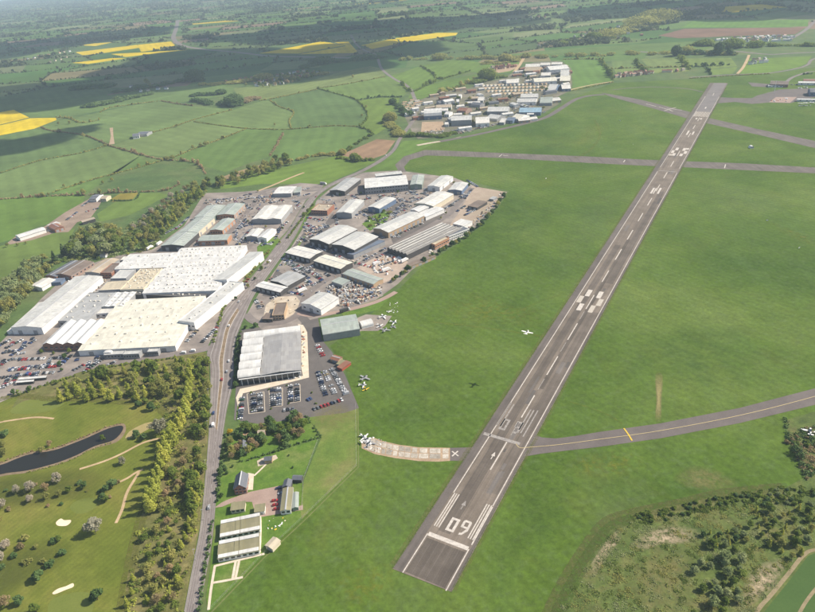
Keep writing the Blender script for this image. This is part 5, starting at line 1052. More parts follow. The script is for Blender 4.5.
# ---- far estate: sheds as surveyed, one by one
FARB = []
def fb(ox, oy, k, a, b_, d, h, rm, wm, look, roof='gable'):
    A = (ox+a[0]/k, oy+a[1]/k); B = (ox+b_[0]/k, oy+b_[1]/k)
    r = bld('industrial_shed', 'x', 'shed', [A, B, (B[0]+d[0], B[1]+d[1]), (A[0]+d[0], A[1]+d[1])], h, roof, None, 'u', rm=rm, wm=wm, doors=2 if h > 4 else 0, over=.3, lights=0)
    FARB.append((r, look, (A[0]+B[0])/2, (A[1]+B[1])/2)); return r
P1 = (470,50,7.41); P2 = (400,90,10.19)
for a, b_, d, h, rm, wm, lk in (
  ((45,545),(145,540),(-1,-5.5),7,'white','white','bright white-roofed shed'),((365,462),(525,460),(1,-4),7,'sky','blue','blue-walled long shed'),((132,455),(285,455),(1,-4),7,'pale','grey','long pale grey shed'),((350,385),(490,385),(1,-3),7,'pale','white','pale ridged shed'),
  ((375,352),(500,350),(1,-3),7,'pale','grey','pale long shed'),((500,395),(590,390),(6,-5),6,'green','grey','green-grey roofed shed'),((320,505),(375,515),(7,-4.2),6,'cream','white','cream-roofed shed'),((355,530),(430,515),(1,-2),5,'white','tan','low white shed'),
  ((260,248),(350,240),(2,-3),6,'white','white','white flat shed'),((410,125),(515,122),(1,-2),7,'white','grey','white long shed'),((520,112),(590,110),(1,-1.6),7,'white','white','white small shed'),((600,108),(680,105),(1,-1.5),7,'white','grey','white-roofed shed'),
  ((580,155),(705,135),(0,-3),8,'bright','white','brightest white shed'),((525,190),(595,188),(1,-2.3),6,'white','grey','white square shed'),((675,192),(738,190),(-1,-4.5),7,'pale','white','pale end shed'),((668,230),(742,228),(0,-4),7,'cream','tan','cream end shed'),
  ((465,242),(625,225),(2,-3),7,'cream','white','cream long shed'),((580,298),(640,300),(3,-5),6,'pale','blue','pale blue-walled shed'),((672,290),(735,285),(1,-3.5),6,'white','blue','white corner shed'),((400,155),(510,155),(4,-3),6,'stone','tan','tan shed'),
  ((245,535),(275,540),(-2,-4),5,'white','grey','small white unit'),((280,520),(325,525),(1,-3),6,'blue','blue','dark blue unit'),((420,478),(470,476),(1,-1.8),4,'bright','blue','small white and blue unit'),((430,520),(480,505),(1,-2),4,'white','white','low white unit'),
  ((160,500),(210,520),(2,-4),5,'pale','grey','pale cluster unit'),((60,375),(100,375),(1,-3),6,'white','grey','white-roofed unit'),((590,385),(640,370),(3,-3),5,'pale','tan','pale yard unit')):
    fb(*P1, a, b_, d, h, rm, wm, lk)
for a, b_, d, h, rm, wm, lk in (
  ((248,268),(425,258),(0,-3.7),8,'bright','blue','bright white rounded shed'),((372,180),(525,175),(0,-2.4),7,'stone','white','stone-roofed shed'),((350,212),(490,210),(0,-1.8),6,'white','white','white low shed'),((450,130),(520,105),(0,-2),7,'bright','white','bright slanting shed'),
  ((530,310),(735,305),(-1,-4),11,'pale','grey','grey office block'),((672,132),(815,130),(0,-1.2),6,'white','grey','thin white shed'),((700,88),(800,85),(0,-1.7),6,'stone','tan','tan-roofed shed'),((470,245),(510,250),(1,-2.5),6,'bright','white','small bright unit'),
  ((545,255),(630,250),(0,-1.5),7,'white','grey','white low unit'),((600,62),(625,62),(0,-1.5),7,'bright','white','tiny white tower unit'),((575,120),(600,118),(0,-2),7,'bright','white','tiny white unit'),((610,205),(680,220),(2,-3),7,'tile','brick','red brick unit'),
  ((460,350),(500,350),(0,-2),5,'white','white','white site cabin'),((750,140),(815,160),(2,-2),6,'slate','grey','slate-roofed unit'),((385,140),(440,120),(2,-2),5,'slate','grey','grey roadside unit')):
    fb(*P2, a, b_, d, h, rm, wm, lk, 'barrel' if 'rounded' in lk else 'gable')
_far = [(404,118),(420,102),(440,94),(480,86),(505,80),(522,68),(560,63),(570,70),(570,88),(552,97),(545,110),(520,118),(470,129),(446,134),(446,121),(424,120)]
_W = [(G(*p).x, G(*p).y) for p in _far]; _used = [r.location for r, *_ in FARB]; _k = 0; _t = 0
while _k < 46 and _t < 4000:
    _t += 1; x, y = rng.uniform(min(p[0] for p in _W), max(p[0] for p in _W)), rng.uniform(min(p[1] for p in _W), max(p[1] for p in _W)); q = Vector((x, y, 0)); X, Y = pix(q)
    if not inpoly(x, y, _W) or any((q-u).length < 30 for u in _used) or (482 < X < 548 and 83 < Y < 95.5) or (420 < X < 445 and 120 < Y < 134): continue
    _k += 1; _used.append(q); rm, wm, lk = [('white','white','small white-roofed unit'),('pale','grey','small pale-roofed unit'),('slate','grey','small slate-roofed unit'),('tile','brick','small red-roofed unit'),('stone','tan','small tan-roofed unit'),('bright','white','small bright-roofed unit')][rng.integers(6)]
    r = empty('industrial_shed', (x, y, 0), .25+rng.uniform(-.08, .08)+(1.57 if rng.random() < .3 else 0)); tag(r, 'x', 'shed'); build_on(r, rng.uniform(14, 30), rng.uniform(9, 14), rng.uniform(4, 6.5), 'gable', None, 'u', 1, rm, wm, 0, 1, 0, 0, 0, 0, False, .3, -.3, 1, None, 'w_grey', False); FARB.append((r, lk, X, Y))
FARB.sort(key=lambda q: q[2])
for i, (r, lk, x, y) in enumerate(FARB):
    r['label'] = f"{lk} in the far industrial estate, {ordw(i+1)} shed from the left"; r['group'] = 'sheds of the far industrial estate'
# ---- park homes, villages, airport buildings
def house_mesh(l, w_, h, rise, rm, wm):
    mb = MB(); mb.box(-l/2, l/2, -w_/2, w_/2, -.2, h, 1); o = .3
    mb.add([(-l/2-o,-w_/2-o,h-.05),(l/2+o,-w_/2-o,h-.05),(l/2+o,0,h+rise),(-l/2-o,0,h+rise),(l/2+o,w_/2+o,h-.05),(-l/2-o,w_/2+o,h-.05)], [(0,1,2,3),(3,2,4,5),(0,3,5),(1,4,2),(0,5,4,1)], 0)
    for x in (-l*.25, l*.25): mb.box(x-.6, x+.6, -w_/2-.05, -w_/2+.1, .9, 2.1, 2)
    mb.box(-l*.3, -l*.3+.7, -.35, .35, h+rise*.4, h+rise+.9, 1)
    return mb.mesh('dwelling', [M['r_'+rm], M['w_'+wm], M['glass']])
HMESH = {k: house_mesh(*a) for k, a in dict(park=(12,5,2.7,.8,'orange','cream'), park2=(12,5,2.7,.8,'beige','white'), a=(10,7,5,2.4,'tile','brick'), b=(11,7,5,2.4,'slate','white'), c=(9,7,5,2.2,'brown','cream'), d=(16,9,4.5,2,'pale','white'), e=(12,7,5,2.4,'tile','cream')).items()}
def dwell(name, key, p, rz, cat, group): 
    P = G(*p); o = inst(name, HMESH[key], None, (P.x, P.y, .05), rz); tag(o, 'x', cat, group); return (o, p)
def label_list(items, fmt):
    items.sort(key=lambda q: q[1][0])
    for i, (o, p) in enumerate(items): o['label'] = fmt.format(ordw(i+1))
LK = dict(park='orange-roofed park home', park2='cream-roofed park home', a='red-roofed house', b='white slate-roofed house', c='brown-roofed house', d='long pale shed', e='cream house')
for (x0, y0, x1, y1, n, rw) in ((483,86.2,546,84.4,17,'back'),(485,89,545,87.4,17,'second'),(488,92,545,90.4,16,'third'),(496,94.6,530,93.6,9,'front')):
    it = [dwell('park_home', rng.choice(['park','park2'], p=[.55,.45]), (x0+(x1-x0)*i/(n-1), y0+(y1-y0)*i/(n-1)), 1.0+rng.uniform(-.05,.05), 'park home', 'park homes of the far estate') for i in range(n)]
    label_list(it, 'small pale park home, {} from the left in the '+rw+' row of the far park')
for (x0, y0, x1, y1, n, rw) in ((401,108,404.5,103,3,'leftmost'),(405,110,412,101,5,'second'),(409.5,111,417,101.5,5,'third'),(414.5,111,420,103,4,'right-hand')):
    it = [dwell('park_home', rng.choice(['park','park2']), (x0+(x1-x0)*i/(n-1), y0+(y1-y0)*i/(n-1)), .5+rng.uniform(-.05,.05), 'park home', 'park homes beside the road bend') for i in range(n)]
    label_list(it, 'pale park home beside the road bend, {} from the left in the '+rw+' slanting row')
def village(pts, keys, zone, jit=.8):
    it = [dwell('house', rng.choice(list(keys)), (x+rng.uniform(-jit, jit), y+rng.uniform(-jit*.3, jit*.3)), rng.uniform(0, 3.14), 'house', 'houses of '+zone) for x, y in pts]
    label_list(it, 'small house in '+zone+', {} house from the left')
def vline(x0, y0, x1, y1, n): return [(x0+(x1-x0)*i/max(1, n-1), y0+(y1-y0)*i/max(1, n-1)) for i in range(n)]
village(vline(258,83,316,74,14)+vline(262,79,305,72,9)+vline(227,82,252,79,5)+vline(258,86.4,282,84,4), 'abcbe', 'the village edging the shaded fields', 1.6)
village(vline(131,88,170,84,7)+vline(140,92,166,89,4), 'bcb', 'the shaded hamlet left of the village', 1.5)
village(vline(28,59,70,52,9)+vline(50,63,68,58,4), 'bce', 'the hazy hamlet beside the far yellow fields', 1.5)
village(vline(490,70.5,514,67,9)+vline(493,68,508,66,5), 'aca', 'the brown allotment plots', .8)
village(vline(616,77.5,651,73.6,11)+vline(620,75,645,72.6,6)+vline(664,72.6,682,71,4), 'acee', 'the hamlet beyond the runway end', .8)
village(vline(718,40.5,792,37.6,18)+vline(725,43,790,40.6,13)+vline(735,38.6,785,36.4,9), 'bdbed', 'the settlement at the far top right', 1.2)
village(vline(750,64.5,766,62.4,4)+vline(754,61,764,60,3), 'bc', 'the dark steading in the far right field', .6)
village(vline(540,46,596,38,10)+vline(510,20,545,17,6)+vline(575,37,598,33,5), 'abce', 'the wooded village at the top middle', 1.6)
village(vline(602,33,625,24,4)+vline(607,30,640,36,4), 'abc', 'the wooded hillside at the top right', 1.4)
AP = [((770,84.2),(788,84.6),(1,-2.6),6,'brown','brick','brown-roofed airport building'),((768,86.2),(786,85.6),(.6,-.8),3,'bright','white','thin white airport shed'),((798,83.4),(830,82.6),(1,-1.2),5,'bright','white','long white airport shed'),((803,81.2),(830,80.6),(1,-1.4),5,'tile','tan','red-roofed airport building'),((809,92.6),(830,92),(1,-3),8,'slate','blue','dark navy airport hangar'),((797,100.2),(830,99.4),(.6,-.9),4,'bright','white','low white airport cabin')]
for a, b_, d, h, rm, wm, lk in AP:
    bld('airport_building', lk+' at the right edge beyond the runway', 'building', [a, b_, (b_[0]+d[0], b_[1]+d[1]), (a[0]+d[0], a[1]+d[1])], h, 'gable', None, 'u', rm=rm, wm=wm, wins=5)
# ================================================================== hedges, trees, shrubs
HL = [ # points, label, material, height, width, share of hedgerow trees
 ([(0,173.3),(41,160.4),(79,153.6),(106.5,145.8)],'thin hedge crossing the shaded pasture below the left yellow field','lf_olive',1.8,2.2,.02),
 ([(41,127),(51.5,131),(80.8,134.7),(96,139.8),(110,146),(123.7,150),(140,155)],'hedge running from the left yellow field past the bare strip','lf_brown',2.4,2.6,.06),
 ([(51.5,193),(82.5,182.8),(106.5,176),(140,167.3),(176.4,156.2),(195.3,148.5),(226,137.3),(246.8,128.7)],'long hedge with scattered trees slanting across the left pastures','lf_olive',2.0,2.4,.05),
 ([(130,151),(155.8,158.8),(186.7,161.4),(198.7,165),(206,174)],'bushy brown hedge ending at the stream trees','lf_brown',2.8,3.2,.12),
 ([(147,134),(176.4,126),(193.6,120),(233,109.8)],'hedge from the lone white farmhouse towards the dark copse','lf_olive',1.8,2.2,.03),
 ([(193.6,121.8),(222.8,126),(246.8,128.7),(270,129.6),(285.5,129.7),(309,127.8),(334.7,125.8),(360,126.8)],'long straight hedge below the large dark green field','lf_olive',1.8,2.3,.03),
 ([(161,101),(176.4,103.8),(193,106)],'short hedge left of the dark copse','lf_brown',2.2,2.6,.1),
 ([(270,100.3),(279.6,107),(293.4,112),(289.5,121),(291.4,128.8)],'curved hedge on the left side of the dark green field','lf_olive',2.2,2.6,.06),
 ([(260,100.9),(279.6,97.3),(317,89.5)],'hedge along the top left of the dark green field','lf_olive',1.8,2.3,.03),
 ([(317,88.5),(338.6,94.4),(356.3,100.3),(366,111),(367,119),(360,126.8),(367,129.7),(374,134.7)],'rounded hedge on the right side of the dark green field','lf_mid',2.4,2.8,.1),
 ([(317,88.5),(338.6,85.5),(358.2,82),(385.7,76.7)],'thin hedge from the village to the country road','lf_olive',1.8,2.2,.03),
 ([(358.2,100.3),(378,97.3),(401.4,97.3)],'dark bushy hedge left of the park homes','lf_dark',3.2,3.6,.18),
 ([(283.6,132.7),(275.7,146.4),(269.8,156.3)],'brownish grassy hedge bank running down between two pastures','lf_brown',1.6,5,.0),
 ([(0,199.6),(36,197),(68.6,195.5),(85,195.5)],'dark hedge above the farm yard','lf_brown',2.6,3,.15),
 ([(55.8,117.4),(70,118.6),(81,123),(100,120)],'short hedge right of the left yellow field','lf_olive',2,2.4,.08),
 ([(100,112.6),(110,108),(140,103.6),(160,101)],'thin hedge edging the sunlit pasture below the shaded hamlet','lf_olive',1.8,2.2,.03),
 ([(111,201),(134,200),(140,192.5)],'clipped hedge round the small yellow-green plot','lf_dark',2.2,2.4,.0),
 ([(85,195.5),(112,193),(140,192),(165,190.6),(180,184)],'hedge below the slanting left pastures','lf_brown',2.6,3,.15),
 ([(563,59.5),(598.7,59.6),(605,66)],'hedge along the top of the field beyond the far estate','lf_olive',3,4,.1),
 ([(599,60),(608,71),(613,81)],'tall hedge between far fields beyond the far estate','lf_mid',6,7,.3),
 ([(634.7,59.6),(639,67.5),(648,73)],'second tall hedge between the far fields beyond the runway','lf_mid',6,7,.3),
 ([(679,58),(686,66.6),(690,70)],'third tall hedge between the far fields beyond the runway','lf_mid',6,7,.3),
 ([(612,69),(640,67.8),(686,66.8)],'low bushy hedge crossing the far paddocks','lf_olive',3,5,.1),
 ([(690,67),(712,66),(731,65)],'dark hedge right of the far paddocks','lf_dark',4,6,.2),
 ([(705,66),(711,75)],'short hedge dropping to the country road','lf_dark',4,6,.2),
 ([(690,78.6),(736,75.6),(770,74)],'low hedge beside the country road beyond the runway end','lf_olive',1.6,2.4,.0),
 ([(572,91),(590,87),(613,82.4)],'low fence-line hedge between airfield and far field','lf_olive',1.6,2.4,.0),
 ([(803,74.6),(815,73.6),(840,72)],'dark hedge by the airport access road','lf_dark',3,6,.1),
 ([(402,84),(412,92),(430,84),(450,77)],'bushy hedge above the road bend','lf_mid',4,6,.25),
 ([(420,66),(432,73),(440,79),(470,71)],'hedge zigzag through the green fields left of the far estate','lf_mid',3,5,.15),
 ([(437,95),(455,88.6),(472,82),(486,76)],'scrubby hedge along the left of the far estate','lf_olive',5,8,.3),
 ([(305.5,416),(313,426),(321.5,437)],'clipped dark hedge on the right of the orchard','lf_dark',2.2,2.0,0),
 ([(321.5,437),(300,443.4),(264,455.5),(240,462)],'clipped dark hedge between orchard and garden lawn','lf_dark',2.0,1.8,0),
 ([(227,436),(222,462),(219,490),(217,503)],'dark roadside hedge beside the slate-roofed house','lf_dark',2.2,2.0,0),
 ([(213,520),(209,545),(204,575),(199,612),(194,640)],'dark hedge between the main road and the kennels','lf_dark',2.4,2.2,0.03),
 ([(60,381.4),(90,371.4),(120,365.4),(150,361.4),(180,358)],'green hedge between factory road and golf woodland','lf_mid',2.0,2.6,.05),
 ([(20,395.6),(35,389),(55,382)],'green hedge below the staff car park','lf_mid',2.4,3,.08),
 ([(236,290),(224,308),(217,330),(213,343)],'green roadside shrubs in front of the office wing','lf_mid',1.6,3.2,.05),
 ([(270,250),(258,264),(244,282)],'green verge shrubs between main road and far works office','lf_olive',2.2,4,.1),
 ([(313,205),(300,222),(288,238)],'dark verge hedge along the north estate side of the road','lf_mid',2.2,3,.1),
 ([(786,420),(789,437),(796,452),(806,476)],'overgrown dark ditch hedge at the right edge','lf_dark',3,4,.1),
 ([(240,333),(238,350),(237,372),(236,388)],'dark shrub belt between main road and showroom','lf_dark',3,3.4,.05)]
for p, lb, k, h, wd, tr in HL: hedge(p, lb, k, h, wd, trees=tr)
# broad tree belts read as one mass
def belt(pts, wd, h, key, label, n=1):
    hedge(pts, label, key, h, wd, dens=4.0, bumps=.55, trees=.12, name='tree_belt', group='tree belts')['category'] = 'tree belt'
belt([(400,60),(440,59.6),(480,59),(520,58),(560,57),(620,55),(690,54),(735,55)], 34, 9, 'lf_olive', 'long railway tree belt across the far fields')
belt([(672,56),(690,54.4),(712,54.6),(735,55)], 22, 11, 'lf_dark', 'dark end of the railway tree belt beyond the runway')
belt([(192,101.5),(205,103),(225,105.5),(240,106)], 26, 9, 'lf_dark', 'dark narrow copse among the sunlit pastures')
belt([(236,104),(246,101.6),(258,98.6)], 34, 7, 'lf_brown', 'brown bare copse at the right end of the dark copse')
belt([(195,96),(212,95),(225,93)], 22, 6, 'lf_dark', 'small shaded copse above the sunlit pastures')
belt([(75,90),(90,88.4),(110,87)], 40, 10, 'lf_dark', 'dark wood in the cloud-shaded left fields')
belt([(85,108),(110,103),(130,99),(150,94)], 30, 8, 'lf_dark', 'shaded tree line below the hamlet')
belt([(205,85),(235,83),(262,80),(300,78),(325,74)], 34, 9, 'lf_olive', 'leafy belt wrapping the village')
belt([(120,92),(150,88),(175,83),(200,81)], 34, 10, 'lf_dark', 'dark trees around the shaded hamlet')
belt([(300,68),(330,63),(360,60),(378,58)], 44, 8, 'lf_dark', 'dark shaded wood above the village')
belt([(690,45),(712,46),(740,48),(770,46),(815,46)], 30, 9, 'lf_mid', 'trees in front of the far settlement')
belt([(612,36),(632,30),(650,24),(668,20)], 90, 13, 'lf_olive', 'wooded hillside at the top right')
belt([(560,44),(585,40),(610,38)], 40, 9, 'lf_mid', 'trees around the wooded village at the top middle')
belt([(486,64),(500,63),(516,61)], 30, 7, 'lf_olive', 'scrub belt behind the brown allotment plots')
belt([(475,83),(490,79),(503,77)], 34, 8, 'lf_mid', 'green scrub left of the white flat far shed')
belt([(404,137),(420,136),(440,136.6),(452,134)], 16, 5, 'lf_mid', 'dark green trees below the demolition yard')
belt([(262,172),(289.5,162),(315,156.3),(335,155),(342.5,154.3)], 11, 4.5, 'lf_olive', 'stream-side belt of olive bushes between pastures')
belt([(345,153),(358,142.5),(372,135.6)], 9, 4.5, 'lf_mid', 'green bushes left of the ploughed field')
belt([(338,158),(355,161),(374,160)], 9, 4.5, 'lf_mid', 'green bushes below the ploughed field')
belt([(388,120),(394,128),(398,136)], 22, 7, 'lf_olive', 'scrub wood left of the road bend')
belt([(394,104),(404,113),(412,116)], 16, 8, 'lf_dark', 'dark trees below the park homes')

def grove(poly, n, kinds, hr, zone, mind=3.2):
    W_ = [(G(*p).x, G(*p).y) for p in poly]; xs = [p[0] for p in W_]; ys = [p[1] for p in W_]; pts = []; tries = 0
    while len(pts) < n and tries < n*60:
        tries += 1; x = rng.uniform(min(xs), max(xs)); y = rng.uniform(min(ys), max(ys))
        if inpoly(x, y, W_) and all((x-a)**2+(y-b_)**2 > mind**2 for a, b_ in pts): pts.append((x, y))
    for x, y in pts: tree(rng.choice(kinds), (x, y), rng.uniform(*hr), zone, True)
# golf woodland: poplar rows and mixed scrub
for x, y in [(151,512),(153,504),(156,496),(158,488),(161,480),(163,472),(165,464),(167.5,456),(169.5,449),(172,442)]: tree('poplar', (x, y), rng.uniform(16, 20), 'in the poplar row beside the golf fairway')
for x, y in [(174,446),(176,438),(180,431),(183,424),(186,417),(188,410),(189,403),(190,396),(190.5,389),(191,382),(192,376)]: tree('poplar', (x, y), rng.uniform(15, 18), 'in the poplar row near the main road')
for i, x in enumerate((62,70,79,88,96,104,112,121,130,138,146)): tree('poplar', (x, 402-i*.15-(i % 3)*3), rng.uniform(12, 15), 'in the row above the top fairway')
grove([(60,388),(100,374),(150,365),(186,362),(187,392),(178,410),(150,398),(100,396),(70,396)], 46, ['olive','poplar','poplar','broadleaf'], (8, 12), 'in the woodland below the factory road', 5)
grove([(196,362),(208,362),(209,400),(206,440),(196,440),(194,400)], 26, ['broadleaf','olive','poplar','broadleaf'], (6, 10), 'on the verge woodland beside the main road', 5)
grove([(176,452),(204,446),(200,500),(192,550),(176,612),(140,612),(146,560),(158,515),(166,480)], 54, ['olive','poplar','broadleaf','olive','brown'], (4, 8), 'in the scrub wood between golf course and road', 4.4)
grove([(192,470),(202,470),(196,525),(188,540)], 16, ['broadleaf','broadleaf','poplar'], (7, 11), 'along the green roadside bank', 4)
for x, y, h in ((160,434,13),(96,532,12.5),): tree('blossom', (x, y), h, 'largest on the golf course' if x < 100 else 'beside the pond head')
for x, y, h in ((17.5,493,5),(31.5,491,5.5),(58,482,5.5),(31,502,4),(2,560,5),(6.7,549,5),(123,464,4.5),(3,508,5)): tree('blossom', (x, y), h*1.5, 'scattered on the golf rough')
for k, x, y, h in (('dark',152,410,5),('dark',139,407,4.4),('dark',137,437,4.5),('dark',145,440,4.2),('broadleaf',146,404,5),('dark',107,492,4.6),('dark',113,487,5),('broadleaf',107,502,4.4),('dark',103,500,4),('dark',85,488,4),('broadleaf',70,492,4),('olive',60,496,4),('olive',48,499,4.4),('brown',46,490,4.5),('dark',39,580,5),('dark',98,600,5.4),('dark',20,604,5),('broadleaf',36,612,5),('broadleaf',145,541,4.5),('poplar',134,581,5),('poplar',133,595,5),('poplar',128,606,5.5),('brown',6,606,5.5),('olive',5,455,5),('olive',42,452,4),('brown',50,446,4),('broadleaf',103,440,3.6),('broadleaf',60,541,3.2),('dark_shrub',53,542,2.4),('dark_shrub',51,565,2.6),('olive_shrub',45,562,2.4),('dark_shrub',62,555,2.4),('olive_shrub',28,563,2.4),('dark_shrub',15,557,2.2),('olive_shrub',25,540,2.4),('brown_shrub',20,548,2.4),('olive_shrub',36,548,2.2),('dark_shrub',3,568,2.6),('dark_shrub',6,436,3.4),('olive',4,447,4.6),('poplar',186,540,6),('poplar',182,548,6),('broadleaf',178,575,5.5),('poplar',172,600,6)):
    tree(k, (x, y), h*1.4, 'on the golf course')
grove([(0,483),(110,470),(128,478),(118,500),(60,510),(0,520)], 14, ['olive_shrub','dark_shrub','brown_shrub'], (1.6, 3), 'in the golf rough by the pond', 6)
# works belt, stream and farm trees
grove([(0,330),(0,290),(14,281),(30,270),(44,262),(52,266),(44,278),(24,300),(8,322)], 56, ['willow','olive','willow'], (10, 15), 'in the belt left of the works', 6)
for x, y in ((45.6,268),(55.6,262),(64.5,255.5)): tree('conifer', (x, y), 16, 'behind the grey-roofed long workshop')
grove([(66,256),(80,238),(98,230),(120,232),(126,250),(110,258),(90,258)], 44, ['willow','broadleaf','olive','broadleaf'], (11, 17), 'in the wood between farm and works', 6.5)
grove([(124,252),(132,244),(150,228),(170,212),(186,196),(196,190),(204,193),(186,214),(166,236),(146,250)], 52, ['olive','broadleaf','poplar','olive'], (10, 15), 'in the belt left of the north estate', 6.5)
grove([(130,232),(160,206),(184,190),(190,186),(184,198),(160,216),(136,236)], 30, ['brown','olive','blossom','broadleaf'], (6, 10), 'along the stream left of the north estate', 6)
grove([(188,190),(206,184),(228,180),(262,168),(272,164),(286,160),(290,166),(264,176),(232,186),(206,192)], 44, ['olive','broadleaf','olive'], (10, 15), 'in the stream-side belt above the north estate', 8)
for x, y, h in ((43,197,6),(49,196,5),(84,195,8),(100,194,7),(103,184,5),(112,181,5),(82,184,4),(76,186,4),(64,187,4),(139,167,5)): tree('olive', (x, y), h*1.4, 'on the pasture hedges near the farm')
for x, y, h in ((8,247,6),(18,246,5),(26,244,4)): tree('olive', (x, y), h, 'below the long white barn')
for x, y, h in ((84,138,8),(59,125,6),(70,124,6),(177,127,6),(193,149,6),(201,147,7),(206,146,8),(224,139,5),(173,160,8),(168,160,6),(182,161,6),(362,117,5),(366,108,5),(310,127,5),(353,78,8),(275,126,5),(150,88,12),(147,85,14)): tree('olive', (x, y), h*1.4, 'on the far pasture hedges')
# estate greenery
grove([(358,188),(372,191),(384,190),(384,193),(360,195)], 6, ['broadleaf','dark'], (4, 6), 'in front of the glazed hall', 4)
grove([(362,222),(382,211),(392,213),(384,223),(368,230)], 11, ['broadleaf','olive_shrub','poplar'], (3, 6), 'in the green gap above the twin-gabled shed', 4)
for x, y in ((396,280),(402,276),(408,272),(424,263),(433,257.5),(440,254),(446,249.5),(452,246),(459,242.5),(466,238),(472,233),(478,228),(482,225),(487,219),(492,214),(496,209),(500,203),(504,198)): tree('dark', (x, y), rng.uniform(6, 9), 'in the hedge between estate and airfield')
for x, y in ((393,282),(405,274),(430,259),(443,251),(456,244),(469,235.5),(480,226.5),(489,217),(498,206)): tree('olive', (x, y), rng.uniform(5, 8), 'in the hedge between estate and airfield')
for x, y in ((318,297),(313,206),(340,196),(398,193),(330,210),(454,184),(469,186.5),(446,214),(441,219),(304,208),(246,240),(240,246),(266,228),(262,215),(248,222),(218,242),(186,246),(258,192),(283,230),(280,244),(268,264),(262,270),(255,280),(248,288),(236,300)): tree(rng.choice(['broadleaf','olive','dark']), (x, y), rng.uniform(3, 5), 'among the estate units')
for x, y in ((42,353),(54,354.5),(70,353),(65,358),(60,365),(62,371),(57,384),(30,391),(14,394),(147,347),(160,345),(176,340)): tree(rng.choice(['dark','broadleaf']), (x, y), rng.uniform(3, 5), 'around the works car park')
for x, y in ((240,338),(238,346),(239.5,355),(238,363),(238.5,372),(237.5,380),(236.5,387),(246,329),(256,327)): tree('dark', (x, y), rng.uniform(4, 6), 'between main road and showroom')
for x, y in ((251,393),(269,390),(287,386),(252,411),(271,409),(289,404),(312,393),(316,404),(322,373)): tree('shrub', (x, y), 1.4, 'in the showroom car park islands')
# homestead
tree('yellow', (230.7,434), 4.2, 'at the roadside by the cottage')
grove([(242,430),(262,424),(300,418),(312,430),(296,440),(262,450),(232,460),(228,446)], 46, ['broadleaf','olive','dark','brown'], (5.5, 9), 'in the orchard', 3.2)
for x, y, h in ((286,447,5),(290,440,4),(227,474,3),(222,497,3.5),(218,492,4),(225,470,4),(289,456,1.6),(293,468,1.8),(233,467,2),(218,480,3)): tree('dark', (x, y), h, 'in the garden')
tree('dark', (221,474), 5, 'at the kerb beside the house')
# scrub meadow
grove([(700,548),(728,540),(742,560),(740,600),(725,630),(690,630),(690,590)], 26, ['willow','willow','willow','broadleaf'], (3.6, 6.4), 'in the willow thicket of the scrub meadow', 4)
grove([(752,512),(790,508),(815,512),(815,548),(790,560),(768,548),(748,530)], 30, ['willow','broadleaf','poplar','olive'], (3.6, 6.6), 'in the thicket above the crop field', 4)
grove([(700,536),(740,528),(746,542),(712,548)], 14, ['dark','olive','poplar','willow'], (3, 5), 'in the middle of the scrub meadow', 4)
grove([(632,516),(690,504),(735,494),(738,502),(690,514),(650,524)], 26, ['dark_shrub','shrub','shrub'], (1.4, 2.6), 'along the top of the scrub meadow', 3.4)
grove([(740,496),(800,486),(815,490),(815,508),(760,506)], 22, ['shrub','willow_shrub','dark_shrub'], (1.6, 3.2), 'by the right-hand ditch', 3.4)
grove([(786,440),(815,430),(830,470),(806,478)], 12, ['dark_shrub','brown_shrub','shrub'], (1.5, 3), 'in the ditch at the right edge', 3)
grove([(425,118),(450,100),(480,94),(545,96),(550,108),(500,120),(455,128)], 26, ['olive','broadleaf','dark'], (7, 11), 'inside the far estate', 20)
grove([(512,78),(530,70),(560,66),(572,75),(570,90),(548,94)], 16, ['olive','broadleaf','dark'], (7, 11), 'among the farthest sheds', 22)
grove([(240,86),(262,80),(300,74),(322,72),(318,78),(290,85),(262,88)], 50, ['olive','broadleaf','brown'], (9, 14), 'around the village', 14)
undergrowth([(60,386),(100,373),(150,364),(206,355),(208,400),(206,460),(198,530),(182,612),(175,640),(124,640),(132,565),(142,520),(152,495),(160,460),(166,420),(150,403),(110,400),(70,398)], 620, (.6, 2.2), 'olive and green undergrowth of the golf woodland', ['lf_olive','lf_mid','lf_poplar'])
undergrowth([(560,610),(600,545),(625,522),(700,508),(745,505),(815,500),(815,545),(790,565),(765,600),(750,630),(690,640),(580,640)], 950, (.2, .65), 'low rough vegetation of the scrub meadow', ['lf_willow','lf_mid','lf_olive'], (.8, 2.6), .24)
undergrowth([(625,522),(640,514),(690,503),(740,493),(800,485),(812,492),(800,502),(745,508),(690,514),(645,526)], 120, (.4, 1.0), 'green bramble bank along the top of the scrub meadow', ['lf_mid'], (1, 2.2))
undergrowth([(0,325),(0,288),(30,268),(66,252),(98,228),(124,230),(160,205),(206,183),(206,194),(182,216),(150,250),(124,256),(92,262),(60,262),(28,296)], 700, (1, 4), 'leafy undergrowth of the belt behind the works', ['lf_olive','lf_mid','lf_willow'], (2, 4.5), .7)
undergrowth([(788,436),(815,425),(830,470),(806,480),(796,455)], 120, (.5, 1.8), 'brambles in the right-hand ditch', ['lf_dark','lf_brown'])
hedge([(0,463),(29,452.4),(54,448.4),(86,436),(108,426.8),(121,424)], 'low reeds along the upper pond bank', 'lf_brown', .9, 1.4, .6, group='pond reeds')['category'] = 'reeds'
hedge([(27,472.6),(54,466),(75.6,458),(94.5,448.4),(113,442.6)], 'low reeds along the lower pond bank', 'lf_olive', .8, 1.2, .5, group='pond reeds')['category'] = 'reeds'
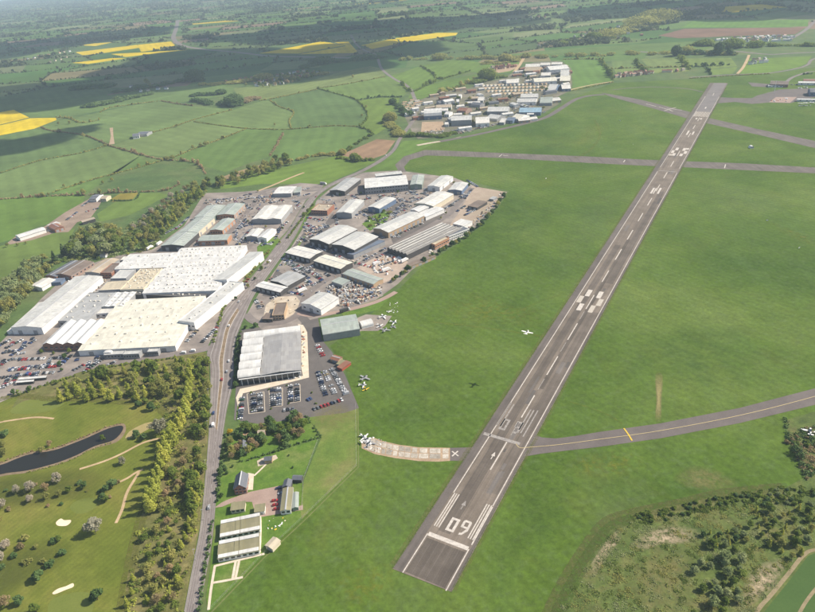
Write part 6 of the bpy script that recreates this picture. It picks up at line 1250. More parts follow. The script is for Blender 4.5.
# number each tree from the left within its place, by kind
_by = {}
for r, k, z, p in TREELIST: _by.setdefault((LOOK[k], z), []).append((p, r))
for (lk, z), L_ in _by.items():
    L_.sort(key=lambda q: q[0][0])
    for i, (p, r) in enumerate(L_):
        cat = 'shrub' if 'shrub' in lk else 'tree'
        tag(r, f"{lk} {z}" if len(L_) == 1 else f"{lk} {z}, {ordw(i+1)} from left", cat, f"{'shrubs' if cat == 'shrub' else 'trees'} {z}")
# ================================================================== vehicles
PAL = dict(white=(0.72,0.72,0.72), silver=(0.42,0.43,0.44), grey=(0.16,0.165,0.17), black=(0.018,0.018,0.02), blue=(0.04,0.075,0.2), red=(0.36,0.025,0.025), dark_blue=(0.02,0.03,0.07), green=(0.03,0.09,0.05), gold=(0.4,0.32,0.18))
def paintm(k):
    m, nt, b = new_mat('car_paint_'+k, 0.35, 0.5); b.inputs[0].default_value = (*PAL[k], 1); b.inputs['Coat Weight'].default_value = 0.4; return m
CP = {k: paintm(k) for k in PAL}
def loft(mb, secs, m):
    """secs: (x, half width, z0, z1) stations along the length"""
    v = []
    for x, w_, z0, z1 in secs: v += [(x,-w_,z0),(x,w_,z0),(x,w_*.94,z1),(x,-w_*.94,z1)]
    f = [(0,1,2,3)[::-1], tuple(4*(len(secs)-1)+i for i in range(4))]
    for i in range(len(secs)-1):
        a, b_ = 4*i, 4*i+4
        f += [(a+j, a+(j+1) % 4, b_+(j+1) % 4, b_+j) for j in range(4)]
    mb.add(v, f, m)
def car_mesh(k, van=False):
    mb = MB()
    if van:
        loft(mb, [(-2.5,.9,.35,2.1),(-2.4,.95,.3,2.3),(1.2,.95,.3,2.3),(1.7,.95,.3,1.5),(2.5,.88,.35,1.15)], 0); loft(mb, [(1.15,.88,1.3,2.15),(1.75,.86,1.3,1.48)], 1)
    else:
        loft(mb, [(-2.1,.74,.42,.88),(-2.02,.86,.3,.96),(-.9,.88,.28,.98),(.75,.88,.28,.96),(1.9,.84,.3,.8),(2.1,.7,.4,.66)], 0)
        loft(mb, [(-1.8,.72,.94,1.0),(-1.35,.7,.94,1.36),(.1,.7,.94,1.44),(.95,.72,.92,.98)], 1); loft(mb, [(-1.3,.62,1.36,1.42),(.1,.62,1.42,1.475)], 0)
    for x in (-1.35, 1.35):
        for y in (-.8, .8): mb.tube((x, y-.1, .32), (x, y+.1, .32), .32, n=8, m=2)
    me = mb.mesh('car_'+k, [CP[k], M['glass'], M['rubber']]); recalc(me); return me
CM = {k: car_mesh(k) for k in PAL}; VM = {k: car_mesh(k, True) for k in ('white', 'silver', 'blue', 'dark_blue')}
SLOTS = []
COLS = ['white','silver','grey','black','blue','red','dark_blue','green','gold']; WT = [.17,.2,.21,.16,.1,.06,.06,.02,.02]
def carrow(desc, p0, p1, n=0, skip=.12, ang=None, cols=None, along=False, z=.14, van=.04):
    a, b_ = G(*p0), G(*p1); d = b_-a; L_ = d.length
    n = n or max(2, int(L_/(2.75 if not along else 5.6))+1); base = math.atan2(d.y, d.x)+(0 if along else math.pi/2)
    k = 0
    for i in range(n):
        k += 1
        if rng.random() < skip: k -= 1; continue
        p = a+d*(i/(n-1)) if n > 1 else a
        c = rng.choice(cols) if cols else rng.choice(COLS, p=WT); vn = rng.random() < van and c in VM
        SLOTS.append([(p.x+rng.uniform(-.15,.15), p.y+rng.uniform(-.2,.2), z), (base if ang is None else ang)+rng.uniform(-.04,.04)+(math.pi if rng.random() < .4 else 0), c, vn, f"{c.replace('_',' ')} {'van' if vn else 'car'}, {ordw(k)} in {desc}", 'cars parked in '+desc.split(' of ',1)[-1]])
def lot(desc, p0, p1, p2, rows, **k):
    """rows of cars from p0-p1, stepping towards p2"""
    for i in range(rows):
        t = i/max(1, rows-1); dx, dy = (p2[0]-p0[0])*t, (p2[1]-p0[1])*t
        carrow(f"the {ordw(i+1)} row, counted from the left, of {desc}", (p0[0]+dx, p0[1]+dy), (p1[0]+dx, p1[1]+dy), **k)
SP = lambda a, b_: (230+a/6.79, 370+b_/6.79)
for i, (x, y0, y1) in enumerate(((160,168,285),(203,165,280),(290,132,245),(330,128,240),(410,110,215),(455,105,210))):
    carrow(f"the {ordw(i+1)} column from left of the showroom car park", SP(x, y0), SP(x+4, y1), skip=.15, cols=['white','silver','grey','black','dark_blue','blue','grey','silver'])
carrow('the kerbside column of the showroom car park', SP(85,180), SP(70,335), skip=.1)
carrow('the inner slanting column of the showroom car park', SP(598,20), SP(650,172), skip=.1, cols=['white','silver','grey','white','dark_blue']); carrow('the second slanting column of the showroom car park', SP(644,14), SP(712,160), skip=.1, cols=['white','silver','silver','white','gold'])
carrow('the outer slanting column of the showroom car park', SP(690,0), SP(790,165), skip=.05, cols=['silver','white','grey','silver'])
carrow('the bottom row of the showroom car park', SP(575,268), SP(760,205), skip=.05, cols=['white','dark_blue','grey','red','red','silver']); carrow('the middle island of the showroom car park', SP(530,205), SP(560,190), n=3); carrow('the hedge row of the showroom car park', SP(370,275), SP(430,268), n=4)
carrow('the short row below the museum hangar', (317.6,346), (323,356), n=6, cols=['red','white','silver','white'], skip=0)
ST = lambda a, b_: (a/7.41, 330+b_/7.41)
for i, (a, b_, c) in enumerate((((150,222),(465,208),11),((70,292),(410,258),26),((75,300),(415,272),0),((0,358),(210,330),16),((200,330),(400,318),9))): carrow(f"the {ordw(i+1)} long row of the staff car park", ST(*a), ST(*b_), skip=.1, cols=['white','silver','blue','grey','red','black','dark_blue','white'] )
for i, (a, b_) in enumerate((((0,118),(75,75)),((50,135),(165,75)),((85,190),(260,78)),((0,185),(75,150)),((0,262),(95,215)),((550,300),(620,262)),((630,310),(760,220)),((660,280),(740,225)),((760,285),(850,240)),((440,270),(530,190)))): carrow(f"the {ordw(i+1)} slanting row of the works car parks", ST(*a), ST(*b_), skip=.12)
carrow('the row at the far left corner of the works car parks', ST(0,428), ST(60,408), skip=0, cols=['white'])
EHp = lambda a, b_: (280+a/6.79, 255+b_/6.79)
for i, (a, b_) in enumerate((((20,30),(270,140)),((30,52),(280,152)),((90,95),(160,130)),((150,165),(230,205)),((60,255),(150,270)),((190,175),(240,215)))): carrow(f"the {ordw(i+1)} row of the white units car yard", EHp(*a), EHp(*b_), skip=.1)
NEp = lambda a, b_: (130+a/5.094, 180+b_/5.094)
for i, (a, b_) in enumerate((((545,330),(610,255)),((570,320),(640,310)),((700,310),(790,225)),((735,270),(800,215)),((590,205),(625,230)),((530,270),(590,200)),((60,355),(140,290)),((140,295),(235,245)),((235,250),(300,190)),((380,120),(520,105)),((390,105),(560,92)),((610,95),(740,82)),((640,110),(735,100)))): carrow(f"the {ordw(i+1)} row of the north estate yards", NEp(*a), NEp(*b_), skip=.18)
EEp = lambda a, b_: (300+a/3.881, 160+b_/3.881)
for i, (a, b_) in enumerate((((355,215),(400,170)),((375,205),(430,180)),((340,190),(375,165)),((360,300),(480,245)),((400,270),(520,215)),((250,390),(330,345)),((300,380),(355,350)),((640,215),(690,190)),((650,200),(690,175)),((20,245),(70,270)),((15,260),(70,290)),((30,225),(90,235)),((75,150),(110,160)),((0,120),(35,110)),((210,220),(250,200)),((500,110),(560,110)),((650,80),(690,105)),((610,200),(640,180)))): carrow(f"the {ordw(i+1)} row of the east estate yards", EEp(*a), EEp(*b_), skip=.2)
for i, (a, b_) in enumerate((((140,215),(150,300)),((20,280),(110,255)),((330,150),(360,135)),((380,150),(420,165)),((430,165),(460,150)),((250,215),(300,235)),((310,235),(420,190)),((480,235),(560,200)),((560,190),(640,140)),((640,150),(670,110)),((215,400),(290,420)),((310,410),(360,395)),((600,125),(640,135)),((425,120),(440,135)),((230,205),(260,190)),((100,185),(140,190)))): carrow(f"the {ordw(i+1)} cluster of the upper estate yards", EEp(*a), EEp(*b_), skip=.25)
for i, (a, b_) in enumerate((((180,330),(320,300)),((300,330),(330,250)),((420,270),(470,200)),((510,200),(560,140)),((560,250),(600,210)),((780,150),(830,170)),((800,180),(740,300)),((640,320),(720,330)),((530,310),(545,270)))): carrow(f"the {ordw(i+1)} cluster of the north estate lanes", NEp(*a), NEp(*b_), skip=.25)
RV = lambda a, b_: (150+a/3.825, 230+b_/3.825)
for i, (a, b_) in enumerate((((340,235),(375,190)),((200,430),(260,370)),((130,440),(190,375)),((405,270),(420,300)))): carrow(f"the {ordw(i+1)} row of the works roadside parking", RV(*a), RV(*b_), skip=.15)
FMp = lambda a, b_: (a/6.12, 180+b_/6.12)
for i, (a, b_) in enumerate((((410,245),(470,200)),((505,160),(560,120)),((530,195),(600,175)),((200,350),(300,312)),((110,372),(200,345)))): carrow(f"the {ordw(i+1)} row of the farm yard", FMp(*a), FMp(*b_), skip=.15)
carrow('the row on the brick drive', (275,501), (276.5,509.5), n=3, skip=0, cols=['red'], ang=math.radians(10)); carrow('the pair by the long olive outbuilding', (278.4,489), (281,494), n=2, skip=0, cols=['dark_blue','silver'], ang=math.radians(10))
for x0, y0, x1, y1, d in ((768,85.6,815,84.4,'the far airport row'),(799,106,810,105.8,'the airport grass row'),(452,131,476,127,'the far estate office row'),(480,128,500,123,'the row in front of the far estate'),(532,117.5,545,112,'the short row at the corner of the far estate')): carrow(d, (x0,y0), (x1,y1), skip=.25, cols=['white','silver','grey'])
def scatter_cars(desc, poly, n, ang):
    W_ = [(G(*p).x, G(*p).y) for p in poly]; xs = [p[0] for p in W_]; ys = [p[1] for p in W_]; t = 0; k = 0; put = []
    while k < n and t < n*60:
        t += 1; x, y = rng.uniform(min(xs), max(xs)), rng.uniform(min(ys), max(ys))
        if not inpoly(x, y, W_) or indoors(x, y) or any((x-a)**2+(y-b_)**2 < 9 for a, b_ in put): continue
        m_ = int(rng.integers(2, 7)); d = ang+(math.pi/2 if rng.random() < .5 else 0)
        for i in range(m_):
            q = (x+math.cos(d)*2.8*i, y+math.sin(d)*2.8*i)
            if indoors(*q) or not inpoly(q[0], q[1], W_): break
            k += 1; put.append(q); c = rng.choice(COLS, p=WT); SLOTS.append([(q[0], q[1], .14), d+math.pi/2+rng.uniform(-.05,.05), c, False, f"{c.replace('_',' ')} car standing in {desc}, {ordw(k)} of its cluster", 'cars standing in '+desc])
EA = math.radians(32)
scatter_cars('the roadside estate yards', [(262,300),(276,270),(300,238),(318,206),(334,194),(350,196),(332,222),(352,236),(372,252),(352,268),(310,300),(290,300)], 110, EA)
scatter_cars('the upper estate yards', [(334,194),(362,190),(420,188),(470,188),(462,204),(440,214),(404,236),(388,246),(360,262),(362,240),(376,226),(352,214)], 150, EA)
scatter_cars('the north estate yards', [(160,247),(186,226),(206,200),(262,192),(318,188),(304,202),(280,238),(262,250),(230,244),(205,246)], 150, EA)
scatter_cars('the works yards', [(0,348),(40,332),(60,340),(70,354),(110,358),(85,367),(40,384),(0,395)], 60, .2)
SLOTS[:] = [q for q in SLOTS if not indoors(q[0][0], q[0][1], 1.2)]
# moving vehicles: one by one
for x, y, c, vn, lb, hd in ((213.4,425.6,'white',True,'white van driving on the main road beside the golf woodland',0),(213.6,413.5,'blue',False,'dark car ahead of the white van on the main road',0),(229,361.6,'white',False,'white car at the road junction by the showroom',0),(222,380,'red',False,'red car nearing the road junction',0),(183.5,353.6,'white',True,'white van leaving the factory road, left one',1.35),(193,351.6,'white',True,'white van leaving the factory road, right one',1.35),(229,326,'white',False,'white car on the main road beside the office wing',0),(270,262,'white',True,'white van on the main road above the roadside unit',0),(266,268,'grey',False,'grey car behind the white van on the main road',0),(287,238,'black',False,'black car on the main road by the white units',0),(292,226,'grey',False,'grey car farther up the main road',0),(239,302,'silver',False,'silver car on the main road bend',0),(305,207,'silver',False,'silver car on the main road by the brown office',0),(227,372,'silver',False,'silver car waiting in the hatched lane',0),(209,508,'silver',False,'silver car on the main road by the house gate',0),(316,197,'red',False,'red car at the top of the main road',0),(386,155.6,'white',False,'white car on the road beside the ploughed field',0)):
    p = G(x, y); i = min(range(len(ctr)), key=lambda q: (ctr[q]-p).length); d = ctr[min(i+1, len(ctr)-1)]-ctr[max(i-1, 0)]; o = inst('moving_van' if vn else 'moving_car', (VM if vn else CM)[c], None, (p.x, p.y, .215), math.atan2(d.y, d.x)+hd); tag(o, lb, 'van' if vn else 'car', 'vehicles on the roads')
SLOTS.sort(key=lambda q: q[0][0]**2+q[0][1]**2)
NIND = 295
_seen = {}
for q in SLOTS[:NIND]:
    (x, y, z), rz, c, vn, lb, gr = q
    o = inst('parked_van' if vn else 'parked_car', (VM if vn else CM)[c], None, (x, y, z), rz); tag(o, lb, 'van' if vn else 'car', gr)
rest = SLOTS[NIND:]
if rest:
    base = CM['white']; bv = np.zeros(len(base.vertices)*3); base.vertices.foreach_get('co', bv); bv = bv.reshape(-1, 3)
    bf = [tuple(p.vertices) for p in base.polygons]; bm_ = [p.material_index for p in base.polygons]; keys = list(PAL); V, F, MI = [], [], []
    for (x, y, z), rz, c, vn, lb, gr in rest:
        cs, sn = math.cos(rz), math.sin(rz); k = len(V)
        V += [(x+cs*a-sn*b_, y+sn*a+cs*b_, z+q) for a, b_, q in bv]; F += [tuple(i+k for i in f) for f in bf]; MI += [keys.index(c) if m_ == 0 else len(keys)+m_-1 for m_ in bm_]
    o = mobj('distant_parked_cars', V, F, [CP[k] for k in keys]+[M['glass'], M['rubber']], None, MI); tag(o, 'many more cars parked far off in the estate yards', 'cars', kind='stuff')
# lorries and trailers
def lorry(p, to, label, c='white'):
    a, b_ = G(*p), G(*to); d = b_-a; r = empty('lorry', (a.x, a.y, .14), math.atan2(d.y, d.x)); tag(r, label, 'lorry', 'lorries in the yards')
    MB().box(-5, 4, -1.25, 1.25, 1.0, 3.8).build('box_body', M['w_'+c], r); cb = MB(); loft(cb, [(4.3,1.2,.6,2.9),(5.4,1.2,.6,2.9),(6.0,1.15,.6,1.8)], 0); o = cb.build('cab', M['w_white'], r); recalc(o.data)
    for x in (-4, -2.7, 5):
        for y in (-1.05, 1.05): MB().tube((x, y-.15, .5), (x, y+.15, .5), .5, n=8).build('wheel', M['rubber'], r)
for p, t, lb, c in ((EHp(440,385),EHp(520,360),'dark lorry below the scrap yard','dark'),(EHp(150,250),EHp(205,225),'white trailer lorry beside the gabled hall','white'),(EEp(405,395),EEp(425,385),'white lorry beside the dark ridged roof','white'),(EHp(720,110),EHp(760,95),'white lorry in the coach yard','white'),(EEp(90,95),EEp(120,98),'grey lorry on the top estate yard','grey'),(NEp(150,330),NEp(190,300),'white lorry behind the grey-green warehouse','white'),((150,249),(155,246),'white lorry at the works back road','white'),((118,318),(124,314),'grey lorry in the works yard','grey')): lorry(p, t, lb, c)
o = inst('minibus', VM['blue'], None, (*G(*EHp(655,60))[:2], .14), .6, (1.9,1.2,1.3)); o.data = VM['white']; tag(o, 'white minibus in the coach yard', 'minibus')

# ================================================================== aircraft
def aircraft(p, hdg, label, z=0.0, sc=1.0, mat='w_white', group=None, gear=True):
    P = G(p[0], p[1], z) if z > 5 else G(*p)
    r = empty('light_aircraft', (P.x, P.y, P.z if z > 5 else .15), math.pi/2-hdg); r.scale = (sc,)*3; tag(r, label, 'aircraft', group); w_ = M[mat]; h = 1.15
    mb = MB(); loft(mb, [(3.1,.28,h-.25,h+.2),(2.6,.48,h-.5,h+.4),(1.2,.55,h-.6,h+.5),(-.6,.5,h-.55,h+.5),(-3.6,.16,h-.05,h+.4)], 0); o = mb.build('fuselage', w_, r); recalc(o.data)
    mb = MB(); loft(mb, [(1.5,.46,h+.4,h+.55),(.9,.44,h+.4,h+1.0),(-.2,.42,h+.4,h+1.0),(-1.1,.4,h+.4,h+.55)], 0); o = mb.build('canopy', M['glass'], r); recalc(o.data)
    mb = MB()
    for s in (-1, 1):
        mb.add([(1.5,s*.4,h-.5),(-.1,s*.4,h-.5),(.2,s*4.7,h-.25),(1.2,s*4.7,h-.25),(1.5,s*.4,h-.3),(-.1,s*.4,h-.42),(.2,s*4.7,h-.2),(1.2,s*4.7,h-.14)], [(0,1,2,3),(7,6,5,4),(0,3,7,4),(1,5,6,2),(2,6,7,3),(0,4,5,1)])
    o = mb.build('wing', w_, r); recalc(o.data)
    o = MB().box(-3.7, -2.8, -1.5, 1.5, h+.22, h+.3).build('tailplane', w_, r)
    mb = MB(); mb.add([(-3.7,-.05,h+.3),(-2.6,-.05,h+.3),(-3.4,-.05,h+1.6),(-3.9,-.05,h+1.6),(-3.7,.05,h+.3),(-2.6,.05,h+.3),(-3.4,.05,h+1.6),(-3.9,.05,h+1.6)], [(0,1,2,3),(7,6,5,4),(0,4,5,1),(1,5,6,2),(2,6,7,3),(3,7,4,0)]); o = mb.build('fin', w_, r); recalc(o.data)
    pr = MB().box(3.12, 3.18, -.08, .08, h-.9, h+.9).build('propeller', M['rubber'], r); MB().tube((3.1,0,h),(3.4,0,h),.16,.03,8).build('spinner', M['metal'], pr)
    if gear:
        for x, y in ((.3,1.1),(.3,-1.1),(2.4,0)): o = MB().tube((x,y-.07,.22),(x,y+.07,.22),.22,n=10).build('wheel', M['rubber'], r); MB().tube((x,y,.25),(x,y*.8,h-.45),.05,n=5).build('strut', M['metal'], o)
    return r
aircraft((527,333.4), RYAW+.02, 'white light aircraft flying low beside the runway', 40.5)
for i, (x, y) in enumerate(((801,104),(806,103.6),(812,103.2),(800,88.6),(806,87.8))): aircraft((x, y), .6+.3*i, f'small white aircraft parked on the far apron, {ordw(i+1)} of its group', 0, 1.3, 'w_white', 'aircraft parked on the far apron')
MU = lambda a, b_: (280+a/6.79, 255+b_/6.79)
for x, y, hd, sc, mt, lb in ((*MU(700,425),1.2,1.1,'w_white','white museum jet nearest the scrap yard track'),(*MU(675,485),2.4,.9,'w_white','white aircraft fuselage beside the white museum tent'),(*MU(715,515),.4,1.1,'w_grey','grey museum aircraft lowest of the group'),(*MU(772,462),2.0,1.0,'w_white','pale museum aircraft farthest onto the grass'),(*MU(770,492),1.0,.8,'w_grey','small grey aircraft at the edge of the museum group'),(*MU(740,388),.2,.6,'w_white','tiny white aircraft part above the museum group')): aircraft((x, y), hd, lb, 0, sc, mt, 'museum aircraft on the grass')
for x, y, hd, sc, mt, lb in ((364.6,379,.7,1.15,'w_grey','grey derelict aircraft beside the outer parked cars'),(363,386,1.7,.95,'w_white','white derelict aircraft beside the yellow fuselage'),(365.6,389.6,2.6,.7,'w_yellow','yellow fuselage lying by the car park corner'),(366.6,441.6,1.1,1.25,'w_white','white derelict airliner remains on the old concrete'),(364,437.6,2.2,.9,'w_white','white derelict wing section above the old concrete'),(369.6,444.4,.3,1.0,'w_grey','grey wreck on the end of the old concrete'),(810,433,.5,1.2,'w_white','white wreck at the right edge ditch')): aircraft((x, y), hd, lb, 0, sc, mt, 'derelict aircraft')
# museum tent
r = empty('marquee', (*G(366.4,325.4)[:2], .1), .35); tag(r, 'white marquee beside the grey-green hangar', 'marquee')
v_, f = shell(profile('barrel', 10, 2.4), 12, 2.4, .1, lambda a, w_, z: (a, w_, z)); o = mobj('canopy', v_, f, M['r_bright'], r); recalc(o.data); MB().box(-5.8, 5.8, -4.8, 4.8, -.1, 2.45).build('wall', M['w_white'], r)

# ================================================================== yard goods, fences, field marks
def junk(poly, n, label, cols, hs=(.6, 2.6), cat='scrap', sz=1.0):
    W_ = [(G(*p).x, G(*p).y) for p in poly]; xs = [p[0] for p in W_]; ys = [p[1] for p in W_]; mb = MB(); k = 0; t = 0
    while k < n and t < n*40:
        t += 1; x = rng.uniform(min(xs), max(xs)); y = rng.uniform(min(ys), max(ys))
        if not inpoly(x, y, W_) or (hs[1] < 5 and indoors(x, y, .8)): continue
        k += 1; a = rng.uniform(0, 3.14); l, w_, h = sz*min(3.2, .45+rng.exponential(.75)), sz*rng.uniform(.35, 1.2), rng.uniform(*hs); cs, sn = math.cos(a), math.sin(a); e = rng.uniform(.6, 1)
        q = [(-l, -w_), (l, -w_), (l, w_), (-l, w_)]; sx, sy = rng.uniform(-.3, .3), rng.uniform(-.3, .3)
        P = [(x+cs*u-sn*v, y+sn*u+cs*v, 0) for u, v in q]+[(x+cs*u*e-sn*v*e+sx, y+sn*u*e+cs*v*e+sy, h*rng.uniform(.7, 1.1)) for u, v in q]
        mb.add(P, [(0,1,5,4),(1,2,6,5),(2,3,7,6),(3,0,4,7),(4,5,6,7)], int(rng.integers(len(cols))))
    o = mb.build('stored_goods', [M[c] for c in cols], None); tag(o, label, cat, kind='stuff'); return o
JC = ['w_white','w_cream','w_grey','w_grey','r_pale','w_dark','r_stone','r_brown','w_brick','w_tan','w_dark','w_blue','r_grey']
junk([(p[0], p[1]) for p in (EHp(300,225),EHp(400,190),EHp(470,180),EHp(640,215),EHp(700,205),EHp(690,260),EHp(560,330),EHp(400,360),EHp(350,350),EHp(420,300),EHp(330,265))], 330, 'heaps of pale scrap and pallets filling the scrap yard', JC)
junk([EHp(600,60),EHp(680,20),EHp(780,0),EHp(800,90),EHp(720,140),EHp(640,120)], 60, 'goods and vehicle bodies strewn over the coach yard', ['w_white','w_red','w_grey','w_tan','w_white'])
junk([EEp(370,380),EEp(400,368),EEp(430,385),EEp(385,400)], 26, 'white wrapped bales beside the dark ridged roof', ['w_white'], (.8, 1.8))
junk([EEp(610,300),EEp(650,260),EEp(780,130),EEp(800,128),EEp(740,190),EEp(660,270)], 70, 'crates and skips along the traders yard', JC, (.5, 1.8))
junk([EEp(490,345),EEp(520,350),EEp(530,362),EEp(505,365)], 16, 'pale wrapped goods behind the orange brick unit', ['w_white','w_cream'], (.6, 1.6))
junk([EEp(60,260),EEp(110,250),EEp(30,300),EEp(0,320)], 30, 'pallets along the roadside yard', JC, (.5, 1.4))
junk([NEp(380,115),NEp(560,90),NEp(570,105),NEp(400,128)], 60, 'mixed goods at the top of the north estate', JC, (.5, 2))
junk([NEp(620,110),NEp(730,70),NEp(735,110),NEp(640,120)], 40, 'dark stock beside the white-roofed unit', ['w_dark','w_grey','w_tan'], (.6, 2))
junk([(130,289),(142,289),(160,272),(148,270)], 40, 'pipework clutter on the beige works roof', ['w_white','w_grey','w_tan'], (8.3, 9.6))
junk([(445,134),(470,130),(500,124),(490,127),(450,136)], 90, 'pale clutter along the front of the far estate', JC, (.6, 2.2)); junk([(422,131),(444,128),(446,133),(424,135)], 60, 'rubble along the demolition yard', JC, (.6, 2)); junk([(452,112),(470,98),(500,96),(545,96),(556,100),(520,112),(490,118),(460,118)], 220, 'yard clutter inside the far estate', JC+['w_dark','w_brick'], (.8, 3))
junk([(516,80),(540,68),(568,66),(566,84),(540,88)], 160, 'yard clutter among the farthest sheds', JC+['w_dark','w_brick'], (.8, 3)); junk([(768,101.6),(788,98),(788,102),(772,102.4)], 16, 'red and white works vehicles on the apron end', ['w_red','w_white','w_grey'], (.8, 2))
junk([MU(740,330),MU(800,320),MU(810,400),MU(750,390)], 16, 'small white parts scattered beyond the museum aircraft', ['w_white'], (.3, .8), 'scrap', .4); junk([(263,520),(272,516),(288,517),(282,528),(268,532)], 14, 'colourful play equipment on the kennel lawn', ['w_white','w_yellow','w_cream','w_white'], (.3, .7), 'toys', .4)
junk([(361,441),(373,437),(386,442),(392,452),(375,454),(363,449)], 60, 'broken concrete and debris on the derelict taxiway end', ['w_white','r_stone','w_tan','w_grey'], (.15, .6), 'rubble', .5); junk([SP(395,60),SP(470,35),SP(475,50),SP(400,75)], 8, 'white display boards on the showroom paving', ['w_white','w_grey'], (.8, 1.6), 'boards'); junk([(300,335),(304,330),(305,370),(302,372)], 16, 'stock along the right side of the showroom', ['w_tan','w_grey','w_brick'], (.5, 1.6))
junk([(262,322),(254,300),(276,268),(300,238),(318,206),(334,194),(350,196),(330,222),(352,232),(372,250),(352,268),(300,300),(290,316)], 150, 'crates, bins and pallets in the roadside yards', JC+['w_dark','w_grey','w_blue'], (.5, 1.9), 'goods', .8)
junk([(340,200),(400,190),(460,192),(440,212),(400,232),(370,240),(362,226)], 150, 'crates and bins between the upper estate sheds', JC+['w_dark','w_grey','w_blue'], (.5, 1.9), 'goods', .8)
junk([(200,240),(236,206),(262,194),(300,190),(304,200),(262,246),(230,244)], 130, 'crates and bins in the north estate lanes', JC+['w_dark','w_grey','w_blue'], (.5, 1.9), 'goods', .8)
junk([(40,332),(60,322),(84,318),(116,306),(120,290),(100,276),(70,276),(62,300)], 70, 'bins and stillages in the works yard', JC+['w_dark','w_grey'], (.5, 1.9), 'goods', .8)
def fence(pts, label, h=1.8, step=6.0, mat='wood'):
    P = [G(*p) for p in pts]; c = P[0]; r = empty('fence', (c.x, c.y, .1)); tag(r, label, 'fence'); me = shared_box('post', .16, .16, h, M[mat])
    for a, b_ in zip(P[:-1], P[1:]):
        n = int((b_-a).length/step); d = (b_-a).normalized()
        for i in range(n): q = a+(b_-a)*(i/n)-c; inst('post', me, r, (q.x, q.y, 0))
        for z in (.4, h*.6, h-.1): MB().tube((a-c)+Vector((0,0,z)), (b_-c)+Vector((0,0,z)), .018, n=4).build('rail', M['metal'], r)
fence([(355.5,404),(356.6,466),(302,519),(262,556),(208,612)], 'long boundary fence between paddock, kennels and airfield', 1.9, 7)
fence([(303.4,480),(302,510)], 'short wooden fence right of the garden', 1.5, 5); fence([(318,440),(303.4,480)], 'wooden fence between garden lawn and paddock', 1.5, 5)
ribbon('mown_strip', [(358,408),(358.6,467),(304,521),(264,558),(210,614)], .9, mottled('cut_verge', [(0.3,(0.12,0.15,0.04)),(0.7,(0.16,0.175,0.06))], .1, .8, .15), 0.058, n=1)
def pole(p, h, label, name='lamp_post', r0=.12, mat='metal', cat='lamp post'):
    P = G(*p); r = empty(name, (P.x, P.y, .1)); tag(r, label, cat); MB().tube((0,0,0),(0,0,h),r0,r0*.6,6).build('mast', M[mat], r); MB().box(-.2,1.3,-.12,.12,h,h+.12).build('lamp_head', M[mat], r)
for i, (x, y) in enumerate(((207,470),(209,430),(209.6,398),(236,338),(250,300),(276,262),(296,232),(316,202),(204,520),(196,560))): pole((x, y), 9, 'street lamp beside the main road, '+['by the house gate','by the orchard','by the golf woodland','by the junction','at the road bend','by the roadside unit','by the white gabled units','by the brown office','by the kennels','at the bottom edge'][i])
pole((774,93.2), 26, 'tall white floodlight mast on the far apron', 'floodlight_mast', .5, 'w_white', 'mast')
# airfield marker boards and lights
for i, (x, y, lb) in enumerate(((767,221,'small white marker board in the turf far right of the runway'),(799,248.6,'white marker board at the end of the yellow drift'),(546,179,'white marker board in the turf below the cross runway'),(633,145,'lone white marker board nearer the cross runway'),(751,148,'white dome of the radio beacon right of the far runway'),(620,121,'white marker board left of the far runway'))):
    P = G(x, y); r = empty('marker_board', (P.x, P.y, .1), .4*i); tag(r, lb, 'marker'); s = 4.2 if 'dome' in lb else 1.2
    if 'dome' in lb:
        v_, f = shell(profile('barrel', 6.4, 3.0), 6.4, .8, .1, lambda a, w_, z: (a, w_, z)); o = mobj('dome', v_, f, M['w_white'], r); recalc(o.data); MB().box(-3, 3, -3, 3, 0, .85).build('base', M['w_white'], r)
    else: MB().box(-s, s, -.08, .08, .3, 1.6).build('panel', M['w_white'], r); [MB().box(q*s*.8-.06, q*s*.8+.06, -.16, -.09, 0, 1.5).build('leg', M['metal'], r) for q in (-1, 1)]
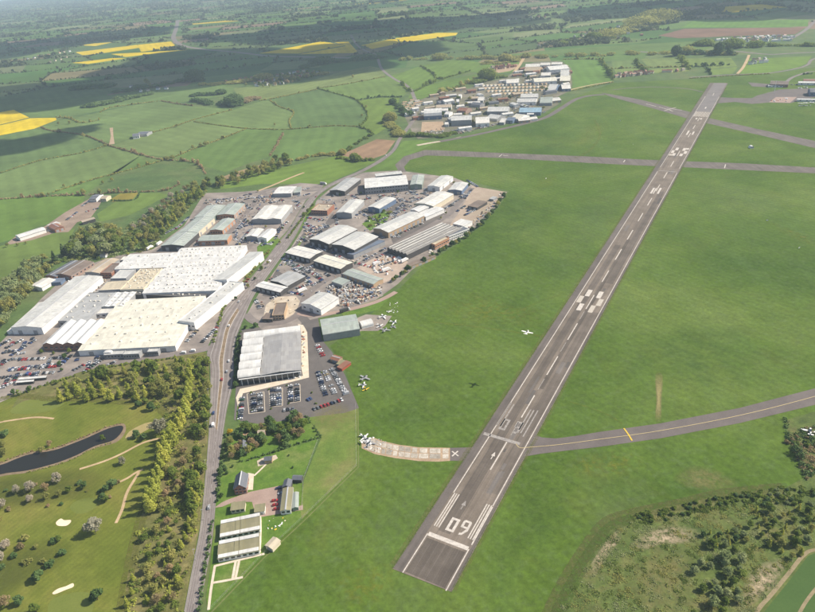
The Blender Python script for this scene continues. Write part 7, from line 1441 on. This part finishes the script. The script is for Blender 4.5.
# ================================================================== clouds over the vale (they shade the fields)
m, nt, b = new_mat('cloud_vapour', 1.0, 0.0); b.inputs[0].default_value = (.9,.9,.9,1); tr = nt.nodes.new('ShaderNodeBsdfTransparent'); mx = nt.nodes.new('ShaderNodeMixShader'); mx.inputs[0].default_value = .6; nt.links.new(tr.outputs[0], mx.inputs[1]); nt.links.new(b.outputs[0], mx.inputs[2]); nt.links.new(mx.outputs[0], nt.nodes['Material Output'].inputs[0]); M['cloud'] = m
def cloud(pts, alt=1250.0):
    P = [G(*p) for p in pts]; k = alt/math.tan(SUN_EL); off = Vector((math.sin(SUN_AZ)*k, math.cos(SUN_AZ)*k, alt)); W_ = [(p.x, p.y) for p in P]; xs = [p[0] for p in W_]; ys = [p[1] for p in W_]; mb = bmesh.new()
    A = sum(W_[i-1][0]*W_[i][1]-W_[i][0]*W_[i-1][1] for i in range(len(W_))); R_ = math.sqrt(abs(A)/2)*.17; n = 0; t = 0
    while n < 80 and t < 4000:
        t += 1; x, y = rng.uniform(min(xs), max(xs)), rng.uniform(min(ys), max(ys))
        if not inpoly(x, y, W_): continue
        n += 1; s = R_*rng.uniform(.6, 1.25); mt = Matrix.Translation((x+off.x, y+off.y, alt+rng.uniform(0, .3)*s)) @ Matrix.Diagonal((s, s, s*.42, 1)); bmesh.ops.create_icosphere(mb, subdivisions=2, radius=1, matrix=mt)
    me = bpy.data.meshes.new('cloud'); mb.to_mesh(me); mb.free(); me.materials.append(M['cloud']); me.polygons.foreach_set('use_smooth', [True]*len(me.polygons)); o = inst('cloud', me); o['kind'] = 'structure'
cloud([(-60,112),(-60,96),(0,93),(70,86),(110,74),(140,62),(190,52),(250,53),(330,56),(380,58),(380,66),(330,72),(300,78),(240,80),(190,86),(130,92),(80,103),(40,108)])
cloud([(-60,170),(-60,148),(0,142),(60,134),(84,132),(60,142),(20,152)]); cloud([(60,130),(84,126),(100,124),(92,132),(70,136)])
cloud([(-50,60),(0,46),(100,32),(160,28),(160,34),(90,42),(0,58)]); cloud([(200,40),(300,26),(400,20),(520,14),(520,22),(430,30),(380,37),(320,38),(250,44)]); cloud([(560,16),(640,4),(760,-4),(900,-6),(900,12),(815,14),(700,18),(640,14)]); cloud([(250,54),(330,44),(365,42),(420,44),(440,52),(400,57),(320,57)])
# ================================================================== air
hz = MB().box(-26500, 26500, -26500, 26500, -1.0, 330.0).build('haze', [])
m = bpy.data.materials.new('haze_air'); m.use_nodes = True; nt = m.node_tree; nt.nodes.remove(nt.nodes['Principled BSDF'])
pv = nt.nodes.new('ShaderNodeVolumePrincipled'); pv.inputs['Color'].default_value = (0.66, 0.81, 1.0, 1); pv.inputs['Density'].default_value = 8.5e-5; pv.inputs['Anisotropy'].default_value = 0.0
nt.links.new(pv.outputs[0], nt.nodes['Material Output'].inputs['Volume']); hz.data.materials.append(m); tag(hz, 'pale bluish haze over the whole vale', 'haze', kind='stuff')
